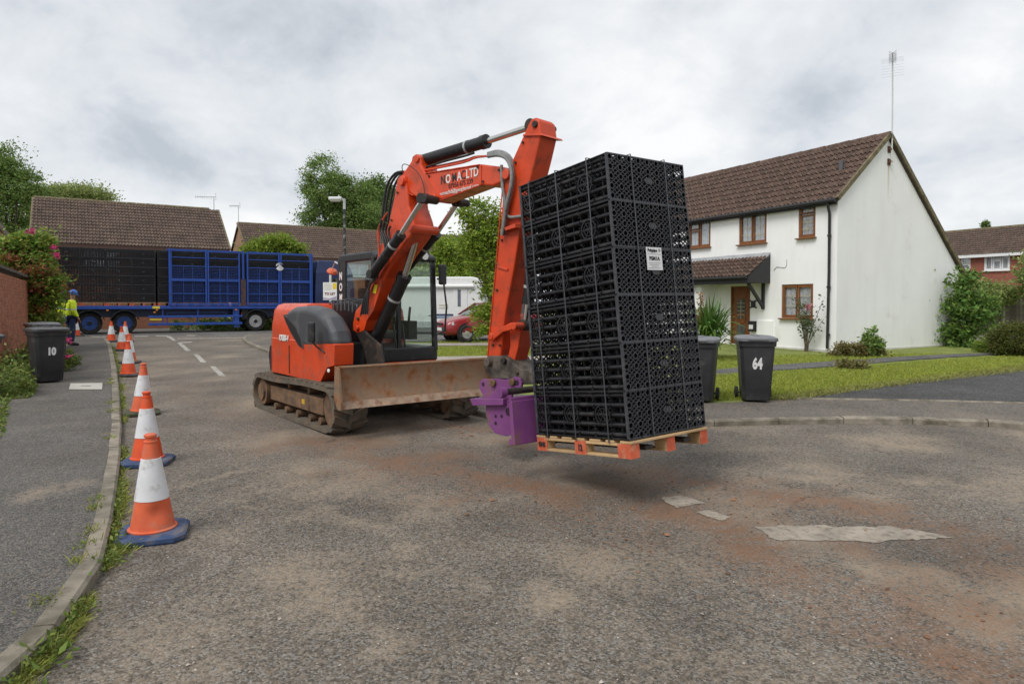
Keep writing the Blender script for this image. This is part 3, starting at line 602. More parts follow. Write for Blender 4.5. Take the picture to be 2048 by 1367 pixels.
def window(root, x0, x1, z0, z1, mat, lights=((0, .5, 0, 1), (.5, 1, 0, 1)), y=0, fw=.055, inset=.06, sill=True, lead=None, curtain=True, name='window'):
    """casement window set in an opening: outer frame, a sash and pane for each light (fractions), sill, glazing bars"""
    fr = MB(); yy = y + inset
    for a, b in (((x0, z0), (x1, z0)), ((x0, z1), (x1, z1))): fr.box(((a[0] + b[0]) / 2, yy, a[1] + (fw / 2 if a[1] == z0 else -fw / 2)), (x1 - x0, .07, fw))
    for x in (x0 + fw / 2, x1 - fw / 2): fr.box((x, yy, (z0 + z1) / 2), (fw, .066, z1 - z0 - 2 * fw))
    w = fr.build(name, mat, root, bevel=.006)
    W_, H_ = x1 - x0, z1 - z0
    for a, b, c, d in lights:
        ax, bx, cz, dz = x0 + W_ * a, x0 + W_ * b, z0 + H_ * c, z0 + H_ * d; s = MB(); t = fw * .8
        e0 = fw if a == 0 else t * .5; e1 = fw if b == 1 else t * .5; e2 = fw if c == 0 else t * .5; e3 = fw if d == 1 else t * .5
        ax += e0; bx -= e1; cz += e2; dz -= e3
        for zc in (cz + t / 2, dz - t / 2): s.box(((ax + bx) / 2, yy - .012, zc), (bx - ax, .05, t))
        for xc in (ax + t / 2, bx - t / 2): s.box((xc, yy - .012, (cz + dz) / 2), (t, .048, dz - cz - 2 * t))
        s.build('sash', mat, w, bevel=.004)
        g = MB(); g.box(((ax + bx) / 2, yy, (cz + dz) / 2), (bx - ax - t, .006, dz - cz - t)); g.build('pane', PANE, w)
        if lead:
            nx_, nz_ = lead
            for k in range(1, nx_): b_ = MB(); b_.box((ax + (bx - ax) * k / nx_, yy - .008, (cz + dz) / 2), (.014, .006, dz - cz - 2 * t)); b_.build('glazing_bar', LEADB, w)
            for k in range(1, nz_): b_ = MB(); b_.box(((ax + bx) / 2, yy - .009, cz + (dz - cz) * k / nz_), (bx - ax - 2 * t, .006, .014)); b_.build('glazing_bar', LEADB, w)
    if sill: s = MB(); s.box(((x0 + x1) / 2, y - .03, z0 - .022), (W_ + .1, .16, .04)); s.build('sill', mat, w, bevel=.008)
    r = MB(); r.add([(x0, yy + .45, z0), (x1, yy + .45, z0), (x1, yy + .45, z1), (x0, yy + .45, z1)], [(0, 1, 2, 3)]); r.build('room_shade_sheet', ROOM_SHADE, w)  # dark sheet behind the panes, painting the shade of the unlit interior
    if curtain:
        k = 9
        for sgn, a in ((1, x0 + .02), (-1, x1 - .02)):
            c_ = MB(); cw = W_ * .5; pts = [(a + sgn * cw * i / k, yy + .035 + .018 * math.sin(i * 2.1)) for i in range(k + 1)]
            for p, q in zip(pts, pts[1:]): c_.add([(p[0], p[1], z0), (q[0], q[1], z0), (q[0], q[1], z1), (p[0], p[1], z1)], [(0, 1, 2, 3)])
            c_.build('curtain', CURT, w)
    return w
# ---------------------------------------------------------------- the white rendered house
cw = gp(1672, 704.5, KH)
HX = Vector((.486, -.874, 0)).normalized(); HRZ = math.atan2(HX.y, HX.x)
wh = empty('white_house', (cw.x, cw.y, G(cw.y) + KH - .02), HRZ, 'white rendered house with brown tiled roof, brown windows and a blank gable wall', 'house')
ze = lx(wh, 1674, 392, 1, 0).z; ap = lx(wh, 1776, 270, 0, 0); rr_ = lx(wh, 1913, 527, 0, 0); ya, za = ap.y, ap.z
slope_b = (za - rr_.z) / (rr_.y - ya); yb = rr_.y + .45; zb = za - slope_b * (yb - ya)
LH = 13.5
def fw_(px, py): p = lx(wh, px, py, 1, 0); return p.x, p.z
wins = []
for (a, b, c, d) in ((1376, 438, 1421, 495), (1478, 421, 1533, 487), (1597, 404, 1631, 475), (1563, 568, 1626, 636)):
    x0 = fw_(a, (b + d) / 2)[0]; x1 = fw_(c, (b + d) / 2)[0]; xm = (a + c) / 2; z1 = min(fw_(xm, b)[1], ze - .03); z0 = fw_(xm, d)[1]; wins.append((x0, x1, z0, z1))
dx0, dx1 = fw_(1461, 630)[0], fw_(1500, 630)[0]; dz1 = fw_(1480, 572)[1]
door_h = (dx0, dx1, .05, dz1)
m = MB(); wall_holes(m, -LH, 0, -.3, ze, wins + [door_h], 0, .13)
m.add([(0, 0, -.3), (0, yb, -.3), (0, yb, zb), (0, ya, za), (0, 0, ze)], [(0, 1, 2, 3, 4)])
m.add([(-LH, 0, -.3), (-LH, yb, -.3), (-LH, yb, zb), (-LH, ya, za), (-LH, 0, ze)], [(4, 3, 2, 1, 0)])
m.add([(-LH, yb, -.3), (0, yb, -.3), (0, yb, zb), (-LH, yb, zb)], [(3, 2, 1, 0)])
m.build('wall', RENDER, wh)
m = MB(); m.box((-.02, yb / 2, .03), (.07, yb, .1)); m.box((-LH / 2, -.012, .03), (LH, .05, .1)); m.build('plinth', MAT('plinth_render', (.62, .60, .56), .9, var=.12, scale=3), wh)
window(wh, *wins[0], WOOD, ((0, .5, 0, .62), (0, .5, .62, 1), (.5, 1, 0, 1)))
window(wh, *wins[1], WOOD, lead=(2, 4)); window(wh, *wins[2], WOOD, ((0, 1, 0, .66), (0, 1, .66, 1)), lead=(2, 3)); window(wh, *wins[3], WOOD, lead=(1, 3))
# door
d = MB(); d.box(((dx0 + dx1) / 2, .08, (.05 + dz1) / 2), (dx1 - dx0 - .1, .05, dz1 - .06)); dr = d.build('front_door', MAT('door_wood', (.20, .065, .017), .4, var=.2, scale=5), wh, bevel=.006)
d = MB()
for x in (dx0 + .025, dx1 - .025): d.box((x, .06, (.05 + dz1) / 2), (.05, .1, dz1 - .05))
d.box(((dx0 + dx1) / 2, .06, dz1 - .025), (dx1 - dx0 - .1, .1, .05)); d.build('door_frame', WOOD, dr)
xm = (dx0 + dx1) / 2; zc = dz1 * .62
pts = [(xm + .17 * math.cos(t), .05, zc + .18 + .17 * math.sin(t)) for t in [math.pi * k / 8 for k in range(9)]] + [(xm - .17, .05, zc - .32), (xm + .17, .05, zc - .32)]
d = MB(); d.prism(pts, (0, -.012, 0)); d.prism([(xm - .17, .05, .25), (xm + .17, .05, .25), (xm + .17, .05, .72), (xm - .17, .05, .72)], (0, -.012, 0)); d.build('door_pane', MAT('leaded_glass', (.10, .11, .10), .15, var=.4, scale=12), dr)
d = MB(); d.ring((xm, .052, .95), (0, -1, 0), .19, .13, .02, 20); d.build('round_moulding', WOOD, dr)
d = MB()
for k in range(1, 5): d.box((xm, .034, zc - .32 + k * .13), (.33, .006, .012))
d.box((xm, .033, zc), (.012, .006, .66)); d.build('lead_strip', LEADB, dr)
d = MB(); d.cyl((dx0 + .13, .05, 1.0), (dx0 + .13, -.02, 1.0), .018, 8); d.bar((dx0 + .13, -.02, 1.0), (dx0 + .24, -.02, 1.0), .018, .025); d.build('door_handle', MAT('brass', (.5, .36, .12), .3, .9), dr)
# roof: front slope tiled one by one
rf = MB(); ov = .12; zd = (za - ze) / ya
rf.prism([(0.06, -ov, ze - zd * ov - .02), (0.06, ya, za - .02), (.06, yb + .25, za - slope_b * (yb + .25 - ya) - .02), (.06, yb + .25, za - slope_b * (yb + .25 - ya) - .1), (.06, ya, za - .12), (.06, -ov, ze - zd * ov - .1)], (-LH - .12, 0, 0))
roof = rf.build('roof', MAT('roof_felt', (.07, .05, .04), .9, var=.2), wh)
sv = Vector((0, ya + ov, za - ze + zd * ov)); vis = 10.8
camloc = FRAME[wh.name].inverted() @ CAMP
tile_field(wh, roof, (-vis, -ov - .03, ze - zd * ov + .0), (1, 0, 0), sv, vis + .08, sv.length + .02, .30, .33, TILE, 300, order=lambda p: -p.x)
bs = Vector((0, yb + .25 - ya, -slope_b * (yb + .25 - ya)))
rd = MB()
for k in range(int(LH / .45)): rd.tube([(.08 - k * .45, ya, za + .005 + .006 * (k % 2)), (.08 - k * .45 - .44, ya, za - .005 + .006 * (k % 2))], .1, 10)
rd.build('ridge_tile', TILE, roof, smooth=50)
vg = MB(); vg.bar((.075, -ov, ze - zd * ov + .01), (.075, ya, za + .01), .12, .09, up=(1, 0, 0)); vg.bar((.075, ya, za + .01), (.075, yb + .2, za - slope_b * (yb + .2 - ya) + .01), .12, .09, up=(1, 0, 0)); vg.build('verge', LICHEN, roof)
tf = MB(); nb = int(bs.length / .33)
for k in range(nb):                                       # stepped tile edges seen end-on up the rear verge
    p = Vector((.06, ya, za)) + bs * (k / nb); q = p + bs / nb; tf.bar(p + Vector((0, .02, .035)), q + Vector((0, .035, .06)), .14, .03, up=(1, 0, 0))
tf.build('verge_tile', LICHEN, roof)
gt = MB(); gt.box((-LH / 2, -ov - .01, ze - zd * ov - .06), (LH + .1, .03, .15)); gt.build('fascia', BLACKP, wh)
gt = MB(); gt.box((-LH / 2, -ov / 2, ze - zd * ov - .12), (LH, ov, .02)); gt.build('soffit', BLACKP, wh)
gt = MB(); gt.tube([(-LH, -ov - .09, ze - zd * ov - .04), (.07, -ov - .09, ze - zd * ov - .03)], .06, 10); gt.build('gutter', BLACKP, wh, smooth=50)
gt = MB(); xd = fw_(1662, 480)[0]
gt.tube([(xd + .02, -ov - .08, ze - zd * ov - .08), (xd + .02, -ov - .06, ze - .28), (xd, -.08, ze - .5), (xd, -.075, 2.4), (xd - .03, -.075, .12)], .04, 10)
for z in (.5, 1.9, 3.4): gt.ring((xd - .005, -.075, z), (0, 0, 1), .058, .03, .06, 12)
gt.build('downpipe', BLACKP, wh, smooth=50)
fl = MB(); fp = lx(wh, 1680, 338, 1, 1.0); fl.tube([(fp.x, 1.05, fp.z - .35), (fp.x, 1.05, fp.z + .25)], .07, 10); fl.build('flue_pipe', MAT('grey_flue', (.10, .10, .11), .5), wh, smooth=50)
# porch canopy
px0 = -9.0; px1 = fw_(1541, 530)[0]; pzt = fw_(1541, 508)[1]; pzb = fw_(1537, 569)[1] + .05; pj = 1.0
m = MB(); m.prism([(px1, -.005, pzt), (px1, -.005, pzb), (px1, -pj, pzb), (px1, -pj, pzb + .22)], (-.05, 0, 0)); can = m.build('porch_canopy', BLACKP, wh)
m = MB(); m.box(((px0 + px1) / 2, -pj - .01, pzb + .1), (px1 - px0, .04, .24)); m.box(((px0 + px1) / 2 - .06, -pj / 2, pzb + .02), (px1 - px0 - .12, pj, .02)); m.build('fascia_board', BLACKP, can)
cv_ = Vector((0, pj + .06, pzt - pzb - .2))
tile_field(wh, can, (px0, -pj - .06, pzb + .2), (1, 0, 0), cv_, px1 - px0 + .03, cv_.length * .88, .3, .24, TILE, 140, order=lambda p: -p.x, name='canopy_tile')
m = MB(); m.prism([(px0, -.004, pzt + .06), (px0, -.004, pzt - .1), (px0, -.2, pzt - .14), (px0, -.2, pzt - .11)], (px1 - px0, 0, 0)); m.build('lead_flashing', LEAD, can)
m = MB(); m.tube([(px0, -pj - .1, pzb + .17), (px1, -pj - .1, pzb + .17)], .05, 8); m.build('canopy_gutter', BLACKP, can, smooth=50)
xb = px1 - .25
m = MB(); m.box((xb, -.04, pzb - .42), (.08, .08, .84)); m.bar((xb, -.06, pzb - .75), (xb, -pj * .72, pzb - .02), .07, .09); m.build('bracket', BLACKP, can)
m = MB(); m.box((dx0 - .75, -.4, 1.1), (.32, .8, 2.25)); m.build('porch_pier', RENDER, wh)
m = MB(); m.cyl((dx0 - .95, -pj + .02, .0), (dx0 - .95, -pj + .02, pzb), .035, 8); m.build('porch_post', BLACKP, can)
# fittings on the front wall
def onwall(px, py): return Vector((fw_(px, py)[0], 0, fw_(px, py)[1]))
p = onwall(1507, 652); m = MB(); m.box((p.x, -.06, p.z), (.26, .12, .34)); mb_ = m.build('letter_box', BLACKP, wh, bevel=.01); m = MB(); m.box((p.x, -.123, p.z - .02), (.17, .006, .14)); m.build('name_plate', WHITEP, mb_)
p = onwall(1531, 662); m = MB(); m.box((p.x, -.02, p.z - .05), (.62, .05, .78)); m.build('meter_box', RENDER, wh, bevel=.008)
p = onwall(1507, 608); m = MB(); m.box((p.x, -.02, p.z), (.18, .03, .22)); [m.box((p.x + a * .11, -.02, p.z + b * .11), (.07, .025, .05)) for a in (-1, 1) for b in (-1, 1)]; m.build('house_plaque', BLACKP, wh, bevel=.01)
cbl = MB(); c1 = onwall(1548, 540); c2 = onwall(1574, 526); cbl.tube([(c1.x, -.012, c1.z), (c1.x + .12, -.012, c1.z + .1), (c2.x - .06, -.012, c2.z - .14), (c2.x, -.012, c2.z - .05), (c2.x, -.012, c2.z + .12)], .009, 6); cbl.build('cable', MAT('grey_cable', (.4, .4, .4), .6), wh)
# aerial mast clamped to the gable
def gab(px, py): p = lx(wh, px, py, 0, 0); return p
ALU = MAT('aluminium', (.55, .56, .57), .35, .8, var=.1)
b1, b2, tp = gab(1782, 300), gab(1782, 325), gab(1781, 128)
ar = empty('television_aerial', FRAME[wh.name] @ Vector((.1, b2.y - .12, b2.z)), HRZ, 'tall television aerial on a white mast clamped to the white gable peak', 'aerial')
h_ = tp.z - b2.z
m = MB(); m.tube([(0, 0, -.1), (0, 0, h_ * .5), (-.02, 0, h_)], .022, 8); m.build('mast', MAT('mast', (.62, .62, .6), .5), ar, smooth=50)
CLM = MAT('rusty_clamp', (.10, .06, .04), .8, dirt=((.2, .08, .03), .5, 9))
for z in (.0, b1.z - b2.z): m = MB(); m.box((-.04, 0, z), (.1, .1, .05)); m.box((-.09, 0, z), (.02, .14, .2)); m.build('clamp', CLM, ar)
def _mth(op, a, b=None):                                  # rust run below the lower clamp
    q = _n.new('ShaderNodeMath'); q.operation = op; q.use_clamp = op == 'MULTIPLY'
    for i, v in enumerate((a, b)):
        if v is None: continue
        if isinstance(v, (int, float)): q.inputs[i].default_value = v
        else: _l.new(v, q.inputs[i])
    return q.outputs[0]
_sx = _n.new('ShaderNodeSeparateXYZ'); _l.new(_t.outputs['Object'], _sx.inputs[0])
_dy = _mth('ABSOLUTE', _mth('SUBTRACT', _sx.outputs[1], b2.y - .12)); _band = _mth('MAXIMUM', _mth('SUBTRACT', 1.0, _mth('DIVIDE', _dy, .07)), 0)
_dz = _mth('SUBTRACT', b2.z, _sx.outputs[2]); _in = _mth('MULTIPLY', _mth('GREATER_THAN', _dz, 0), _mth('MAXIMUM', _mth('SUBTRACT', 1.0, _mth('DIVIDE', _dz, 1.3)), 0))
_x2 = _n.new('ShaderNodeMix'); _x2.data_type = 'RGBA'; _l.new(_mth('MULTIPLY', _mth('MULTIPLY', _band, _in), .75), _x2.inputs[0]); _l.new(_x.outputs[2], _x2.inputs[6]); _x2.inputs[7].default_value = (.42, .25, .10, 1); _l.new(_x2.outputs[2], _b.inputs['Base Color'])
ydir = Vector((.50, -.80, .12)).normalized(); bm0 = Vector((-.02, 0, h_)); m = MB(); m.bar(bm0 - ydir * .2, bm0 + ydir * .75, .02, .02); m.build('boom', ALU, ar)
lat = ydir.cross(Vector((0, 0, 1))).normalized(); upv = lat.cross(ydir); m = MB()
for k in range(10):
    c = bm0 + ydir * (.06 + k * .072)
    for s in (-1, 1): m.bar(c, c + (lat * .1 + upv * .06 * s) , .005, .005); m.bar(c, c - (lat * .1 - upv * .06 * s), .005, .005)
m.build('director', BLACKP, ar); m = MB()
for s in (-1, 1):
    for k in range(5): c = bm0 - ydir * (.05 + .06 * k) + upv * s * (.05 + k * .06); m.bar(c - lat * .3, c + lat * .3, .005, .005)
    m.bar(bm0, bm0 - ydir * .29 + upv * s * .3, .012, .012)
m.build('reflector', ALU, ar)
# ---------------------------------------------------------------- terraces beyond the cross road, parallel to it
TD = Vector((.845, .536, 0)).normalized(); TRZ = math.atan2(TD.y, TD.x)
def terrace(name, label, ridge_px, Zd, right_px, he, half, wcols, cat='house', tile=(.33, .34), ridge=True, mat=None, brick=None, wwhite=True):
    R0 = atY(*ridge_px, Zd); zr = R0.z; base = G(40) - .05
    o = empty(name, (R0.x, R0.y, base), TRZ, label, cat); yv = FRAME[o.name].to_3x3() @ Vector((0, 1, 0))
    o.location = Vector((R0.x, R0.y, base)) - yv * half; FRAME[o.name] = Matrix.Translation(o.location) @ Matrix.Rotation(TRZ, 4, 'Z')
    L = lx(o, *right_px, 1, half).x; hr = zr - base; he -= 0
    hol = [(x, x + 1.5, he - 1.45, he - .25) for x in wcols if x + 1.5 < L]
    m = MB(); wall_holes(m, 0, L, -.2, he, hol, 0, .1)
    for x, rev in ((0, True), (L, False)):
        q = [(x, 0, -.2), (x, 2 * half, -.2), (x, 2 * half, he), (x, half, hr - .05), (x, 0, he)]; m.add(q, [tuple(range(5))[::-1] if rev else tuple(range(5))])
    m.add([(0, 2 * half, -.2), (L, 2 * half, -.2), (L, 2 * half, he), (0, 2 * half, he)], [(3, 2, 1, 0)]); m.build('wall', brick or FARBRICK, o)
    for hh in hol: window(o, *hh, WHITEP, curtain=True)
    ov = .3; s = (hr - he) / half; rf = MB()
    rf.prism([(-.12, -ov, he - s * ov), (-.12, half, hr), (-.12, 2 * half + ov, he - s * ov), (-.12, 2 * half + ov, he - s * ov - .1), (-.12, half, hr - .12), (-.12, -ov, he - s * ov - .1)], (L + .24, 0, 0))
    rr = rf.build('roof', mat or TILE2, o); vv = Vector((0, half + ov, hr - he + s * ov))
    tile_field(o, rr, (-.12, -ov - .02, he - s * ov + .005), (1, 0, 0), vv, L + .24, vv.length, tile[0], tile[1], mat or TILE2, 0)
    m = MB()
    for k in range(int((L + .2) / .5)): m.tube([(-.1 + k * .5, half, hr + .02 + .01 * (k % 2)), (.38 + k * .5, half, hr + .02)], .11, 8)
    m.build('ridge_tile', LICHEN, rr, smooth=50)
    for x in (-.13, L + .13): m = MB(); m.bar((x, -ov, he - s * ov + .02), (x, half, hr + .02), .07, .12, up=(1, 0, 0)); m.build('verge', LICHEN, rr)
    m = MB(); m.box((L / 2, -ov - .03, he - s * ov - .08), (L + .2, .04, .2)); m.build('fascia', MAT('brown_fascia', (.09, .045, .03), .6), o)
    return o, L, hr
ta, LA, hra = terrace('terraced_house', 'brick terrace with wide brown tiled roof behind the loaded blue lorry', (72, 396), 38, (432, 421), 4.75, 3.6, (2.2, 5.2, 8.0))
m = MB()
for px in (249, 264):
    v0 = lx(ta, px, 468, 1, 1.3); m.box((v0.x, 1.25, v0.z + .05), (.16, .2, .38))
m.build('roof_vent', MAT('roof_vent', (.16, .15, .15), .6), ta)
tb, LB, hrb = terrace('terraced_house', 'brick terrace with long brown tiled roof behind the street lamp and excavator', (478, 447), 50, (1010, 472), 4.9, 3.6, (3, 7, 11, 15))
m = MB(); m.box((LB * .92, 3.6, hrb + .4), (.1, .1, .9)); m.build('flue_pipe', ALU, tb)
def roof_aerial(px, py_base, py_top, house, yl, label, w):
    p = lx(house, px, py_base, 1, yl); t = lx(house, px, py_top, 1, yl); F_ = FRAME[house.name]
    a = empty('television_aerial', F_ @ p, TRZ, label, 'aerial', None); h = t.z - p.z
    m = MB(); m.cyl((0, 0, -.1), (0, 0, h), .025, 6); m.build('mast', ALU, a)
    m = MB(); m.bar((-w, 0, h - .05), (.15, 0, h + .05), .03, .03); m.build('boom', ALU, a)
    m = MB()
    for k in range(9): x = -w + w * k / 8; m.bar((x, -.18, h - .05 + .01 * k), (x, .18, h - .05 + .01 * k), .014, .014); m.bar((x, 0, h - .12), (x, 0, h + .05), .014, .014)
    for s in (-1, 1): m.bar((.1, -.2, h + .06 + .18 * s), (.1, .2, h + .06 + .18 * s), .014, .014); m.bar((.1, 0, h), (.12, 0, h + .06 + .2 * s), .014, .014)
    m.build('element', ALU, a)
roof_aerial(428, 420, 395, ta, 3.6, 'thin television aerial at the right end of the ridge behind the lorry', 1.05)
roof_aerial(477, 447, 412, tb, 3.6, 'thin television aerial at the left end of the far ridge beside the brick gable', .6)
# red brick house past the white gable
rb0 = atY(1890, 466, 50); R_ = empty('brick_house', (rb0.x, rb0.y, G(40)), HRZ, 'red brick house with white windows behind the garden fence', 'house')
yv = FRAME[R_.name].to_3x3() @ Vector((0, 1, 0)); R_.location = Vector((rb0.x, rb0.y, G(40))) - yv * 3.4; FRAME[R_.name] = Matrix.Translation(R_.location) @ Matrix.Rotation(HRZ, 4, 'Z')
hr = rb0.z - G(40); e0 = lx(R_, 1925, 507, 1, 0).z
def rb(px, py): p = lx(R_, px, py, 1, 0); return p.x, p.z
RBRICK = brickwall_mat('red_brick', (.33, .085, .05), (.24, .065, .042), (.30, .2, .15))
hol = []
for a, b, c, d in ((1968, 507, 2020, 541), (1921, 510, 1941, 541)): hol.append((rb(a, 524)[0], rb(c, 524)[0], rb((a + c) / 2, d)[1], min(rb((a + c) / 2, b)[1], e0 - .1)))
m = MB(); wall_holes(m, -8, 9, -.2, e0, hol, 0, .08); m.add([(9, 0, -.2), (9, 7, -.2), (9, 7, e0), (9, 3.4, hr), (9, 0, e0)], [tuple(range(5))]); m.build('wall', RBRICK, R_)
window(R_, *hol[0], WHITEP, ((0, .33, 0, 1), (.33, .67, 0, .62), (.33, .67, .62, 1), (.67, 1, 0, 1)), fw=.08); window(R_, *hol[1], WHITEP, ((0, 1, 0, .45), (0, 1, .45, 1)), fw=.08)
s = (hr - e0) / 3.4; rf = MB(); rf.prism([(-8, -.3, e0 - s * .3), (-8, 3.4, hr), (-8, 7, e0), (-8, 7, e0 - .1), (-8, 3.4, hr - .1), (-8, -.3, e0 - s * .3 - .08)], (17.3, 0, 0)); rr = rf.build('roof', TILE2, R_)
vv = Vector((0, 3.7, hr - e0 + s * .3)); tile_field(R_, rr, (-8, -.32, e0 - s * .3 + .005), (1, 0, 0), vv, 17.3, vv.length, .33, .34, TILE2, 0)
m = MB(); m.box((.6, -.33, e0 - s * .3 - .06), (17.2, .04, .22)); m.build('fascia', WHITEP, R_); m = MB(); m.tube([(-8, 3.4, hr + .03), (9.3, 3.4, hr + .03)], .12, 8); m.build('ridge_tile', LICHEN, rr)
# brick gable showing at the left edge above the shrub
gl = atY(16, 482, 25); lh = empty('brick_house', (gl.x, gl.y, G(25)), TRZ, 'brick gable end with dark sloping verge showing above the flowering shrub', 'house')
ez = gl.z - G(25); top = ez + 2.6; m = MB(); m.prism([(0, 0, 0), (0, 0, ez), (-2.2, 0, top + .9), (-4.4, 0, ez), (-4.4, 0, 0)], (0, 5, 0)); m.build('wall', FARBRICK, lh)
m = MB(); m.prism([(.25, -.12, ez - .35), (-2.2, -.12, top + 1.02), (-4.65, -.12, ez - .35), (-4.65, -.12, ez - .22), (-2.2, -.12, top + 1.16), (.25, -.12, ez - .22)], (0, 5.24, 0)); m.build('roof', TILE2, lh)
# fence and posts past the gable
FENCE = MAT('fence_board', (.15, .125, .11), .9, var=.25, scale=4, rnd=.2, bump=.3); CONC = MAT('concrete_post', (.40, .38, .34), .9, var=.12)
f0 = gp(1930, 684, KH); f1 = gp(2120, 682, KH); fd = (f1 - f0); fl_ = fd.length; fe = empty('garden_fence', f0, math.atan2(fd.y, fd.x), 'grey weathered board fence with concrete posts beside the gable shrub', 'fence')
fh = lx(fe, 2040, 597, 1, 0).z; nb = int(fl_ / .125); bme = MB(); bme.box((0, 0, 0), (.118, .02, fh - .25)); bme = bme.mesh('board'); bme.materials.append(FENCE)
for k in range(nb): b_ = link('board', bme, None, fe); b_.location = (k * .125 + .06, random.uniform(-.006, .006), .25 + (fh - .25) / 2 + random.uniform(-.012, .012))
m = MB(); m.box((fl_ / 2, .02, .12), (fl_, .05, .24)); m.build('gravel_board', CONC, fe)
pm = MB(); pm.box((0, 0, 0), (.1, .12, fh + .08)); pm = pm.mesh('post'); pm.materials.append(CONC)
xp = lx(fe, 2004, 640, 1, 0).x
for x in (xp - 1.85, xp, xp + 1.85): q = link('post', pm, None, fe); q.location = (x, -.02, (fh + .08) / 2)
# ---------------------------------------------------------------- garden wall of single bricks on the left
BR = MAT('wall_brick', (.34, .115, .058), .85, var=.25, scale=18, bump=.3, bscale=90, rnd=.22); MORT = MAT('mortar', (.36, .27, .19), .95, var=.15, scale=10); COPE = MAT('coping_stone', (.09, .075, .065), .9, var=.3, scale=5, bump=.3)
wp = gp(60, 696, KH); wq = Vector((-11.35, 15.1, 0)); wd = Vector((wq.x - wp.x, wq.y - wp.y, 0)); wr = math.atan2(wd.y, wd.x)
bw = empty('brick_garden_wall', (wp.x, wp.y, G(wp.y) + KH - .05), wr, 'tall red brick garden wall with end pier and dark coping', 'wall')
hw = atY(56, 556, wp.y).z - G(wp.y) - KH + .05; LWl = wd.length + 2.2
m = MB(); m.box((LWl / 2 + .4, 0, hw / 2 - .1), (LWl - .8 + .7, .2, hw - .1)); m.box((.22, 0, hw / 2 - .05), (.435, .435, hw)); m.build('mortar', MORT, bw)
bk = MB(); bk.box((0, 0, 0), (.215, .1025, .065)); bkm = bk.mesh('brick'); bkm.materials.append(BR)
cells = []; rows = int((hw - .1) / .075)
# camera stands on the -y or +y side of the wall: find which
side = 1 if (FRAME[bw.name].inverted() @ CAMP).y > 0 else -1
for j in range(rows):
    z = .04 + j * .075
    for i in range(int((LWl - .45) / .225)):
        x = .45 + .1125 + i * .225 + (.1125 if j % 2 else 0); cells.append((x, side * .058, z, 0))
    for i in range(2): cells.append((.1125 + i * .225 if j % 2 else .05 + i * .27, side * .172, z, 0))
    for yy in (-.11, .11): cells.append((-.001 + .0, yy, z, 1))
Fb = FRAME[bw.name]
def seen(c):
    w = Fb @ Vector(c[:3]); x = 1024 + FPX * w.x / w.y; return -3 < x < 75
cells.sort(key=lambda c: (0 if seen(c) else 1, -c[2])); rest = MB()
for k, c in enumerate(cells):
    T = Matrix.Translation((c[0], c[1] + random.uniform(-.003, .003), c[2])) @ Matrix.Rotation(math.pi / 2 if c[3] else 0, 4, 'Z')
    if k < 300: o = link('brick', bkm, None, bw); o.matrix_local = T
    else: rest.add(bk.v, bk.f, T)
rest.build('brickwork', BR, bw, kind='stuff')
m = MB(); m.box((LWl / 2 + .45, 0, hw - .02), (LWl, .3, .07)); m.box((.2, 0, hw + .03), (.52, .52, .08)); m.build('coping', COPE, bw, bevel=.015)
# ================================================================ trees and plants
L_DARK = LEAF('leaf_dark', (.14, .215, .05), .4, .03); L_MID = LEAF('leaf_mid', (.185, .275, .07), .4, .03); L_PALE = LEAF('leaf_pale', (.30, .36, .12), .35, .03, .4)
L_LIME = LEAF('leaf_lime', (.24, .33, .045), .35, .03, .4); L_SHRUB = LEAF('leaf_shrub', (.21, .29, .05), .4, .05); L_YUC = LEAF('leaf_yucca', (.095, .18, .035), .4, .02, .15); L_RUST = LEAF('leaf_rust', (.24, .10, .04), .4, .03)
PINK = LEAF('petal_pink', (.62, .07, .22), .25, .02, .3); PALEPINK = LEAF('petal_pale', (.75, .35, .42), .2, .02, .3)
def envpx(base, lst, Z, dz=1.0):
    """ellipsoids given as pixel centre and pixel radii at distance Z, as offsets from the tree's base"""
    out = []
    for x, y, rx, ry in lst:
        c = atY(x, y, Z) - Vector(base); k = Z / FPX; out.append((c.x, c.y + random.uniform(-.3, .3) * rx * k, c.z, rx * k, rx * k * dz, ry * k))
    return out
def groundat(px, Z, off=0): p = atY(px, 600, Z); return Vector((p.x, p.y, G(Z) + off))
b = groundat(28, 46); tree('birch_tree', b, envpx(b, [(10, 330, 38, 44), (40, 375, 42, 34), (20, 420, 40, 40), (60, 400, 26, 32), (-30, 380, 50, 80), (30, 460, 30, 30)], 46), L_MID, 'tall dark green birch behind the brick gable at the left', nclump=190, nleaf=160, spread=.4, leaf=.16, trunk=.22, seed=2, nlimb=12)
b = groundat(140, 56); tree('pale_tree', b, envpx(b, [(105, 395, 40, 22), (160, 392, 45, 20), (75, 430, 25, 35)], 56), L_PALE, 'pale yellow-green tree top showing over the left terrace ridge', nclump=150, nleaf=110, spread=.45, leaf=.2, trunk=.2, seed=3)
b = groundat(680, 58); tree('birch_tree', b, envpx(b, [(645, 345, 30, 28), (665, 385, 50, 35), (650, 430, 42, 34), (705, 400, 42, 40), (720, 440, 45, 32), (625, 375, 16, 40), (615, 450, 10, 25)], 58), L_MID, 'tall birch with drooping branches behind the street lamp', nclump=230, nleaf=170, spread=.46, leaf=.18, trunk=.25, seed=4, nlimb=14, up=-.3)
b = groundat(775, 66); tree('dense_tree', b, envpx(b, [(760, 400, 35, 36), (785, 430, 40, 40), (750, 445, 30, 25), (740, 385, 16, 22)], 66), L_DARK, 'darker round-topped tree behind the excavator boom hoses', nclump=220, nleaf=130, spread=.5, leaf=.24, trunk=.25, seed=5)
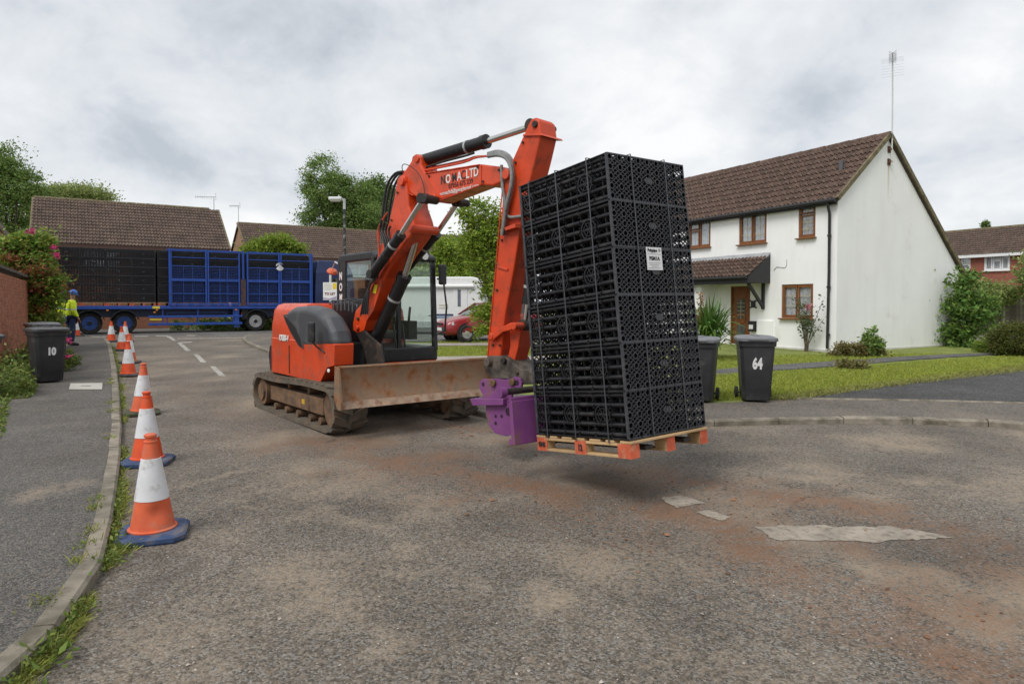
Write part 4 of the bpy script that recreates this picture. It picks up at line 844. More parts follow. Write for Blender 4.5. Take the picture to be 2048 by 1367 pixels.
b = groundat(985, 21.5, KH); tree('young_tree', b, envpx(b, [(955, 425, 36, 26), (985, 470, 50, 40), (950, 500, 30, 32), (1005, 540, 40, 50), (990, 600, 34, 45), (1020, 480, 30, 60), (965, 640, 22, 28), (945, 470, 22, 30)], 21.5), L_LIME, 'light green young tree with loose foliage beside the red car and motorhome', nclump=230, nleaf=75, spread=.2, leaf=.12, trunk=.07, seed=6, nlimb=16, aspect=.42)
b = groundat(880, 38); tree('garden_bush', b, envpx(b, [(860, 520, 45, 34), (910, 515, 45, 38), (945, 540, 40, 40), (890, 560, 70, 35), (830, 540, 30, 30)], 38), L_LIME, 'lime green hedge-like bush behind the white motorhome', 'bush', nclump=260, nleaf=110, spread=.3, leaf=.17, trunk=.1, seed=7)
b = groundat(545, 40); tree('garden_bush', b, envpx(b, [(530, 497, 30, 16), (560, 490, 28, 16), (585, 500, 22, 14), (510, 505, 20, 12)], 40), L_LIME, 'yellow-green bush rising just above the blue cages on the lorry', 'bush', nclump=150, nleaf=90, spread=.25, leaf=.16, trunk=.08, seed=8)
b = groundat(450, 36); tree('low_hedge', b, envpx(b, [(400, 650, 60, 12), (480, 650, 60, 14), (520, 640, 40, 25)], 36), L_MID, 'low hedge seen beneath the lorry trailer', 'hedge', nclump=90, nleaf=80, spread=.25, leaf=.14, trunk=.05, seed=9)
# flowering shrub spilling over the garden wall
b = groundat(72, 20.5, KH)
sh = tree('flowering_shrub', b, envpx(b, [(45, 500, 45, 30), (72, 545, 40, 42), (62, 600, 40, 46), (84, 645, 24, 32), (20, 520, 40, 30), (85, 478, 16, 12), (92, 580, 22, 26), (55, 640, 36, 40)], 20.5), L_SHRUB, 'big green and rust shrub with pink flowers leaning over the brick wall', 'shrub', nclump=300, nleaf=80, spread=.17, leaf=.12, trunk=.06, seed=10, nlimb=14)
rng = np.random.default_rng(3); e_ = envpx(b, [(60, 530, 45, 35), (95, 560, 30, 30), (85, 640, 20, 28)], 20.2)
link('rust_leaves', leaf_mesh(clumps(e_, 24, 50, .16, rng, .7), .12, .5, .1), L_RUST, sh, kind='stuff')
def flower(px, py, Z, r, mat, parent):
    c = atY(px, py, Z) - Vector(parent.location); P = np.array(c) + rng.normal(size=(34, 3)) * r * .4; link('flower', leaf_mesh(P, r, .9, .3), mat, parent)
for x, y in ((62, 464), (108, 495), (115, 512)): flower(x, y, 19.6, .07, PINK, sh)
b = groundat(134, 15.2, KH); P = np.array([0, 0, 0]) + clumps([(0, 0, .2, .16, .3, .22)], 25, 40, .06, rng, .2); vp = empty('valerian_plant', b, 0, 'low plant with pink flower heads beside the bin numbered 10', 'plant'); link('foliage', leaf_mesh(P, .06, .45, .4), WEED, vp, kind='stuff')
for x, y, Z in ((134, 681, 15.2), (131, 714, 15.0)): flower(x, y, Z, .07, PINK, vp)
# ground cover at the wall foot
P = scatter_px([(0, 800), (0, 700), (50, 690), (70, 735), (60, 765), (72, 785), (30, 790)], 5200, KH); P[:, 2] += np.abs(rng.normal(0, .16, len(P))) * (1 + .5 * np.sin(P[:, 0] * 9))
tag(link('wall_foot_weeds', leaf_mesh(P, .085, .55, .4), WEED), 'dense leafy ground cover at the foot of the brick wall', 'weeds', kind='stuff')
P = scatter_px([(0, 880), (0, 780), (70, 772), (66, 795), (20, 800)], 900, KH); P[:, 2] += np.abs(rng.normal(0, .03, len(P)))
tag(link('pavement_weeds', leaf_mesh(P, .06, .5, .3), WEED), 'thin trailing weeds creeping over the pavement from the wall foot', 'weeds', kind='stuff')
# right hand garden
b = groundat(1930, 22.2, KH); tree('tall_shrub', b, envpx(b, [(1925, 580, 28, 40), (1935, 630, 40, 45), (1925, 680, 30, 28), (1960, 620, 30, 30), (1940, 560, 14, 16)], 22.2), LEAF('leaf_laurel', (.14, .235, .05), .45, .03), 'dense green climbing shrub against the rear corner of the white gable', 'shrub', nclump=80, nleaf=70, spread=.24, leaf=.14, trunk=.06, seed=12, surf=.15)
b = groundat(1985, 24, KH); tree('golden_shrub', b, envpx(b, [(1975, 585, 45, 20), (2010, 590, 25, 14), (1960, 600, 30, 25)], 24), L_PALE, 'pale golden shrub hanging over the grey fence', 'shrub', nclump=110, nleaf=70, spread=.18, leaf=.11, trunk=.04, seed=13)
b = groundat(2030, 19, KH); tree('clipped_bush', b, envpx(b, [(2028, 683, 38, 34)], 19), LEAF('leaf_box', (.12, .135, .03), .4, .05), 'clipped round dark bush in front of the fence', 'bush', nclump=260, nleaf=90, spread=.09, leaf=.05, trunk=.05, seed=14, surf=.8)
b = groundat(2075, 23, KH); tree('golden_tree', b, envpx(b, [(2072, 545, 34, 42), (2095, 570, 40, 50)], 23), L_PALE, 'leafy branches hanging in front of the brick house at the right', nclump=110, nleaf=70, spread=.2, leaf=.13, trunk=.07, seed=15)
b = groundat(1972, 75); tree('conifer', b, envpx(b, [(1972, 452, 6, 8), (1972, 462, 8, 8)], 75), L_DARK, 'small dark conifer tip above the far brick house roof', nclump=40, nleaf=60, spread=.14, leaf=.2, trunk=.1, seed=16)
# yucca, roses and weeds in front of the house
yb_ = gp(1420, 716, KH); yu = empty('yucca_plant', yb_, 0, 'spiky green yucca beside the front door of the white house', 'plant'); V = []
for k in range(260):
    a, el = random.uniform(0, 6.28), random.uniform(.1, 1.45); h = random.uniform(.8, 1.35); o = Vector((random.gauss(0, .1), random.gauss(0, .1), random.uniform(.2, .75)))
    d = Vector((math.cos(a) * math.cos(el), math.sin(a) * math.cos(el), math.sin(el))); s = d.cross(Vector((0, 0, 1))).normalized() * .03; tip = o + d * h - Vector((0, 0, .3 * math.cos(el) * h))
    md = o + d * h * .55 + Vector((0, 0, .05)); V.append([o - s * .6, md - s, tip, md + s]); 
V = np.array([[tuple(p) for p in q] for q in V]); link('leaf_blades', quads(V), L_YUC, yu, kind='stuff'); m = MB(); m.tube([(0, 0, -.02), (.02, 0, .4), (0, .02, .75)], [.09, .075, .05], 8); m.build('stem', BARK, yu)
fx = empty('flower_spike', gp(1400, 716, KH), 0, 'dried tan flower spike standing behind the yucca', 'plant'); m = MB(); m.tube([(0, 0, 0), (.02, 0, .9), (0, 0, 1.75)], [.015, .012, .005], 6); m.build('stem', BARK, fx)
P = np.array([(random.gauss(0, .04), random.gauss(0, .04), random.uniform(.9, 1.75)) for _ in range(260)]); link('seed_head', leaf_mesh(P, .06, .5, .2), LEAF('seed', (.35, .2, .09), .4), fx, kind='stuff')
b = gp(1398, 712, KH); P = clumps([(0, 0, .7, .3, .3, .7)], 40, 40, .1, rng, .2); gs = empty('leafy_shrub', b, 0, 'loose green shrub behind the yucca at the porch', 'shrub'); link('foliage', leaf_mesh(P, .08, .45, .3), L_MID, gs, kind='stuff'); m = MB(); m.tube([(0, 0, 0), (.05, 0, .6), (0, .03, 1.3)], [.02, .015, .006], 6); m.build('stem', BARK, gs)
b = gp(1612, 702, KH); ro = empty('rose_bush', b, 0, 'rose bush with thin stems and one pink bloom under the house window', 'rose'); st = MB(); P = []
for k in range(13):
    a = random.uniform(0, 6.28); h = random.uniform(.8, 1.6); r = random.uniform(.15, .55); q = [Vector((random.gauss(0, .04), random.gauss(0, .04), -.02)), Vector((math.cos(a) * r * .4, math.sin(a) * r * .4, h * .5)), Vector((math.cos(a) * r, math.sin(a) * r, h))]
    st.tube(q, [.014, .011, .005], 5)
    for j in range(26): t = random.uniform(.45, 1.05); p = q[1].lerp(q[2], (t - .5) * 2) if t > .5 else q[0].lerp(q[1], t * 2); P.append((p.x + random.gauss(0, .07), p.y + random.gauss(0, .07), p.z + random.gauss(0, .07)))
st.build('stems', BARK, ro); link('foliage', leaf_mesh(np.array(P), .085, .6, .1), LEAF('leaf_rose', (.075, .12, .04), .45, .05), ro, kind='stuff'); flower(1617, 615, b.y - .2, .1, PALEPINK, ro)
def lowplant(name, px, py, env, mat, n, label, leaf=.07, kind='plant'):
    b = gp(px, py, KH); o = empty(name, b, 0, label, kind); link('foliage', leaf_mesh(clumps(env, n, 45, .08, rng, .2), leaf, .5, .35), mat, o, kind='stuff'); return o
lowplant('dry_weed_clump', 1722, 712, [(-.3, 0, .15, .5, .25, .2), (.35, 0, .1, .4, .2, .15)], LEAF('leaf_dry', (.2, .17, .06), .4, .04), 60, 'brown and green weed clump at the foot of the white gable')
lowplant('leafy_weed', 1745, 712, [(0, 0, .35, .22, .2, .35)], L_MID, 36, 'upright green leafy weed against the white gable', .1)
lowplant('grass_tuft', 1706, 737, [(0, 0, .08, .35, .2, .1)], LEAF('tuft', (.22, .2, .07), .4, .04), 26, 'dry grass tuft left unmown on the lawn')
lowplant('ground_ivy', 1985, 703, [(0, 0, .15, .7, .3, .25)], L_SHRUB, 60, 'low green plants at the foot of the grey fence')
for x, y, s, wl_ in ((92, 1328, 1.1, 'big clump of broad-leaved weed in the gutter grass at the kerb bend'), (221, 1138, .7, 'broad-leaved weed in the gutter beside the dented cone base'), (160, 1235, .6, 'small broad-leaved weed in the gutter between two larger weed clumps')):
    b = gp(x, y, 0)
    o = empty('dock_weed', b, 0, wl_, 'weed', 'broad-leaved weeds in the gutter'); P = rng.normal(size=(70, 3)) * [.07 * s, .07 * s, .02] + [0, 0, .05]; link('foliage', leaf_mesh(P, .055 * s, .35, .6), WEED, o, kind='stuff')
# ================================================================ street things
ORANGE_C = MAT('cone_orange', (.66, .075, .015), .55, var=.12, scale=9, dirt=((.35, .16, .09), .22, 7)); ORANGE_F = MAT('cone_orange_faded', (.62, .11, .04), .65, var=.15, scale=8, dirt=((.36, .22, .15), .3, 6))
SLEEVE = MAT('cone_sleeve', (.66, .66, .67), .5, var=.08, scale=7, dirt=((.35, .32, .29), .18, 9)); BLUEB = MAT('cone_base_blue', (.035, .065, .15), .75, var=.25, scale=8, dirt=((.16, .14, .12), .3, 7)); BLACKB = MAT('cone_base_black', (.03, .03, .032), .8, var=.25, scale=8, dirt=((.13, .11, .09), .3, 7)); MOSSB = MAT('cone_base_moss', (.055, .06, .03), .85, var=.4, scale=9)
def cone(px, py, om, bm, label, rz, tilt=(0, 0), sc=1.0, dent=0):
    p = gp(px, py); o = empty('traffic_cone', p, 0, label, 'traffic cone', 'traffic cones along the kerb', rot=(tilt[0], tilt[1], rz)); o.scale = (sc, sc, sc)
    m = MB(); a, c = .235, .07
    oc = [(a, -a + c), (a, a - c), (a - c, a), (-a + c, a), (-a, a - c), (-a, -a + c), (-a + c, -a), (a - c, -a)]
    m.loft([[(x * k, y * k, z) for x, y in oc] for k, z in ((.97, .0), (1, .012), (1, .04), (.93, .055), (.72, .062))]); m.build('base', bm, o, smooth=30)
    def dn(prof, n=28):
        q = MB(); q.lathe(prof, n)
        for i, v in enumerate(q.v):
            k = dent * math.exp(-((math.atan2(v.y, v.x) + 1.1) / .55) ** 2) * math.exp(-((v.z - .2) / .06) ** 2); r = max(math.hypot(v.x, v.y), 1e-4); v.x *= 1 - k / r * .03; v.y *= 1 - k / r * .03
        return q
    f = lambda z: .152 - (z - .07) * (.152 - .042) / .64
    dn([(.165, .058), (.168, .072), (.155, .078)] + [(f(z), z) for z in np.linspace(.08, .3, 10)]).build('cone_skirt', om, o, smooth=35)
    dn([(f(.285) + .002, .285), (f(.287) + .004, .287), (f(.585) + .004, .585), (f(.587) + .001, .587)]).build('white_sleeve', SLEEVE, o, smooth=35)
    dn([(f(.58), .58), (f(.70), .70), (.046, .702), (.047, .712), (.036, .718), (.036, .738), (.044, .744), (.044, .758), (.034, .766), (.012, .767)], 20).build('cone_top', om, o, smooth=35)
cone(306, 1071, ORANGE_F, BLUEB, 'scuffed dented orange and white cone on blue base beside gutter weeds, ending the row', .35, (.01, -.01), 1.0, 1.0)
cone(295, 926, ORANGE_C, BLUEB, 'clean bright orange and white cone on blue base right behind the dented cone', .2)
cone(285, 828, ORANGE_F, MOSSB, 'faded cone with dirty marked sleeve on a mossy base', .5, (.02, .03))
cone(257, 752, ORANGE_C, BLACKB, 'orange and white cone on black base standing against the kerb', .1)
cone(260, 726, ORANGE_F, BLACKB, 'orange and white cone half hidden behind another cone against the kerb', .3)
cone(244, 701, ORANGE_C, BLACKB, 'orange and white cone on black base near the kerb corner', .2)
cone(251, 684, ORANGE_F, BLACKB, 'small far cone in front of the lorry wheel', .1)
cone(223, 683, ORANGE_C, BLACKB, 'orange and white cone at the pavement corner between the lorry wheels', .3)
cone(153, 673, ORANGE_C, BLACKB, 'orange and white cone beside the worker and rear lorry wheel', .2)
# ---------------------------------------------------------------- wheelie bins
BINB = MAT('bin_plastic', (.022, .023, .025), .5, var=.2, scale=4, dirt=((.10, .085, .07), .18, 4)); BING = MAT('bin_plastic_grey', (.035, .036, .04), .5, var=.18, scale=4, dirt=((.10, .09, .075), .2, 4)); LIDG = MAT('bin_lid_grey', (.16, .165, .175), .45, var=.12, scale=5, dirt=((.3, .29, .27), .2, 5)); LIDB = MAT('bin_lid_black', (.05, .05, .053), .4, var=.15, scale=5); NUMW = MAT('white_numerals', (.72, .72, .72), .5, var=.03); RUB = MAT('bin_tyre', (.018, .018, .018), .8)
def bin_(px, py, off, rz, label, num=None, body=BINB, lid=LIDB, sc=1.0, nx=0.0, nz=.62, ns=.2, sx=.62, front=False):
    p = gp(px, py, off); o = empty('wheelie_bin', (p.x, p.y, G(p.y) + off), rz, label, 'wheelie bin', 'wheelie bins put out on the pavements'); o.scale = (sc, sc, sc)
    def rect(hx0, hx1, hy, z, r=.05):
        c = [(hx1 - r, -hy), (hx1, -hy + r), (hx1, hy - r), (hx1 - r, hy), (hx0 + r, hy), (hx0, hy - r), (hx0, -hy + r), (hx0 + r, -hy)]; return [(x, y, z) for x, y in c]
    m = MB(); m.loft([rect(-.22, .24, .2, .03), rect(-.235, .25, .21, .05), rect(-.25, .262, .22, .2), rect(-.255, .268, .222, .21), rect(-.3, .315, .268, .9), rect(-.31, .34, .285, .905), rect(-.31, .345, .29, .985)]); bd = m.build('body', body, o, smooth=35)
    m = MB(); m.loft([rect(-.38, .385, .305, .985, .06), rect(-.385, .39, .31, 1.0, .06), rect(-.38, .385, .305, 1.035, .06), rect(-.33, .33, .26, 1.06, .06), rect(-.25, .25, .19, 1.068, .06)]); ld = m.build('lid', lid, o, smooth=40)
    m = MB(); m.box((0, 0, 1.074), (.4, .1, .014)); m.box((.38, 0, 1.02), (.05, .3, .03)); m.build('lid_grip', lid, ld, bevel=.006)
    m = MB(); m.tube([(-.4, -.2, .97), (-.4, .2, .97)], .02, 8)
    for y in (-.2, .2): m.bar((-.29, y, .95), (-.4, y, .97), .03, .05)
    m.build('handle', body, o)
    m = MB(); m.tube([(-.24, -.25, .1), (-.24, .25, .1)], .014, 8); m.build('axle', RUB, o)
    for y in (-.265, .265):
        m = MB(); s_ = 1 if y > 0 else -1; m.ring((-.24, y - s_ * .03, .1), (0, s_, 0), .1, .065, .05, 20); m.cyl((-.24, y - s_ * .022, .1), (-.24, y + s_ * .014, .1), .066, 14); m.build('wheel', RUB, o, smooth=40)
    if num:
        F_ = FRAME[o.name].to_3x3() @ Matrix.Scale(sc, 3); y = -(.222 + (.268 - .222) * (nz - .21) / .69) - .004
        if front: x_ = .268 + (.315 - .268) * (nz - .21) / .69 + .004; t = text_part(num, ns, (x_, nx, nz), (0, 1, 0), (.068, 0, 1), NUMW, None, 'number', .001, sx, .012)
        else: t = text_part(num, ns, (nx, y, nz), (1, 0, 0), (0, -.066, 1), NUMW, None, 'number', .001, sx, .012)
        t.parent = bd
    return o
bin_(95, 763, KH, -.72, 'black wheelie bin numbered 10 beside the flowering ground cover', '10', nx=.0, ns=.19, nz=.6, sx=.75, front=True)
bin_(86, 738, KH, -.8, 'black wheelie bin with pale lid tucked behind the bin numbered 10', None, lid=LIDG)
bin_(-52, 800, KH, .5, 'dark wheelie bin cut off by the edge, among the wall-foot weeds', None, lid=LIDB)
bin_(1509, 800, KH, -1.78, 'dark grey wheelie bin numbered 64 on the pavement before the white house', '64', BING, LIDG, .98, .0, .62, .24, .62, True)
bin_(1400, 800, KH, -1.95, 'grey wheelie bin half hidden by the hanging black crates', None, BING, LIDG, .96)
# ---------------------------------------------------------------- street lamp, letting board
GALV = MAT('lamp_metal', (.42, .43, .43), .5, .3, var=.2, scale=6); PEEL = MAT('peeling_black_paint', (.022, .024, .026), .6, var=.2, dirt=((.42, .43, .42), .28, 7))
lb = groundat(690, 25, KH); la = empty('street_lamp', lb, 0, 'street lamp with white lantern and peeling black post', 'street lamp'); zt = atY(690, 402, 25).z - lb.z
m = MB(); m.tube([(0, 0, 0), (0, 0, 1.2)], .075, 12); m.build('lamp_base', PEEL, la, smooth=40); m = MB(); m.tube([(0, 0, 1.15), (0, 0, zt - .15)], [.055, .045], 12); m.build('post', PEEL, la, smooth=40)
m = MB(); m.tube([(0, 0, zt - .3), (0, 0, zt + .03)], .05, 10); m.bar((.04, 0, zt + .03), (-.14, 0, zt + .07), .09, .09); m.build('bracket', GALV, la)
m = MB(); m.loft([[(x, y * w, zt + z) for y, z in ((-.1, .04), (-.11, .1), (-.07, .15), (.07, .15), (.11, .1), (.1, .04))] for x, w in ((-.1, .9), (-.16, 1), (-.48, 1), (-.56, .75))]); lt = m.build('lantern', MAT('lantern_white', (.62, .63, .62), .5, var=.08), la, smooth=40)
m = MB(); m.loft([[(x, y * w, zt + z) for y, z in ((-.08, .038), (-.06, -.02), (.06, -.02), (.08, .038))] for x, w in ((-.17, .9), (-.2, 1), (-.46, 1), (-.5, .8))]); m.build('diffuser', MAT('diffuser', (.6, .58, .5), .3), lt); m = MB(); m.lathe([(.03, 0), (.03, .05), (.015, .07)], 10, Matrix.Translation((-.2, 0, zt + .15))); m.build('photocell', GALV, lt)
sb = groundat(661, 27.4, KH); tl = empty('letting_board', sb, -.15, 'white estate agent board reading TO LET on a post beside the excavator cab', 'sign'); k = 27.4 / FPX; zc = atY(661, 582, 27.4).z - sb.z
m = MB(); m.box((0, 0, zc / 2 + .2), (.07, .07, zc + .9)); m.build('post', MAT('white_post', (.6, .6, .58), .6), tl); m = MB(); m.box((0, -.045, zc), (.58, .012, .7)); bo = m.build('board', MAT('board_white', (.74, .74, .74), .5, var=.02), tl)
text_part('TO LET', .135, FRAME[tl.name] @ Vector((0, -.054, zc - .11)), (math.cos(-.15), math.sin(-.15), 0), (0, 0, 1), MAT('dark_red_print', (.16, .015, .02), .6), bo, bold=.006)
m = MB(); m.box((.2, -.053, zc + .2), (.16, .003, .24)); m.build('yellow_panel', MAT('yellow_print', (.75, .55, .03), .6), bo); m = MB(); [m.box((-.08, -.053, zc + .28 - q * .07), (.3, .003, .022)) for q in range(4)]; m.build('small_print', MAT('pale_print', (.5, .45, .3), .6), bo, kind='stuff')
m = MB(); m.prism([(-.28, -.053, zc - .33), (.28, -.053, zc - .33), (.28, -.053, zc - .2), (.0, -.053, zc - .29), (-.28, -.053, zc - .25)], (0, .002, 0)); m.build('curved_band', MAT('mauve_print', (.35, .3, .42), .6), bo)
# ---------------------------------------------------------------- drainage crates (shared shapes)
CRATE_SHADED = MAT('crate_plastic_shaded', (.009, .0092, .011), .45, var=.2, scale=8, dirt=((.06, .055, .05), .15, 5)); CRATE_LIT = MAT('crate_plastic_lit', (.04, .0415, .048), .5, var=.15, scale=9, dirt=((.09, .085, .08), .2, 8))  # one black plastic: inner shade painted darker, lit lattice and rims lighter
CW, CD, CH = 1.0, 1.2, .4; NYT, NZT = 9, 5
tys = [-.5 + .032 + i * (1 - .064) / (NYT - 1) for i in range(NYT)]; tzs = [.034 + j * (.4 - .068) / (NZT - 1) for j in range(NZT)]
def lattice(x, t=.02, rings=True, n=14, step=.0585, w=.0052, hexa=True):
    """diamond lattice end panel with a tube mouth at every crossing, in the y-z plane"""
    m = MB(); r0 = .0285
    if rings:
        for y in tys:
            for z in tzs: m.ring((x, y, z), (1, 0, 0), r0, r0 - .0065, t, n)
    kz = .083 / .117
    def seg(p, q):
        m.bar((x + t * .5, p[0], p[1]), (x + t * .5, q[0], q[1]), w, t * .7, up=(1, 0, 0))
    for sg in (-1, 1):
        c = -1.2
        while c < 1.7:
            pts = []; N_ = 60
            for i in range(N_ + 1):
                y = -.5 + i / N_; z = sg * kz * (y - c) if sg > 0 else kz * (c - y)
                ok = 0.004 < z < .396 and (not rings or all((y - a) ** 2 + (z - b) ** 2 > (r0 - .003) ** 2 for a in tys if abs(a - y) < .03 for b in tzs if abs(b - z) < .03)) and not (hexa and abs(y) < .05 and abs(z - .2) < .03)
                if ok: pts.append((y, z))
                else:
                    if len(pts) > 1: seg(pts[0], pts[-1])
                    pts = []
            if len(pts) > 1: seg(pts[0], pts[-1])
            c += step
    if rings and False:
        for j, z in enumerate(tzs):
            for a, b in zip(tys, tys[1:]): seg((a + r0, z), (b - r0, z))
        for y in tys:
            for a, b in zip(tzs, tzs[1:]): seg((y, a + r0), (y, b - r0))
    if hexa: m.prism([(x, .055 * math.cos(t_), .2 + .034 * math.sin(t_)) for t_ in [math.pi / 3 * k for k in range(6)]], (t, 0, 0))
    return m
def rimm(x, t):
    m = MB(); a = .5; h = .4
    m.box((x + t / 2, 0, .006), (t, 2 * a, .012)); m.box((x + t / 2, 0, h - .006), (t, 2 * a, .012))
    for y in (-a + .005, a - .005): m.box((x + t / 2, y, h / 2), (t, .01, h - .024))
    return m
def crate_meshes():
    R_ = {}
    m = lattice(CD / 2 - .02); R_['end_panel'] = (m, CRATE_LIT); m = lattice(-CD / 2); R_['end_panel.b'] = (m, CRATE_LIT)
    m = MB()
    for y in tys:
        for z in tzs:
            edge = y in (tys[0], tys[-1]); m.tube([(-CD / 2, y, z), (CD / 2, y, z)], .02, 10 if edge else 7, cap=False)
    R_['tube'] = (m, CRATE_SHADED)
    m = MB()
    for k in range(1, 12):                                 # thin cross plates joining the tubes, seen as ribs on the open side
        x = -CD / 2 + k * CD / 12
        for y in tys:
            m.box((x, y, .2), (.004, .02, .37) if y in (tys[0], tys[-1]) else (.004, .012, .37))
    R_['rib'] = (m, CRATE_SHADED)
    m = MB()
    for x_ in (-.4, -.2, 0, .2, .4): q_ = lattice(x_ - .006, .012, False, step=.085, w=.011, hexa=False); m.add(q_.v, q_.f)
    R_['inner_web'] = (m, CRATE_SHADED)
    m = MB()
    for z in (.005, .395):
        m.box((0, 0, z), (CD - .05, .05, .009))
        for y in (-.485, .485): m.box((0, y, z), (CD - .01, .03, .009))
        for k in range(9): m.box((0, -.44 + k * .11, z), (CD - .05, .02, .007))
        for k in range(-5, 6): m.box((k * .105, 0, z), (.018, .94, .0075))
    R_['deck_grid'] = (m, CRATE_SHADED)
    m = MB()
    for x in (CD / 2 - .028, -CD / 2): m2 = rimm(x, .028); m.add(m2.v, m2.f)
    R_['rim'] = (m, CRATE_LIT)
    out = {}
    for k, (m, mt) in R_.items(): me = m.mesh(k, 40 if k == 'tube' else None); me.materials.append(mt); out[k] = me
    return out
CM = crate_meshes()
PORT = []
for ys in (-1, 1):
    m = MB()
    m.ring((0, ys * .478, .2), (0, ys, 0), .092, .08, .014, 22); m.ring((0, ys * .478, .2), (0, ys, 0), .06, .053, .012, 18)
    for a in (0, 1.05, 2.1): m.bar((math.cos(a) * .08, ys * .483, .2 + math.sin(a) * .08), (-math.cos(a) * .08, ys * .483, .2 - math.sin(a) * .08), .008, .01, up=(0, 1, 0))
    me = m.mesh('port'); me.materials.append(CRATE_SHADED); PORT.append(me)
joined = MB()
for k in ('end_panel', 'end_panel.b', 'tube', 'rib', 'deck_grid', 'rim'):
    me = CM[k]; joined.mi = 1 if k in ('end_panel', 'end_panel.b', 'rim') else 0
    joined.add([v.co for v in me.vertices], [list(p.vertices) for p in me.polygons])
CJ = joined.mesh('crate', 40); CJ.materials.append(CRATE_SHADED); CJ.materials.append(CRATE_LIT)
# ---------------------------------------------------------------- pallet
PINE = MAT('pallet_pine', (.45, .30, .15), .8, var=.22, scale=5, bump=.25, bscale=40, rnd=.12); PRED = MAT('pallet_red_paint', (.52, .10, .045), .8, var=.22, scale=9, dirt=((.45, .3, .17), .3, 12)); INKB = MAT('black_stencil', (.02, .018, .016), .8)
def pallet(loc, rot, label, group=None, red=True, D=1.2, W_=1.0, lettering=False):
    o = empty('wooden_pallet', loc, 0, label, 'pallet', group, rot=rot); h = .15
    def part(nm, c, d, mt): m = MB(); m.box(c, d); return m.build(nm, mt, o, bevel=.004)
    for i, y in enumerate((-W_ / 2 + .05, 0, W_ / 2 - .05)):
        part('bottom_board', (0, y, .011), (D - .004, .1, .022), PINE); part('stringer_board', (0, y, .11), (D - .006, .1, .022), PINE)
        for x in (-D / 2 + .07, 0, D / 2 - .07):
            b_ = part('block', (x, y, .0605), (.14 if abs(x) > .1 else .14, .098, .077), PINE)
            if red and (abs(y) > .1 or abs(x) > .1):
                m = MB(); sy = -1 if y < 0 else 1
                if abs(y) > .1: m.box((x, y + sy * .0505, .0605), (.144, .006, .12))
                if abs(x) > .1: sx_ = 1 if x > 0 else -1; m.box((x + sx_ * .0715, y, .0605), (.006, .104, .12))
                m.build('painted_face', PRED, b_)
    for k in range(7): x = -D / 2 + .05 + k * (D - .1) / 6; part('top_board', (x, random.uniform(-.004, .004), .1325), (.1 if k % 2 else .13, W_, .022), PINE)
    return o
# ---------------------------------------------------------------- lorry with blue cages
BLUE = MAT('lorry_blue', (.012, .065, .34), .45, var=.2, scale=3, dirt=((.05, .045, .045), .2, 3), rnd=.06); BLUED = MAT('lorry_blue_dark', (.01, .022, .085), .4, var=.2, scale=3); TYRE = MAT('tyre', (.024, .023, .022), .85, var=.25, scale=9, dirt=((.10, .085, .07), .3, 8)); CHAS = MAT('chassis_black', (.015, .015, .016), .7, var=.2); YELT = MAT('yellow_tape', (.75, .6, .03), .5); AMBER = MAT('amber_lens', (.8, .25, .02), .3); CHROME = MAT('wheel_alloy', (.5, .5, .5), .35, .7, var=.15)
t0 = gp(180, 669); lo = empty('flatbed_lorry', (t0.x, t0.y, G(30)), TRZ, 'blue flatbed lorry with caged sides parked across the end of the street', 'lorry')
TW = 2.45
def wheel(root, x, y, r, w, mats, nm='wheel', out=-1, spokes=0, hubr=.58):
    m = MB(); ax = Vector((0, out, 0)); c = Vector((x, y, r)); n = 28
    rings = []
    for rr2, d in ((r * .62, 0), (r * .9, -.012), (r * .985, .02), (r, .05), (r, w - .05), (r * .97, w - .01), (r * .62, w)): rings.append([c + ax * (w - d) - ax * w + Vector((math.cos(a) * rr2, 0, math.sin(a) * rr2)) for a in [2 * math.pi * k / n for k in range(n)]])
    m.loft(rings, cap=False); ty = m.build(nm, mats[0], root, smooth=40, fix=True)
    m = MB(); hr_ = r * hubr; m.ring(c - ax * .02, ax, r * .63, hr_ * .9, -.05, 24)
    rg = [[c + ax * d + Vector((math.cos(a) * q, 0, math.sin(a) * q)) for a in [2 * math.pi * k / n for k in range(n)]] for q, d in ((r * .62, -.03), (hr_ * .86, -.05), (hr_ * .8, -.13), (hr_ * .5, -.1), (hr_ * .42, -.02), (hr_ * .2, -.0))]
    m.loft(rg); rm = m.build('rim', mats[1], ty, smooth=40, fix=True)
    if not spokes: m = MB(); m.ring(c - ax * .045, ax, hr_ * .9, hr_ * .78, -.02, 24); m.cyl(c - ax * .06, c + ax * .02, hr_ * .3, 14); m.build('hub_and_recess_shade', CHAS, rm, smooth=40)  # black hub, plus a dark ring painting the shade of the rim recess
    if spokes:
        m = MB()
        for k in range(spokes): a = 2 * math.pi * k / spokes; d = Vector((math.cos(a), 0, math.sin(a))); m.bar(c - ax * .02 + d * hr_ * .15, c - ax * .03 + d * hr_ * 1.0, .05 * r / .3, .03, up=ax)
        m.build('spoke', mats[1], rm)
    else:
        m = MB()
        for k in range(10): a = 2 * math.pi * k / 10; d = Vector((math.cos(a), 0, math.sin(a))) * hr_ * .62; m.cyl(c + d - ax * .1, c + d - ax * .06, .018, 6)
        m.build('wheel_nut', CHAS, rm, kind='stuff')
    return ty
RIMB = MAT('rim_blue', (.015, .07, .30), .5, var=.2, dirt=((.05, .04, .04), .25, 6))
for x in (0, 1.36): wheel(lo, x, .35, .5, .35, (TYRE, RIMB)); wheel(lo, x, TW - .05, .5, .35, (TYRE, RIMB), out=1)
wheel(lo, 7.1, .38, .5, .34, (TYRE, CHROME)); wheel(lo, 7.1, TW - .05, .5, .34, (TYRE, CHROME), out=1); wheel(lo, 10.9, .4, .5, .34, (TYRE, CHROME))
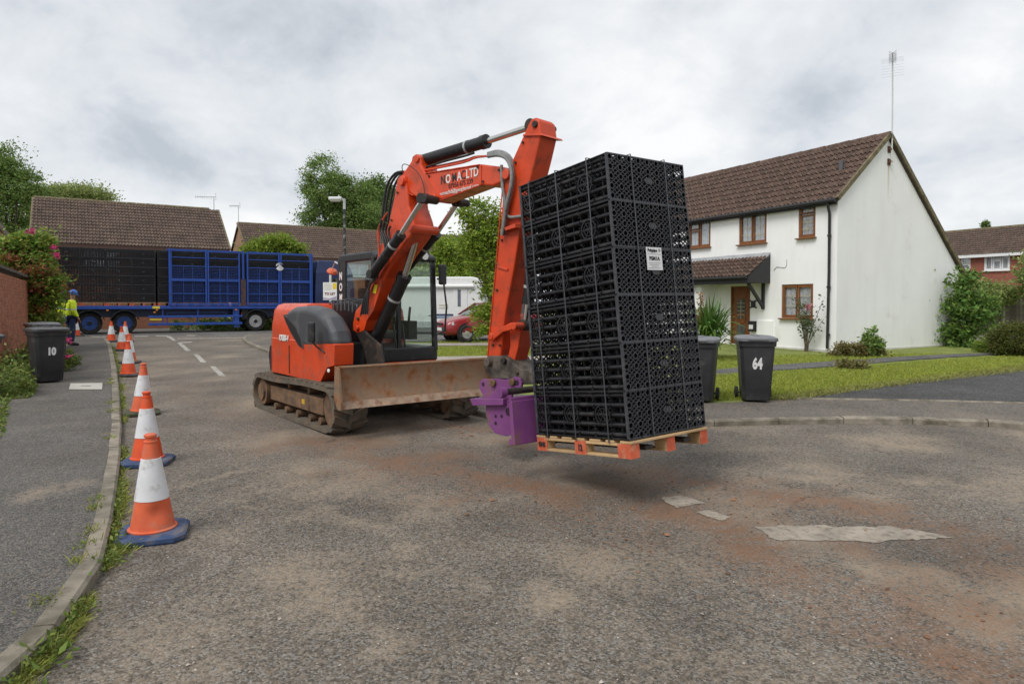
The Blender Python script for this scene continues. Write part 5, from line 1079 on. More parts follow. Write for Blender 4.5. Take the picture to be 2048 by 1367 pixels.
for x in (0, 1.36, 7.1):
    m = MB(); R1 = [[(x + math.cos(a) * r, y, .5 + math.sin(a) * r) for r, y in ((.56, -.02), (.6, -.02), (.6, .42), (.56, .42))] for a in [math.pi * (.08 + .84 * k / 12) for k in range(13)]]; m.loft(R1); m.build('mudguard', CHAS, lo, fix=True)
m = MB(); m.box((4.2, .06, 1.2), (11.2, .12, .15)); m.build('deck_rail', BLUE, lo, bevel=.01); m = MB(); m.box((4.2, TW / 2, 1.23), (11.1, TW - .2, .1)); m.build('deck', MAT('deck_boards', (.10, .08, .06), .9), lo); m = MB(); m.box((4.2, TW - .06, 1.2), (11.2, .12, .15)); m.build('deck_rail', BLUE, lo)
m = MB()
for y in (.75, 1.7): m.box((4.2, y, .95), (11, .12, .4))
m.build('chassis_beam', BLUED, lo); m = MB(); [m.cyl((x, .4, .5), (x, TW - .4, .5), .07, 10) for x in (0, 1.36, 7.1)]; m.build('axle', CHAS, lo)
for z in (.77, .42): m = MB(); m.box((4.35, .05, z), (4.1, .05, .1 if z > .6 else .12)); m.build('side_guard', BLUE, lo, bevel=.01)
m = MB()
for x in (2.9, 4.4, 6.0): m.box((x, .09, .75), (.05, .04, .75))
m.build('guard_post', BLUE, lo); m = MB(); m.box((6.15, .15, .72), (.22, .2, .85)); m.box((6.15, .18, .25), (.3, .26, .05)); m.build('landing_leg', BLUE, lo, bevel=.01); m = MB(); m.box((4.4, .9, .8), (2.6, .6, .05)); [m.bar((3.1, .3, z), (5.7, .3, z), .03, .03) for z in (.45, .95)]; [m.bar((x, .3, .45), (x, .3, .95), .03, .03) for x in (3.1, 4.4, 5.7)]; m.build('pallet_rack', BLUE, lo)
m = MB(); m.box((2.62, -.004, 1.2), (.3, .012, .11)); m.build('yellow_marker', YELT, lo); m = MB(); m.box((2.6, .02, .64), (.5, .012, .06)); m.build('yellow_marker', YELT, lo)
for x, z in ((.68, 1.08), (2.65, 1.08), (2.55, .98), (6.1, 1.08)): m = MB(); m.box((x, -.002, z), (.09, .03, .05)); m.build('side_lamp', AMBER, lo)
# tractor unit
m = MB(); m.box((8.4, TW / 2, .8), (4.2, .9, .3)); m.build('tractor_chassis', CHAS, lo); m = MB(); m.box((6.55, .4, .85), (.3, .5, .5)); m.build('rear_light_board', CHAS, lo); m = MB(); m.box((6.38, .15, .88), (.02, .12, .1)); m.build('tail_lamp', MAT('red_lens', (.5, .02, .02), .3), lo)
m = MB(); m.loft([[(x0, y0, z), (x1, y0, z), (x1, y1, z), (x0, y1, z)] for x0, x1, y0, y1, z in ((10.0, 12.1, .02, TW - .02, .9), (10.0, 12.15, 0, TW, 2.0), (10.05, 12.05, .05, TW - .05, 3.0), (10.2, 11.8, .2, TW - .2, 3.65))]); cb_ = m.build('cab', BLUED, lo, bevel=.08, seg=3); m = MB(); m.box((11.3, .0, 2.35), (.8, .02, .7)); m.build('cab_window', GLASS('cab_glass', (.3, .33, .35), .2, .3), cb_); m = MB(); m.tube([(9.85, .35, 1.0), (9.85, .35, 3.5)], .08, 10); m.build('exhaust_stack', CHAS, lo)
m = MB(); m.box((9.86, TW / 2, 2.35), (.06, TW - .3, 2.2)); m.build('headboard', BLUED, lo)
# blue cages: each gate leaf has its own frame, rails and mesh
zb_, zt_ = 1.3, 3.93
def gate(x0, x1, mid=True, dz=0):
    y = .0
    for x in (x0 + .035, x1 - .035): p = MB(); p.box((x, y, (zb_ + zt_) / 2 + dz), (.07, .07, zt_ - zb_)); p.build('cage_stile', BLUE, lo)
    for z, h in ((zb_ + .04, .08), (zb_ + 1.2, .13), (zt_ - .03, .07)): p = MB(); p.box(((x0 + x1) / 2, y - .003, z + dz), (x1 - x0 - .14, .06, h)); p.build('cage_rail', BLUE, lo)
    for z in (zb_ + .55, zb_ + 1.85, zb_ + 2.25): p = MB(); p.box(((x0 + x1) / 2, y, z + dz), (x1 - x0 - .14, .035, .035)); p.build('cage_bar', BLUE, lo)
    for k in (.38, .62): p = MB(); x = x0 + (x1 - x0) * k; p.box((x, y + .02, (zb_ + zb_ + 1.85) / 2), (.025, .025, 1.85)); p.build('cage_upright', BLUE, lo)
    p = MB(); n = int((x1 - x0 - .14) / .075)
    for k in range(1, n): x = x0 + .07 + k * (x1 - x0 - .14) / n; p.box((x, y + .03, zb_ + .95), (.009, .009, 1.8))
    for k in range(1, 24): p.box(((x0 + x1) / 2, y + .036, zb_ + .06 + k * .075), (x1 - x0 - .14, .009, .009))
    p.build('wire_mesh', BLUE, lo, kind='stuff')
cx0, cx1 = 3.17, 9.78; w4 = [(cx0, 4.8), (4.83, 6.3), (6.62, 8.2), (8.23, cx1)]
for a, b in w4: gate(a, b)
m = MB(); m.box((cx0 + .06, .05, (zb_ + zt_) / 2), (.14, .1, zt_ - zb_ + .04)); m.build('cage_post', BLUE, lo); m = MB(); m.box((cx1 + .02, .05, (zb_ + zt_) / 2), (.14, .1, zt_ - zb_ + .04)); m.build('cage_post', BLUE, lo); m = MB(); m.box((6.46, .05, zb_ + .62), (.24, .12, 1.3)); m.build('cage_post', MAT('rusty_post', (.05, .04, .06), .8, dirt=((.14, .06, .03), .5, 5)), lo); m = MB(); m.box((6.46, .05, zb_ + 1.95), (.1, .06, 1.35)); m.build('cage_post', BLUE, lo)
m = MB(); m.bar((cx0, TW * .5, zt_ + .01), (cx1, TW * .5, zt_ + .01), .04, .04); [m.bar((x, .05, zt_ + .01), (x, TW - .05, zt_ + .01), .05, .05) for x in (cx0 + .05, 4.82, 6.46, 8.2, cx1)]; m.build('top_brace', BLUE, lo); m = MB(); m.bar((cx0, TW - .05, zt_), (cx1, TW - .05, zt_), .06, .06); m.build('top_rail', BLUE, lo)
rg = MB(); 
for k in range(14): a = random.uniform(0, 6.28); rg.add([(8.2, -.05, 3.35), (8.2 + .22 * math.cos(a), -.06, 3.35 + .2 * math.sin(a) - .1), (8.2 + .2 * math.cos(a + .5), -.09, 3.35 + .2 * math.sin(a + .5) - .12)], [(0, 1, 2)])
tag(rg.build('plastic_bag', MAT('torn_white_plastic', (.6, .58, .6), .5)), None); o = bpy.data.objects['plastic_bag']; o.parent = None; o.matrix_world = FRAME[lo.name]; tag(o, 'torn white plastic rag caught on the blue cage', 'rag')
# crates and pallets on the deck
xs_ = [-1.32 + k * .985 for k in range(4)] + [2.70 + k * 1.005 for k in range(7)]
for i, x in enumerate(xs_):
    F_ = FRAME[lo.name]
    pallet(F_ @ Vector((x + .5, .72, 1.28)), (0, 0, TRZ + math.pi / 2), 'wooden pallet on the lorry deck under %s black crates' % ('uncaged' if i < 4 else 'blue-caged'), 'pallets on the lorry', True, 1.2, .98)
    for row in range(2):
        for j in range(6):
            o = bpy.data.objects.new('drainage_crate', CJ); COL.objects.link(o); 
            o.matrix_world = F_ @ Matrix.Translation((x + .5 + row * .055 + random.uniform(-.008, .008), .74 + row * 1.19, 1.432 + j * .403)) @ Matrix.Rotation(math.pi / 2, 4, 'Z') @ Matrix.Diagonal((.975, .97, 1, 1))
            tag(o, 'black drainage crate, %s, in %s stacks on the %s side of the lorry' % (('bottom layer', 'second layer up', 'third layer up', 'fourth layer up', 'fifth layer up', 'top layer')[j], 'uncaged' if i < 4 else 'blue-caged', 'street' if row == 0 else 'hidden'), 'crate', 'crates stacked on the lorry')
# ---------------------------------------------------------------- workers
def skinned(name, joints, edges, mat, parent, sub=2, root=0):
    names = list(joints); me = bpy.data.meshes.new(name); me.from_pydata([joints[k][0] for k in names], [(names.index(a), names.index(b)) for a, b in edges], [])
    o = bpy.data.objects.new(name, me); COL.objects.link(o); o.modifiers.new('s', 'SKIN'); sv = me.skin_vertices[0].data
    for i, k in enumerate(names): r = joints[k][1]; sv[i].radius = (r, r) if isinstance(r, (int, float)) else r; sv[i].use_root = i == root
    o.modifiers.new('u', 'SUBSURF').levels = sub; bpy.context.view_layer.update()
    me2 = bpy.data.meshes.new_from_object(o.evaluated_get(bpy.context.evaluated_depsgraph_get())); bpy.data.objects.remove(o)
    me2.polygons.foreach_set('use_smooth', [True] * len(me2.polygons)); me2.materials.clear(); me2.materials.append(mat); return link(name, me2, None, parent)
SKIN = MAT('skin', (.42, .22, .15), .5, var=.06); NAVY = MAT('navy_work_trousers', (.018, .03, .085), .85, var=.2, bump=.2, bscale=30); HELM = MAT('blue_helmet', (.02, .13, .50), .3, var=.05); BOOT = MAT('boots', (.03, .025, .02), .7); SILV = MAT('reflective_band', (.55, .57, .58), .4, .2)
def hivis():
    m, n, l, b = nmat('hi_vis_jacket'); t = n.new('ShaderNodeTexCoord'); s = n.new('ShaderNodeSeparateXYZ'); l.new(t.outputs['Object'], s.inputs[0]); c = n.new('ShaderNodeValToRGB'); c.color_ramp.interpolation = 'CONSTANT'
    mr = n.new('ShaderNodeMapRange'); mr.inputs[1].default_value = .7; mr.inputs[2].default_value = 1.6; l.new(s.outputs[2], mr.inputs[0]); l.new(mr.outputs[0], c.inputs[0]); E_ = c.color_ramp.elements
    E_[0].position = 0; E_[0].color = (.02, .035, .13, 1); E_[1].position = .29; E_[1].color = (.62, .78, .02, 1)
    for p, col in ((.20, (.5, .52, .53, 1)), (.245, (.02, .035, .13, 1)), (.52, (.5, .52, .53, 1)), (.57, (.62, .78, .02, 1))): e = E_.new(p); e.color = col
    l.new(c.outputs[0], b.inputs['Base Color']); b.inputs['Roughness'].default_value = .7; no = n.new('ShaderNodeTexNoise'); no.inputs['Scale'].default_value = 9; l.new(t.outputs['Object'], no.inputs[0]); bu = n.new('ShaderNodeBump'); bu.inputs['Strength'].default_value = .6; bu.inputs['Distance'].default_value = .04; l.new(no.outputs[0], bu.inputs['Height']); l.new(bu.outputs[0], b.inputs['Normal']); return m
HIV = hivis()
def worker(loc, rz, label, look=-.25):
    o = empty('person', loc, rz, label, 'person'); hip = .93
    J = {'pelvis': ((0, 0, hip), .13), 'waist': ((0, .01, 1.1), .12), 'chest': ((0, .03, 1.32), (.15, .12)), 'neck': ((0, .045, 1.5), .055), 'head0': ((0, .06, 1.58), .07), 'head1': ((0, .075, 1.68), .095), 'head2': ((0, .07, 1.76), .07)}
    for s, n_ in ((-1, 'l'), (1, 'r')):
        J.update({n_ + 'sh': ((s * .18, .03, 1.42), .075), n_ + 'el': ((s * .25, .02, 1.14), .052), n_ + 'wr': ((s * .25, .14, .92), .036), n_ + 'ha': ((s * .24, .18, .84), .034), n_ + 'hip': ((s * .1, 0, .88), .1), n_ + 'kn': ((s * .115, .02 * s, .5), .07), n_ + 'an': ((s * .12, -.02, .1), .045), n_ + 'to': ((s * .13, .13, .05), .038)})
    Ed = [('pelvis', 'waist'), ('waist', 'chest'), ('chest', 'neck'), ('neck', 'head0'), ('head0', 'head1'), ('head1', 'head2')]
    for n_ in 'lr': Ed += [('chest', n_ + 'sh'), (n_ + 'sh', n_ + 'el'), (n_ + 'el', n_ + 'wr'), (n_ + 'wr', n_ + 'ha'), ('pelvis', n_ + 'hip'), (n_ + 'hip', n_ + 'kn'), (n_ + 'kn', n_ + 'an'), (n_ + 'an', n_ + 'to')]
    body = skinned('body', J, Ed, SKIN, o)
    for s in (-1, 1):                                     # fingers and thumbs
        for k in range(4): m = MB(); a = Vector((s * .235 + (k - 1.5) * .012, .19 + .004 * k, .82)); m.tube([a, a + Vector((0, .012, -.045)), a + Vector((-.008 * s, .03, -.07 + .006 * abs(k - 1)))], [.01, .009, .007], 6); m.build('finger', SKIN, body, smooth=60)
        m = MB(); a = Vector((s * .215, .19, .86)); m.tube([a, a + Vector((-.02 * s, .025, -.03))], [.011, .008], 6); m.build('thumb', SKIN, body, smooth=60)
    K = {k: (v[0], (v[1] if not isinstance(v[1], tuple) else v[1][0]) * 1.0) for k, v in J.items()}
    jk = {'pelvis': ((0, 0, .84), .185), 'waist': ((0, .01, 1.08), .17), 'chest': ((0, .025, 1.33), .185), 'col': ((0, .04, 1.5), .085)}; je = [('pelvis', 'waist'), ('waist', 'chest'), ('chest', 'col')]
    for n_ in 'lr': jk[n_ + 'sh'] = (J[n_ + 'sh'][0], .1); jk[n_ + 'el'] = (J[n_ + 'el'][0], .082); jk[n_ + 'wr'] = (J[n_ + 'wr'][0], .058); je += [('chest', n_ + 'sh'), (n_ + 'sh', n_ + 'el'), (n_ + 'el', n_ + 'wr')]
    skinned('jacket', jk, je, HIV, o)
    tk = {'pelvis': ((0, 0, .92), .155)}; te = []
    for n_ in 'lr': tk[n_ + 'hip'] = (J[n_ + 'hip'][0], .115); tk[n_ + 'kn'] = (J[n_ + 'kn'][0], .092); tk[n_ + 'an'] = (Vector(J[n_ + 'an'][0]) + Vector((0, 0, .02)), .08); te += [('pelvis', n_ + 'hip'), (n_ + 'hip', n_ + 'kn'), (n_ + 'kn', n_ + 'an')]
    skinned('trousers', {k: (tuple(v[0]), v[1]) for k, v in tk.items()}, te, NAVY, o)
    for n_ in 'lr': a = Vector(J[n_ + 'an'][0]); b = Vector(J[n_ + 'to'][0]); m = MB(); m.tube([a + Vector((0, -.05, -.02)), a + Vector((0, .02, -.03)), b + Vector((0, 0, .0)), b + Vector((0, .06, -.01))], [.045, .06, .05, .03], 10); m.build('boot', BOOT, o, smooth=60)
    T = Matrix.Translation((0, .07, 1.69)) @ Matrix.Rotation(look, 4, 'X'); m = MB(); m.lathe([(.125, .0), (.13, .03), (.122, .09), (.095, .135), (.05, .16), (.01, .167)], 20, T); hm = m.build('helmet', HELM, o, smooth=50); m = MB(); m.prism([(T @ Vector((x, y, .012))) for x, y in ((-.1, .08), (-.07, .175), (0, .195), (.07, .175), (.1, .08))], (0, 0, .012)); m.build('peak', HELM, hm)
    m = MB(); h = Vector((0, .075, 1.66)); m.add([h + Vector((-.018, .088, .03)), h + Vector((.018, .088, .03)), h + Vector((0, .118, -.015)), h + Vector((-.022, .09, -.02)), h + Vector((.022, .09, -.02))], [(0, 2, 1), (0, 3, 2), (1, 2, 4), (3, 4, 2)]); m.build('nose', SKIN, body)
    for s in (-1, 1): m = MB(); m.lathe([(.004, 0), (.011, .006), (.004, .012)], 8, Matrix.Translation(h + Vector((s * .032, .08, .02))) @ Matrix.Rotation(-math.pi / 2, 4, 'X')); m.build('eye', MAT('eye', (.05, .04, .04), .3), body); m = MB(); m.ring(h + Vector((s * .09, 0, .0)), (s, 0, 0), .028, .012, .012, 10); m.build('ear', SKIN, body)
    m = MB(); m.bar(h + Vector((-.025, .088, -.045)), h + Vector((.025, .088, -.045)), .006, .008); m.build('mouth', MAT('lips', (.3, .1, .09), .5), body)
    return o
p = groundat(141, 22.5, KH); worker(p, -.75, 'person in yellow high-visibility jacket, navy trousers and blue helmet, back turned, by the lorry wheel')
p = groundat(118, 24.2, KH); worker(p, -1.2, 'person in blue helmet mostly hidden behind the flowering shrub', .05)
# ---------------------------------------------------------------- red hatchback
REDC = MAT('red_car_paint', (.27, .014, .018), .3, var=.05, coat=.6, dirt=((.12, .05, .045), .1, 5)); CGL = GLASS('car_glass', (.35, .4, .4), .25, .45, (.02, .025, .03))
cp = gp(936, 683, KH); car = empty('red_car', (cp.x + .75, cp.y + .95, G(cp.y) + KH + .01), math.radians(180 + 24), 'red hatchback parked nose out beside the white motorhome', 'car')
sec = [(1.95, .38, .62, .30, .62), (1.90, .62, .70, .2, .70), (1.7, .74, .78, .18, .80), (1.2, .80, .84, .18, .9), (.75, .82, .85, .2, .97), (.0, .83, .85, .2, 1.0), (-.9, .83, .85, .2, 1.02), (-1.5, .80, .83, .22, 1.03), (-1.78, .72, .75, .3, 1.0), (-1.84, .6, .62, .4, .9)]
rings = []
for x, w0, w1, z0, z1 in sec: rings.append([(x, -w0, z0), (x, -w1, z0 + .2), (x, -w1 * 1.01, (z0 + z1) / 2), (x, -w1 * .96, z1 - .06), (x, -w1 * .8, z1), (x, w1 * .8, z1), (x, w1 * .96, z1 - .06), (x, w1 * 1.01, (z0 + z1) / 2), (x, w1, z0 + .2), (x, w0, z0)])
m = MB(); m.loft(rings); bd = m.build('body', REDC, car, smooth=50, fix=True); bd.modifiers.new('s', 'SUBSURF').levels = 2; bd.modifiers['s'].render_levels = 2
rings = [[(x, -w * .8, z0), (x, -w * .72, z1), (x, w * .72, z1), (x, w * .8, z0)] for x, w, z0, z1 in ((1.0, .82, .94, .95), (.35, .86, .96, 1.36), (-.3, .86, .97, 1.42), (-1.2, .84, .98, 1.38), (-1.7, .78, .98, 1.0))]
m = MB(); m.loft(rings); m.build('window_glass', CGL, car, smooth=40, fix=True); m = MB(); m.loft([[(x, -w, z), (x, w, z), (x, w, z + .03), (x, -w, z + .03)] for x, w, z in ((.36, .58, 1.345), (-.3, .62, 1.405), (-1.2, .6, 1.36))]); m.build('roof', REDC, car, fix=True)
for s in (-1, 1):
    for a, b in (((1.0, .66, .95), (.35, .63, 1.37)), ((-.35, .7, .98), (-.35, .63, 1.41)), ((-1.2, .68, .98), (-1.25, .61, 1.38))): m = MB(); m.bar((a[0], s * a[1], a[2]), (b[0], s * b[1], b[2]), .06, .05); m.build('pillar', REDC, car)
for x in (1.2, -1.25):
    for s in (-1, 1): wheel(car, x, s * .835, .3, .2, (TYRE, CHROME), out=s, spokes=5, hubr=.72); m = MB(); m.ring((x, s * .79, .3), (0, s, 0), .37, .3, .035, 24); m.build('wheel_arch', CHAS, car, smooth=40)
for s in (-1, 1): m = MB(); m.loft([[(1.52, s * .76, .62), (1.5, s * .74, .76), (1.72, s * .62, .74), (1.78, s * .6, .63)], [(1.72, s * .77, .60), (1.7, s * .72, .71), (1.86, s * .5, .69), (1.93, s * .5, .61)]]); m.build('headlight', MAT('headlamp', (.62, .64, .66), .1, .3), car, fix=True)
m = MB(); m.box((1.9, 0, .45), (.1, 1.3, .16)); m.build('bumper', MAT('dark_bumper', (.04, .04, .045), .6), car, bevel=.03); m = MB(); m.box((1.955, 0, .44), (.02, .5, .11)); pl_ = m.build('number_plate', WHITEP, car); m = MB(); m.box((1.93, 0, .62), (.04, .6, .09)); m.build('grille', CHAS, car); m = MB(); m.box((1.92, 0, .27), (.05, .9, .1)); m.build('lower_grille', CHAS, car)
# ---------------------------------------------------------------- motorhome
MHW = MAT('motorhome_white', (.74, .74, .73), .4, var=.03, dirt=((.6, .58, .54), .1, 2)); MHG = MAT('motorhome_grey', (.42, .43, .44), .5)
mp_ = atY(966, 600, 30.0); mh = empty('motorhome', (mp_.x, mp_.y, G(40)), math.radians(-4), 'white motorhome with blue stripes parked behind the red car', 'motorhome')
ztop = atY(940, 553, 30).z - G(40)
prof = [(-.02, .55), (0, 1.2), (-.05, ztop - .35), (-.25, ztop - .05), (-.5, ztop), (-4.2, ztop), (-4.6, ztop - .2), (-4.9, ztop - .9), (-5.6, ztop - 1.35), (-6.1, 1.15), (-6.15, .5)]
m = MB(); m.prism([(x, 0, z) for x, z in prof], (0, 2.2, 0)); m.build('body', MHW, mh, bevel=.06, seg=3); m = MB(); m.box((-2.9, -.01, .45), (5.9, .06, .3)); m.build('skirt', MHG, mh, bevel=.02)
m = MB(); m.tube([(-.4, -.06, ztop - .42), (-3.7, -.06, ztop - .42)], .09, 10); m.build('awning_case', MHW, mh, smooth=50); m = MB(); m.box((-1.0, -.012, 1.28), (.62, .03, 1.75)); dd = m.build('side_door', MHW, mh, bevel=.02); m = MB(); m.box((-1.05, -.03, 1.62), (.14, .012, .75)); m.build('door_window', MAT('grey_glass', (.12, .13, .16), .1), dd, bevel=.03); m = MB(); m.box((-.8, -.03, 1.05), (.14, .03, .09)); m.build('door_handle', CHAS, dd)
for x, w, h in ((-4.3, .8, .5),): m = MB(); m.box((x, -.015, 1.75), (w, .03, h)); m.build('side_window', MAT('tinted_window', (.10, .12, .13), .1), mh, bevel=.03)
m = MB(); m.prism([(-.5, -.004, .92), (-2.2, -.004, .92), (-2.45, -.004, .84), (-.6, -.004, .84)], (0, -.012, 0)); m.build('dark_blue_stripe', MAT('navy_stripe', (.03, .05, .12), .4), mh); m = MB(); m.prism([(-.35, -.004, .80), (-2.0, -.004, .80), (-2.2, -.004, .74), (-.2, -.004, .74)], (0, -.012, 0)); m.build('light_blue_stripe', MAT('blue_stripe', (.12, .22, .38), .4), mh)
for z in (1.32, 1.2, .55): m = MB(); m.box((-1.75, -.008, z), (.4, .02, .05)); m.build('vent', MAT('cream_vent', (.6, .56, .45), .6), mh)
for x in (-1.9, -5.1): wheel(mh, x, .1, .33, .2, (TYRE, MHG))
# ================================================================ excavator
ORG = MAT('excavator_orange', (.62, .056, .007), .42, var=.1, scale=4, dirt=((.30, .065, .03), .32, 5), coat=.25); ORGD = MAT('excavator_orange_worn', (.58, .052, .007), .5, var=.14, scale=5, dirt=((.16, .055, .03), .28, 6)); GREYH = MAT('grey_bodywork', (.055, .057, .063), .42, var=.08, scale=3, dirt=((.13, .12, .11), .2, 3)); BLK = MAT('black_bodywork', (.009, .009, .0105), .42, var=.15, scale=5, dirt=((.05, .045, .04), .2, 6)); STEELD = MAT('dark_greasy_steel', (.028, .024, .021), .6, .2, var=.3, scale=8, dirt=((.09, .055, .035), .35, 7))
RUSTY = MAT('scraped_rusty_steel', (.28, .185, .115), .6, .25, var=.3, scale=5, bump=.2, bscale=30, dirt=((.24, .095, .035), .5, 5)); MUDDY = MAT('clay_covered_steel', (.17, .095, .05), .9, var=.35, scale=6, bump=.4, bscale=25, dirt=((.075, .055, .042), .45, 5)); TRACKR = MAT('track_rubber', (.11, .092, .07), .85, var=.28, scale=7, bump=.25, bscale=40, dirt=((.17, .11, .065), .4, 5)); RODM = MAT('chrome_rod', (.62, .60, .57), .18, 1, var=.05); HOSE = MAT('black_hose', (.012, .012, .013), .5); HOSEG = MAT('grey_hose_sleeve', (.20, .205, .20), .65, var=.3, scale=20); PURP = MAT('purple_paint', (.20, .055, .20), .5, var=.14, scale=5, dirt=((.17, .09, .06), .3, 5)); HITCH = MAT('worn_hitch_steel', (.13, .105, .085), .6, .3, var=.35, scale=9, dirt=((.028, .025, .022), .5, 6)); EGL = GLASS('excavator_glass', (.94, .98, .96), .06, .02, (.03, .04, .035), 1.2)
EU = Vector((.62, -.785, 0)).normalized(); EV = Vector((-EU.y, EU.x, 0)); EM = Vector((-2.2, 10.2, G(10.2)))
ex = empty('excavator', EM, math.atan2(EU.y, EU.x), 'orange tracked excavator with black cab, two-piece boom and rusty dozer blade', 'excavator')
def ey(px, py, y): return lx(ex, px, py, 1, y)
# --- undercarriage
def track(ys, nm):
    yc = ys * .875; hw = .225
    cr, rr_, cf, rf_ = (-1.47, .275), .275, (1.08, .29), .29; P = []
    for k in range(15): a = math.pi * (1.5 - k / 14); P.append((cr[0] + rr_ * math.cos(a), cr[1] + rr_ * math.sin(a)))
    for k in range(1, 10): t = k / 10; P.append((cr[0] + (cf[0] - cr[0]) * t, cr[1] + rr_ + (cf[1] + rf_ - cr[1] - rr_) * t - .035 * math.sin(math.pi * t * 2) * (1 if t < .5 else .6) * .6))
    for k in range(15): a = math.pi * (.5 - k / 14); P.append((cf[0] + rf_ * math.cos(a), cf[1] + rf_ * math.sin(a)))
    for k in range(1, 10): t = k / 10; P.append((cf[0] + (cr[0] - cf[0]) * t, 0.0))
    n = len(P); root = MB(); IN = []
    for i in range(n):
        a, b = Vector(P[i - 1]), Vector(P[(i + 1) % n]); d = (b - a).normalized(); nn = Vector((d.y, -d.x)); IN.append((P[i][0] + nn.x * .05, P[i][1] + nn.y * .05))
    cx_, cz_ = -.2, .28
    if (Vector(IN[0]) - Vector((cx_, cz_))).length > (Vector(P[0]) - Vector((cx_, cz_))).length: IN = [(2 * p[0] - q[0], 2 * p[1] - q[1]) for p, q in zip(P, IN)]
    rings = []
    for (x, z), (xi, zi) in zip(P, IN): rings.append([(x, yc - hw, z + .018 * 0), (x, yc + hw, z), (xi, yc + hw, zi), (xi, yc - hw, zi)])
    rings.append(rings[0]); root.loft(rings, cap=False)
    belt = root.build(nm, TRACKR, ex, smooth=40, fix=True)
    lug = MB(); L = [0]
    for i in range(n): L.append(L[-1] + (Vector(P[(i + 1) % n]) - Vector(P[i])).length)
    s = 0; k = 0
    while s < L[-1] - .05:
        i = max(j for j in range(n) if L[j] <= s); t = (s - L[i]) / (L[i + 1] - L[i]); a, b = Vector(P[i]), Vector(P[(i + 1) % n]); p = a.lerp(b, t); d = (b - a).normalized(); q = Vector(IN[i]).lerp(Vector(IN[(i + 1) % n]), t); nn = (p - q).normalized()
        if p.y > .02 or abs(nn.y) < .9 or nn.y > 0:
            s0 = -1 if k % 2 else 1
            for hy0, hy1 in ((-hw, 0.02),) if k % 2 else ((-.02, hw),):
                c = [(p.x, yc + hy0, p.y), (p.x, yc + hy1, p.y)]; w = .05; o3 = Vector((nn.x, 0, nn.y)) * .028; d3 = Vector((d.x, 0, d.y)) * w; sl_ = Vector((d.x, 0, d.y)) * .05 * s0
                v = [Vector(c[0]) - d3 + sl_, Vector(c[0]) + d3 + sl_, Vector(c[1]) + d3 - sl_, Vector(c[1]) - d3 - sl_]; lug.add(v + [x * 1 + o3 for x in v], [(4, 5, 6, 7), (0, 1, 5, 4), (1, 2, 6, 5), (2, 3, 7, 6), (3, 0, 4, 7)])
        s += .085; k += 1
    lug.build('track_lug', TRACKR, belt, kind='stuff')
    m = MB(); m.prism([(-1.25, yc - .15 * ys - .09, .13), (.85, yc - .15 * ys - .09, .13), (.95, yc - .15 * ys - .09, .2), (.9, yc - .15 * ys - .09, .36), (.2, yc - .15 * ys - .09, .43), (-1.2, yc - .15 * ys - .09, .43)], (0, .18 + .3 * 0, 0)); m.box((-.15, yc, .29), (2.0, .3, .22)); fr = m.build('track_frame', MUDDY, belt, bevel=.015)
    m = MB(); m.cyl((-1.47, yc - .16, .275), (-1.47, yc + .16, .275), .2, 22); m.cyl((-1.47, yc + ys * .15, .275), (-1.47, yc + ys * .19, .275), .13, 16); m.build('drive_sprocket', MUDDY, belt, smooth=40)
    m = MB(); m.cyl((1.08, yc - .13, .29), (1.08, yc + .13, .29), .235, 24); m.build('idler', MUDDY, belt, smooth=40)
    for x in (-.95, -.5, -.05, .4, .75): m = MB(); m.cyl((x, yc - .15, .1), (x, yc + .15, .1), .05, 14); m.build('roller', MUDDY, belt, smooth=40)
    for x in (-.45, .3): m = MB(); m.cyl((x, yc - .12, .46), (x, yc + .12, .46), .045, 12); m.build('top_roller', MUDDY, belt, smooth=40)
    m = MB(); m.box((.42, yc + ys * .245 - ys * .005, .33), (.09, .012, .06)); m.build('yellow_decal', MAT('worn_yellow', (.5, .3, .02), .7), belt)
track(-1, 'rubber_track'); track(1, 'rubber_track')
m = MB(); m.box((-.2, 0, .38), (1.3, 1.35, .24)); m.box((-.2, 0, .52), (.9, .9, .12)); m.build('centre_frame', MUDDY, ex, bevel=.02); m = MB(); m.lathe([(.5, .54), (.52, .56), (.52, .64), (.48, .66)], 28, Matrix.Translation((-.2, 0, 0))); m.build('slew_ring', STEELD, ex, smooth=40)
# --- dozer blade
by0, by1 = Lxy = (-1.14, 1.16); pf = [(1.60, .865), (1.585, .80), (1.575, .70), (1.58, .60), (1.60, .52), (1.64, .44)]
m = MB(); rings = []
for y in (by0, -.6, 0, .6, by1): rings.append([(x, y, z) for x, z in pf] + [(x - .035, y, z) for x, z in reversed(pf)])
m.loft(rings); bl = m.build('dozer_blade', RUSTY, ex, smooth=40, fix=True); m = MB(); m.prism([(1.64, by0, .46), (1.70, by0, .375), (1.67, by0, .37), (1.60, by0, .46)], (0, by1 - by0, 0)); m.build('cutting_edge', MAT('bare_clay_steel', (.33, .235, .165), .7, .2, var=.25, scale=9, dirt=((.22, .10, .055), .4, 8)), bl)
m = MB(); m.tube([(1.585, by0, .87), (1.585, by1, .87)], .022, 8); m.build('blade_lip', RUSTY, bl)
m = MB()
for k in range(40):
    y = by0 + .25 + k * (1.85 / 40); h = .02 + .05 * abs(fbm(k * .37, 2, 1, 3)) + .13 * math.exp(-((k - 25) / 5) ** 2); x0 = 1.645
    m.add([(x0, y, .45), (x0, y + .05, .45), (x0 - .055 + .01, y + .05, .45 + h), (x0 - .055 + .01, y, .45 + h)], [(0, 1, 2, 3)])
for y in (by0, by1): m2 = MB(); s_ = -1 if y < 0 else 1; m2.prism([(1.72, y, .37), (1.73, y, .46), (1.66, y, .86), (1.55, y, .89), (1.53, y, .5), (1.62, y, .37)], (0, s_ * .025, 0)); m2.build('blade_end_plate', RUSTY, bl)
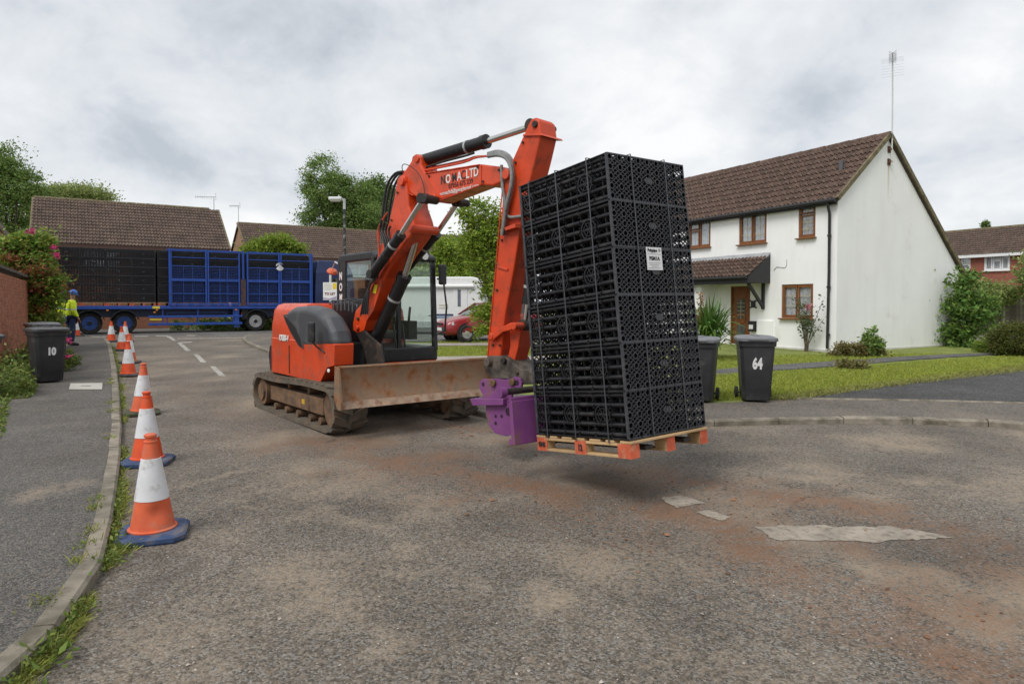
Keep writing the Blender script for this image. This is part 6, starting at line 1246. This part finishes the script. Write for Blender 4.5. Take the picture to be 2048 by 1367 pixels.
m = MB(); [m.bar((.4, y, .33), (1.56, y * .9, .52), .12, .14) for y in (-.45, .45)]; m.build('blade_arm', MUDDY, bl)
# --- house: lower body, counterweight, hood
def plan(xf, z, hy=.98, xc=-1.15, ra=.62, inset=0, xbk=-.52):
    hy -= inset; xb = xbk; pts = [(xb, -.25, z), (min(xf, .1), -.3, z), (xf, -.72, z), (xf, -hy, z), (.3 if xf > .3 else xf - .05, -hy, z), (xc, -hy, z)]
    pts += [(xc - (ra - inset) * math.sin(t), -hy * math.cos(t), z) for t in [math.pi * k / 14 for k in range(1, 14)]]
    return pts + [(xc, hy, z), (xb, hy, z)]
m = MB(); m.loft([plan(.62, .585, inset=.06), plan(.66, .60), plan(.9, .82), plan(1.12, .86), plan(1.14, 1.12), plan(1.12, 1.135, inset=.015)]); m.build('lower_body', ORG, ex, smooth=30, fix=True)
m = MB(); m.loft([plan(.15, 1.13, inset=.012), plan(.12, 1.3, inset=.012), plan(.0, 1.55, inset=.05), plan(-.05, 1.63, inset=.11), plan(-.08, 1.655, inset=.2)]); m.build('counterweight', ORG, ex, smooth=40, fix=True)
m = MB(); m.loft([[(-1.15 - a * math.sin(t), -b * math.cos(t), z) for t in [math.pi * k / 12 for k in range(1, 12)]] + [(-1.15 - a * .8 * math.sin(t), -b * .8 * math.cos(t), z) for t in [math.pi * k / 12 for k in range(11, 0, -1)]] for a, b, z in ((.56, .9, .54), (.68, 1.0, .62), (.7, 1.02, .86), (.65, 1.0, 1.0))]); m.build('rear_bumper', GREYH, ex, smooth=40, fix=True)
hp = [(566, 624), (584, 613), (610, 611), (632, 617), (650, 634), (663, 662), (669, 694), (640, 697), (606, 697), (590, 676), (576, 648)]
def trace(pts, y): return [ey(a, b, y) for a, b in pts]
hp3 = trace(hp, -.99); m = MB(); m.prism(hp3, (0, .3, 0)); hd = m.build('engine_hood', GREYH, ex, bevel=.1, seg=5)
m = MB(); m.prism(trace([(565, 628), (574, 634), (590, 652), (601, 676), (606, 697), (597, 692), (582, 668), (571, 645)], -1.0), (0, .1, 0)); m.build('hood_accent', BLK, hd, bevel=.012)
m = MB(); a, b = ey(577, 690, -.985), ey(580, 747, -.985); m.box(((a.x + b.x) / 2, -.985, (a.z + b.z) / 2), (.008, .012, abs(a.z - b.z))); m.build('panel_seam', STEELD, ex)
m = MB(); p = ey(655, 741, -.99); m.lathe([(.035, 0), (.032, .006), (.015, .008)], 16, Matrix.Translation((p.x, -.975, p.z)) @ Matrix.Rotation(math.pi / 2, 4, 'X') @ Matrix.Diagonal((1.1, .7, 1, 1))); m.build('side_reflector', WHITEP, ex)
# vent hump beside the boom foot
vh = trace([(651, 655), (657, 616), (664, 607), (690, 601), (712, 606), (716, 640), (716, 684), (694, 688), (680, 672), (668, 662)], -.5); m = MB(); m.prism(vh, (0, .28, 0)); ve = m.build('vent_hump', BLK, ex, bevel=.04, seg=3)
for k in range(7): m = MB(); a, b = ey(661 + k * 7.6, 607 - 1.0 * min(k, 4) + max(0, k - 4) * 1.5, -.51), None; m.tube([(a.x + .02, -.53, a.z - .12), (a.x, -.52, a.z + .02), (a.x + .02, -.38, a.z + .045), (a.x + .03, -.22, a.z + .02)], .013, 6); m.build('vent_slat', GREYH, ve)
m = MB(); m.box((.72, -.42, .95), (.5, .5, .36)); m.build('tool_box', BLK, ex, bevel=.02); m = MB(); m.box((1.2, -.62, .78), (.4, .4, .05)); m.build('foot_plate', STEELD, ex, bevel=.01)
# lettering on the tail
tq = None
for k in range(200):
    t = math.pi * .5 * k / 200; w = FRAME[ex.name] @ Vector((-1.15 - .62 * math.sin(t), -.98 * math.cos(t), 1.2)); x = 1024 + FPX * w.x / (w.y * _c - (w.z - CAMH) * _s)
    if x < 561: tq = t; break
tq = .6 if tq is None else tq; c = Vector((-1.15 - .63 * math.sin(tq), -.995 * math.cos(tq), 1.16)); tx = Vector((.62 * math.cos(tq), -.98 * math.sin(tq), 0)).normalized()
DECW = MAT('white_decal', (.72, .72, .70), .5)
c = ey(567, 676, -.99); tx = Vector((1, 0, 0)); R3 = FRAME[ex.name].to_3x3(); text_part('KX080-4', .125, FRAME[ex.name] @ c, R3 @ tx, (0, 0, 1), DECW, ex, 'model_lettering', .004, .8, .003, shear=.2)
# mirror on its stalk
a = ey(623, 664, -1.12); m = MB(); m.box((a.x, -1.12, a.z), (.17, .05, .27)); mr_ = m.build('tail_mirror', BLK, ex, bevel=.03, seg=3); m = MB(); q = [ey(x, y, -1.1) for x, y in ((622, 680), (625, 694), (632, 705), (632, 728))]; m.tube([(p.x, -1.1 + .06 * i, p.z) for i, p in enumerate(q)], .011, 6); m.build('mirror_stalk', BLK, mr_)
# --- cab
x0, x1, y0, y1, zf, zr_ = -.5, .76, -.2, .8, .86, 2.36; cabm = MB(); cabm.box(((x0 + x1) / 2, (y0 + y1) / 2, zf + .06), (x1 - x0, y1 - y0, .2)); cab = cabm.build('cab', BLK, ex, bevel=.02)
m = MB(); m.prism([(x0 + .02, y0, zr_ - .1), (x0, y0, zr_ - .04), (x0 + .06, y0, zr_ + .03), (x1 - .16, y0, zr_ + .03), (x1 - .02, y0, zr_ - .03), (x1 - .02, y0, zr_ - .1)], (0, y1 - y0, 0)); m.build('cab_roof', BLK, cab, bevel=.03, seg=3)
def post(a, b, w, h, nm='cab_post'): m = MB(); m.bar(a, b, w, h, up=(1, 0, 0)); m.build(nm, BLK, cab, bevel=.012)
for y in (y0 + .03, y1 - .03): post((x1 - .03, y, zf + .1), (x1 - .1, y, zr_ - .05), .07, .07); post((x0 + .03, y, zf + .1), (x0 + .03, y, zr_ - .05), .07, .07)
m = MB(); m.box((x0 + .13, y0 + .015, (zf + zr_) / 2), (.26, .03, zr_ - zf - .1)); m.build('rear_pillar', BLK, cab, bevel=.01); m = MB(); m.box((x1 - .12, y0 + .012, (zf + zr_) / 2), (.06, .025, zr_ - zf - .1)); m.build('window_divider', BLK, cab); m = MB(); m.box((x1 - .04, (y0 + y1) / 2 - .12, (zf + zr_) / 2 + .0), (.04, .05, zr_ - zf - .1)); m.build('front_divider', BLK, cab)
for nm, c_, d_ in (('side_window', ((x0 + x1) / 2 + .1, y0 + .02, (zf + zr_) / 2 + .05), (x1 - x0 - .4, .008, zr_ - zf - .22)), ('side_window', ((x0 + x1) / 2, y1 - .02, (zf + zr_) / 2 + .05), (x1 - x0 - .12, .008, zr_ - zf - .2)), ('front_window', (x1 - .055, (y0 + y1) / 2, (zf + zr_) / 2 + .02), (.008, y1 - y0 - .12, zr_ - zf - .22)), ('rear_window', (x0 + .03, (y0 + y1) / 2, (zf + zr_) / 2 + .2), (.008, y1 - y0 - .12, .8))): m = MB(); m.box(c_, d_); m.build(nm, EGL, cab)
m = MB(); m.box((-.1, .3, 1.18), (.5, .5, .12)); m.box((-.33, .3, 1.55), (.12, .48, .68)); m.box((-.33, .3, 1.98), (.1, .26, .2)); m.build('seat', MAT('seat_fabric', (.03, .03, .033), .9), cab, bevel=.04); m = MB(); [m.box((.1, y, 1.25), (.5, .14, .28)) for y in (.0, .62)]; [m.tube([(.25, y, 1.35), (.3, y, 1.6)], .02, 8) for y in (.02, .6)]; [m.tube([(.6, y, .96), (.52, y, 1.35)], .015, 6) for y in (.2, .35)]; m.build('controls', BLK, cab)
m = MB(); m.box((x1 - .4, .32, .745), (.78, .94, .21)); m.build('cab_skirt', ORG, ex, bevel=.02)
F_ = FRAME[ex.name]
for i, ch in enumerate('NOMAC'): text_part(ch, .16, F_ @ Vector((x0 + .11, y0 - .004, zr_ - .3 - i * .165)), R3 @ Vector((1, 0, 0)), (0, 0, 1), DECW, cab, 'letter', .002, .8, .006)
m = MB(); q = [(x1 + .02, y1 - .02, 2.02), (x1 + .07, y1 + .06, 1.98), (x1 + .09, y1 + .1, 1.6), (x1 + .07, y1 + .08, 1.25), (x1, y1 - .02, 1.2)]; m.tube(q, .014, 8); m.build('grab_rail', BLK, cab, smooth=50)
a = lx(ex, 885, 549, 0, x1 + .05); m = MB(); m.box((x1 + .05, a.y, a.z), (.05, .13, .3)); mm = m.build('front_mirror', BLK, cab, bevel=.03, seg=3); m = MB(); m.tube([(x1, y1 - .02, 2.12), (x1 + .03, a.y, 2.14), (x1 + .05, a.y, a.z + .1)], .011, 6); m.build('mirror_arm', BLK, mm)
m = MB(); a = lx(ex, 847, 515, 0, x1); m.box((x1 - .02, a.y, a.z + .02), (.12, .17, .14)); wl = m.build('work_light', BLK, cab, bevel=.02); m = MB(); m.cyl((x1 + .045, a.y, a.z + .02), (x1 + .052, a.y, a.z + .02), .055, 16); m.build('lens', MAT('lamp_lens', (.7, .72, .72), .1), wl)
a = ey(664, 540, -.2); m = MB(); m.lathe([(.08, 0), (.085, .02), (.065, .05), (.02, .06)], 18, Matrix.Translation((a.x, -.2, a.z - .04)) @ Matrix.Rotation(.5, 4, 'Y')); bc = m.build('beacon', MAT('orange_beacon', (.62, .13, .05), .35), ex, smooth=40); m = MB(); m.tube([(a.x + .02, -.2, a.z + .03), (a.x + .12, -.2, a.z + .12), (x0 + .05, -.15, a.z + .05)], .014, 6); m.build('beacon_arm', GALV, bc)
# --- boom plane
SO, SR = Vector((.963, 5.551, CAMH - 1.114)), (.013, -.107, -.9205)
def rotm(a, b, c): return Matrix.Rotation(c, 4, 'Z') @ Matrix.Rotation(b, 4, 'Y') @ Matrix.Rotation(a, 4, 'X')
SM = Matrix.Translation(SO) @ rotm(*SR)                  # stack frame: near bottom corner of the crates, x towards the viewer, y across
P0 = EM + EU * .55 - EV * .42; tgt = SM @ Vector((-1.2, .5, 0)); BD = Vector((tgt.x - P0.x, tgt.y - P0.y, 0)).normalized(); BN = Vector((-BD.y, BD.x, 0))
def bp(px, py, off): return onplane(px, py, P0 + BN * off, BN)
def bprism(nm, pts, off, w, mat, parent=ex, bevel=.012, seg=2):
    m = MB(); m.prism([bp(a, b, off) for a, b in pts], BN * w); return m.build(nm, mat, parent, world=True, bevel=bevel, seg=seg)
def bcyl(nm, a, b, off, r, mat, parent=ex, n=18, r2=None): m = MB(); m.cyl(bp(*a, off), bp(*b, off), r, n, r2=r2); return m.build(nm, mat, parent, world=True, smooth=40)
def pin(c, off, w, r, mat=STEELD, parent=ex): m = MB(); p = bp(*c, off); m.cyl(p, p + BN * w, r, 18); return m.build('pin', mat, parent, world=True, smooth=40, bevel=.006)
lowp = [(800, 350), (809, 351), (814, 382), (817, 412), (826, 438), (830, 456), (820, 474), (794, 510), (768, 556), (757, 590), (746, 621), (733, 640), (727, 662), (716, 667), (706, 661), (705, 646), (710, 622), (734, 592), (743, 560), (763, 489), (777, 445), (788, 393), (794, 358)]
lowb = bprism('lower_boom', lowp, -.16, .32, ORG, bevel=.02)
bprism('boom_plate', [(735, 592), (752, 553), (764, 558), (760, 580), (746, 622), (733, 641), (728, 660), (716, 666), (706, 660), (706, 645), (712, 622)], -.175, .014, ORG, lowb, .005); bprism('yellow_label', [(745, 585), (749, 569), (755, 569), (751, 587)], -.184, .006, YELT, lowb, 0)
bcyl('cross_tube', (823, 456), (823, 456.01), -.17, .001, ORG, lowb); pin((823, 457), -.2, .4, .055, ORG, lowb); pin((825, 457), -.01, .16, .06, BLK, lowb)
pin((801, 363), -.2, .4, .05, ORG, lowb); pin((712, 655), -.21, .4, .035, ORGD, lowb); pin((714, 637), -.2, .04, .022, STEELD, lowb)
upp = [(803, 350), (822, 322), (824, 312), (832, 307), (839, 312), (842, 330), (850, 346), (900, 338), (960, 328), (1002, 333), (1014, 345), (1012, 358), (1004, 364), (985, 372), (961, 370), (915, 388), (871, 404), (846, 400), (826, 391), (815, 383), (797, 372)]
uppb = bprism('upper_boom', upp, -.125, .25, ORG, bevel=.02)
bprism('boom_rib', [(852, 353), (856, 353), (885, 396), (880, 398)], -.134, .012, ORG, uppb, .003); bprism('boom_rib', [(959, 329), (962, 329), (962, 369), (959, 370)], -.134, .012, ORG, uppb, .003)
pin((832, 318), -.15, .3, .04, ORGD, uppb); pin((847, 397), -.34, .2, .05, STEELD, uppb); pin((916, 404), .16, .16, .045, STEELD, uppb); pin((864, 396), -.2, .1, .05, ORG, uppb)
stk = [(1057, 247), (1062, 238), (1070, 234), (1078, 240), (1082, 268), (1072, 312), (1060, 360), (1040, 455), (1027, 539), (1010, 629), (1003, 690), (1000, 716), (973, 716), (979, 649), (991, 539), (1001, 447), (1006, 362), (1025, 318), (1042, 280)]
stick = bprism('dipper_arm', stk, -.13, .26, ORGD, bevel=.02)
bprism('stick_flange', [(1046, 268), (1083, 267), (1086, 271), (1045, 272)], -.15, .32, ORG, stick, .004); bprism('stick_bracket', [(1008, 455), (1030, 447), (1031, 455), (1010, 461)], -.2, .08, ORG, stick, .004); bprism('stick_tab', [(995, 531), (1015, 537), (1014, 541), (994, 535)], -.145, .02, ORG, stick, .003); bprism('grease_plate', [(1079, 336), (1088, 331), (1086, 352), (1078, 352)], .1, .04, GALV, stick, .003)
pin((1068, 248), -.15, .32, .035, STEELD, stick); pin((1010, 348), -.17, .36, .055, ORG, stick)
m = MB(); m.tube([bp(x, y, .1) for x, y in ((1062, 440), (1045, 560), (1030, 640))], .008, 6); m.build('pipe', GALV, stick, world=True)
# lettering on the boom
def btext(t, size, c, a, b, mat, sx=1, bold=.003): O = bp(*c, -.1275); X = bp(*b, -.1275) - bp(*a, -.1275); text_part(t, size, O, X, (0, 0, 1), mat, uppb, 'lettering', .002, sx, bold)
DECB = MAT('black_decal', (.02, .018, .02), .5)
for ch, x, y, mt in (('N', 886, 361, DECB), ('O', 896.5, 358.5, DECW), ('M', 908.5, 355.5, DECB), ('A', 918.5, 353, DECW), ('C', 926.5, 350.5, DECB), ('L', 935, 348.5, DECW), ('T', 943, 346.5, DECW), ('D', 952, 344.5, DECW)): btext(ch, .14, (x, y), (880, 362), (957, 343), mt, .78, .002)
btext('07956 675 239', .075, (921, 367.5), (880, 377), (957, 358), DECB, .92, 0); btext('nomacltd@googlemail.com', .062, (917, 379.5), (880, 388), (957, 370), DECW, .98, 0)
# bolts, weld beads and grease nipples along the boom and dipper
for pts, off, nm_, par in (([(716, 650), (722, 630), (737, 604), (752, 566), (766, 520), (783, 440), (795, 385)], -.168, 'bolt', lowb), ([(858, 352), (876, 398), (955, 334), (966, 363), (998, 340)], -.132, 'bolt', uppb), ([(1046, 285), (1031, 325), (1012, 400), (1004, 480), (994, 580), (986, 690), (1000, 690)], -.136, 'bolt', stick)):
    for c_ in pts: m = MB(); p = bp(*c_, off); m.cyl(p, p - BN * .012, .014, 6); m.build(nm_, STEELD, par, world=True)
for a_, b_, off, par in (((797, 372), (826, 391), -.13, uppb), ((871, 404), (961, 370), -.13, uppb), ((850, 347), (960, 329), -.13, uppb), ((1006, 366), (991, 539), -.135, stick), ((991, 539), (975, 712), -.135, stick), ((763, 489), (743, 560), -.165, lowb)):
    m = MB(); p, q = bp(*a_, off), bp(*b_, off); m.tube([p.lerp(q, k / 8) for k in range(9)], [.006 + .002 * (k % 2) for k in range(9)], 6); m.build('weld_bead', ORGD, par, world=True)
# rams
def ram(nm, base, neck, eye, off, rb, rr, parent=ex):
    b = bcyl(nm, base, neck, off, rb, BLK, parent); bcyl('piston_rod', neck, eye, off, rr, RODM, b, 14); p, q = bp(*base, off), bp(*neck, off); d = (q - p).normalized(); L_ = (q - p).length
    m = MB(); m.cyl(q - d * .06, q + d * .015, rb * 1.12, 18); m.build('gland', BLK, b, world=True, smooth=40); m = MB(); m.ring(p + d * L_ * .72, d, rb * 1.06, rb * .9, .03, 18); m.build('clip', GALV, b, world=True)
    m = MB(); e = bp(*eye, off); m.cyl(e - BN * .06, e + BN * .06, rr * 1.9, 16); m.build('rod_eye', STEELD, b, world=True, smooth=40); m = MB(); m.cyl(p - BN * .06, p + BN * .06, rb * .9, 16); m.build('base_eye', STEELD, b, world=True, smooth=40); return b
ram('arm_ram', (846, 321), (972, 283), (1066, 252), 0, .072, .036); ram('boom_adjusting_ram', (745, 548), (801, 470), (847, 397), -.27, .062, .032); ram('boom_adjusting_ram', (790, 565), (872, 468), (916, 404), .27, .062, .032); ram('main_boom_ram', (737, 712), (809, 552), (836, 462), .0, .085, .045); ram('bucket_ram', (1068, 480), (1056, 605), (1050, 650), .0, .06, .032)
# boom foot post
m = MB(); a, b, c2 = bp(752, 742, 0), bp(745, 690, 0), bp(716, 655, 0)
for s in (-.17, .13): m.prism([bp(x, y, s) for x, y in ((706, 655), (716, 646), (735, 668), (760, 690), (768, 742), (735, 745), (728, 700))], BN * .04)
m.build('swing_post', STEELD, ex, world=True, bevel=.01); m = MB(); m.cyl(bp(748, 748, 0), bp(746, 672, 0), .1, 16); m.build('swing_pivot', STEELD, ex, world=True, smooth=40)
# hoses
def hose(pts, off, r=.017, mat=HOSE, parent=lowb, spread=0): m = MB(); q = smoothl([bp(x, y, off + spread * i) for i, (x, y) in enumerate(pts)], 2); m.tube(q, r, 8); return m.build('hose', mat, parent, world=True, smooth=60)
for k, (dx, off) in enumerate(((0, -.12), (6, -.05), (14, .03), (20, .1))): hose([(806 + dx * .3, 343 + k * 2), (790 + dx * .7, 345 + k * 3), (774 + dx, 368 + k * 2), (768 + dx, 400), (765 + dx * .9, 430), (762 + dx, 455)], off, .016)
for k in range(4): hose([(763 + k * 6, 440 + 4 * k), (758 + k * 6, 462), (768 + k * 5, 480 + k * 4), (772 + k * 3, 505), (760 + k * 2, 528), (749, 545 + k * 5), (741 - k, 570), (727 + k * 3, 600), (722 + k * 4, 628)], -.19 - .02 * k, .014)
for k in range(3): m = MB(); m.tube(smoothl([bp(x, y, -.1 + k * .08) for x, y in ((808, 345 - k), (850, 341 - 2 * k), (905, 330 - 2 * k), (935, 323 - 2 * k), (950, 315 - k), (975, 312))], 1), .012, 8); m.build('oil_pipe', ORG, uppb, world=True, smooth=60)
for k in range(3): m = MB(); m.tube(smoothl([bp(x, y, -.17) for x, y in ((774 - k * 4, 425 + k * 6), (762 - k * 3, 445 + k * 5), (757 - k, 475), (758, 505), (762 - k * 2, 535))], 1), .009, 6); m.build('oil_pipe', ORG, lowb, world=True, smooth=60)
for k in range(3): hose([(976, 313 - k * 3), (998, 309 - k * 4), (1016 + k * 3, 318 - k * 3), (1024 + k * 3, 345), (1022 + k * 2, 375), (1012 + k * 3, 410), (1008 + k * 3, 440), (1004 + k * 2, 470)], -.2 + .04 * k, .019, HOSEG, stick)
hose([(1003, 330), (1004, 370), (1010, 400), (1010, 425), (1018, 436), (1044, 432)], -.16, .017, HOSEG, stick); hose([(848, 336), (890, 322), (930, 312), (948, 306)], -.06, .014, HOSE, uppb); hose([(806, 346), (803, 330), (812, 327), (835, 342), (847, 366), (850, 395)], -.18, .005, HOSE, uppb)
# bucket linkage and hitch
lk = bprism('tipping_link', [(974, 672), (979, 665), (986, 666), (1000, 655), (1020, 645), (1030, 645), (1032, 654), (1024, 659), (1005, 664), (990, 676), (984, 682), (976, 680)], -.19, .05, ORGD, bevel=.01); pin((980, 673), -.2, .4, .035, ORGD, lk); pin((1026, 652), -.2, .42, .04, ORGD, lk)
bprism('tipping_link', [(974, 672), (986, 666), (1020, 645), (1032, 654), (1005, 664), (984, 682)], .14, .05, ORGD)
lk = bprism('bucket_link', [(1018, 655), (1034, 650), (1042, 660), (1036, 695), (1028, 726), (1014, 722), (1020, 690)], -.09, .2, ORGD, bevel=.012)
ht = bprism('quick_hitch', [(966, 728), (968, 716), (978, 711), (1003, 711), (1012, 714), (1042, 738), (1068, 743), (1070, 768), (1034, 769), (1030, 758), (986, 758), (972, 746)], -.16, .32, HITCH, bevel=.012); pin((972, 725), -.22, .44, .045, HITCH, ht); pin((1004, 722), -.2, .4, .035, STEELD, ht); pin((1033, 746), -.175, .05, .02, STEELD, ht)
# ================================================================ purple fork carriage
fb = SM @ Vector((-1.3, .5, -.15)); fk = empty('fork_carriage', fb, SR[2], 'purple pallet fork attachment hanging from the excavator quick hitch', 'fork attachment')
ear = [(958, 765), (963, 758), (990, 757), (1008, 759), (1020, 757), (1030, 753), (1040, 756), (1043, 765), (1042, 777), (1024, 780), (1022, 803), (1030, 822), (1031, 868), (1012, 872), (989, 866), (978, 850), (972, 830), (971, 809), (966, 790), (959, 778)]
for off in (-.2, .16): bprism('ear_plate', ear, off, .03, PURP, fk, .005)
for c_, r in (((1017, 823), .045), ((966, 768), .022), ((1033, 765), .03), ((991, 832), .018), ((991, 846), .02), ((1003, 832), .018)): m = MB(); p = bp(*c_, -.203); m.cyl(p, p + BN * .004, r, 16); m.build('pin_hole_shade', MAT('hole_shadow', (.03, .012, .03), .9), fk, world=True)  # dark discs on the solid plate paint the shade inside its holes
for c_ in ((984, 766), (1022, 764)): pin(c_, -.23, .46, .038, MAT('bronze_pin', (.16, .10, .05), .5, .4), fk)
bprism('shelf_plate', [(939, 797), (1006, 797), (1006, 810), (945, 811)], -.26, .12, PURP, fk, .006); bprism('shelf_web', [(962, 800), (968, 786), (1000, 781), (1006, 797)], -.24, .03, PURP, fk, .004)
def sbox(nm, c, d, mat, parent): m = MB(); m.box(c, d, T=SM); return m.build(nm, mat, parent, world=True, bevel=.006)
sbox('carriage_plate', (-1.34, .42, .12), (.05, 1.22, .42), PURP, fk); sbox('carriage_rail', (-1.37, .42, -.06), (.07, 1.22, .06), PURP, fk); sbox('carriage_rail', (-1.36, .42, .34), (.07, 1.22, .05), PURP, fk)
m = MB(); m.cyl(SM @ Vector((-1.40, -.22, .42)), SM @ Vector((-1.36, 1.05, .42)), .032, 14); m.build('fork_shaft', STEELD, fk, world=True, smooth=40); m = MB(); m.cyl(SM @ Vector((-1.40, -.27, .42)), SM @ Vector((-1.40, -.2, .42)), .055, 14); m.build('shaft_collar', PURP, fk, world=True, smooth=40)
for y in (.25, .75): sbox('fork_tine', (-.66, y, -.09), (1.28, .1, .035), STEELD, fk); sbox('fork_heel', (-1.285, y, .12), (.045, .1, .5), STEELD, fk)
# ================================================================ the hanging load: pallet, twelve crates, straps
pq = (SM @ Matrix.Translation((-.6, .5, -.152))); pe = pq.to_euler()
pl_ = pallet(pq.translation, tuple(pe), 'wooden pallet with red painted blocks under the hanging crates')
FRAME[pl_.name] = pq
for tx_, x, sz in (('GNS', -1.13, .06), ('12', -.6, .075)): text_part(tx_, sz, SM @ Vector((x, -.0095, -.092)), SM.to_3x3() @ Vector((1, 0, 0)), SM.to_3x3() @ Vector((0, 0, 1)), INKB, pl_, 'stencil', .0008, .8, .003)
for j in range(6):
    jx, jy, jr = random.uniform(-.008, .008), random.uniform(-.01, .01), random.uniform(-.008, .008)
    Mx = SM @ Matrix.Translation((-.6 + jx, .5 + jy, .002 + j * .4)) @ Matrix.Rotation(jr, 4, 'Z'); eu = Mx.to_euler()
    lvl = ('bottom layer, resting on the pallet', 'second layer up', 'third layer up', 'fourth layer up, just below the white label', 'fifth layer up, carrying the white label', 'top layer')[j]
    cr_ = empty('drainage_crate', Mx.translation, 0, 'black lattice drainage crate in the hanging load, ' + lvl, 'crate', 'crates hanging on the pallet', rot=tuple(eu))
    for k, me in CM.items():
        o = link(k.split('.')[0], me, None, cr_)
        if k in ('tube', 'rib', 'inner_web', 'deck_grid'): o['kind'] = 'stuff'
    for px_ in (-.49, -.1, .3): o = link('port', PORT[0], None, cr_); o.location = (px_, 0, 0)
STRAP = MAT('packing_strap', (.075, .078, .085), .35, .3, var=.1)
for n_, x in (('beside the fork carriage', -1.03), ('across the middle of the open side', -.64), ('next to the lattice corner', -.23)):
    m = MB(); z1 = 2.41
    for a, b in (((x, -.012, -.03), (x, -.012, z1)), ((x, -.012, z1), (x, 1.012, z1)), ((x, 1.012, z1), (x, 1.012, -.03))): m.bar(SM @ Vector(a), SM @ Vector(b), .013, .003, up=SM.to_3x3() @ (Vector((0, 1, 0)) if a[2] != b[2] else Vector((0, 0, 1))))
    tag(m.build('packing_strap', STRAP), f'thin packing strap over the hanging crates {n_}', 'strap', 'straps round the hanging crates')
for n_, y in (('nearer the open side', .29), ('nearer the far corner', .73)):
    m = MB(); z1 = 2.414
    for a, b in (((.008, y, -.03), (.008, y, z1)), ((.008, y, z1), (-1.21, y, z1)), ((-1.21, y, z1), (-1.21, y, -.03))): m.bar(SM @ Vector(a), SM @ Vector(b), .011, .003, up=SM.to_3x3() @ (Vector((1, 0, 0)) if a[2] != b[2] else Vector((0, 0, 1))))
    tag(m.build('packing_strap', STRAP), f'thin packing strap down the lattice end of the hanging crates {n_}', 'strap', 'straps round the hanging crates')
# paper label on the lattice
ln = SM.to_3x3() @ Vector((1, 0, 0)); lc = onplane(1309.5, 517, SM @ Vector((.01, 0, 0)), ln); lc = SM.inverted() @ lc
le = empty('crate_label', SM @ Vector((.006, lc.y, lc.z)), 0, 'white printed paper label fixed to the black lattice crates', 'label', rot=SR); FRAME[le.name] = Matrix.Translation(SM @ Vector((.006, lc.y, lc.z))) @ rotm(*SR)
m = MB(); m.box((0, 0, 0), (.002, .2, .2)); m.build('paper', MAT('label_paper', (.70, .70, .70), .6, var=.03), le)
RS = SM.to_3x3(); LX, LY = RS @ Vector((0, 1, 0)), RS @ Vector((0, 0, 1))
def lab(t, s, y, z, b=.002): text_part(t, s, FRAME[le.name] @ Vector((.0022, y, z)), LX, LY, INKB, le, 'print', .0003, 1, b)
lab('PSM1A', .046, 0, 0, .002); lab('Polypipe', .036, -.02, .072)
m = MB()
for k in range(4): m.box((.0016, -.01 * (k % 2), -.038 - k * .015), (.0006, .15 - .03 * (k % 3), .004))
m.box((.0016, 0, .04), (.0006, .17, .003)); m.box((.0016, .072, .075), (.0006, .025, .025)); m.build('fine_print', MAT('grey_print', (.25, .25, .25), .6), le, kind='stuff')
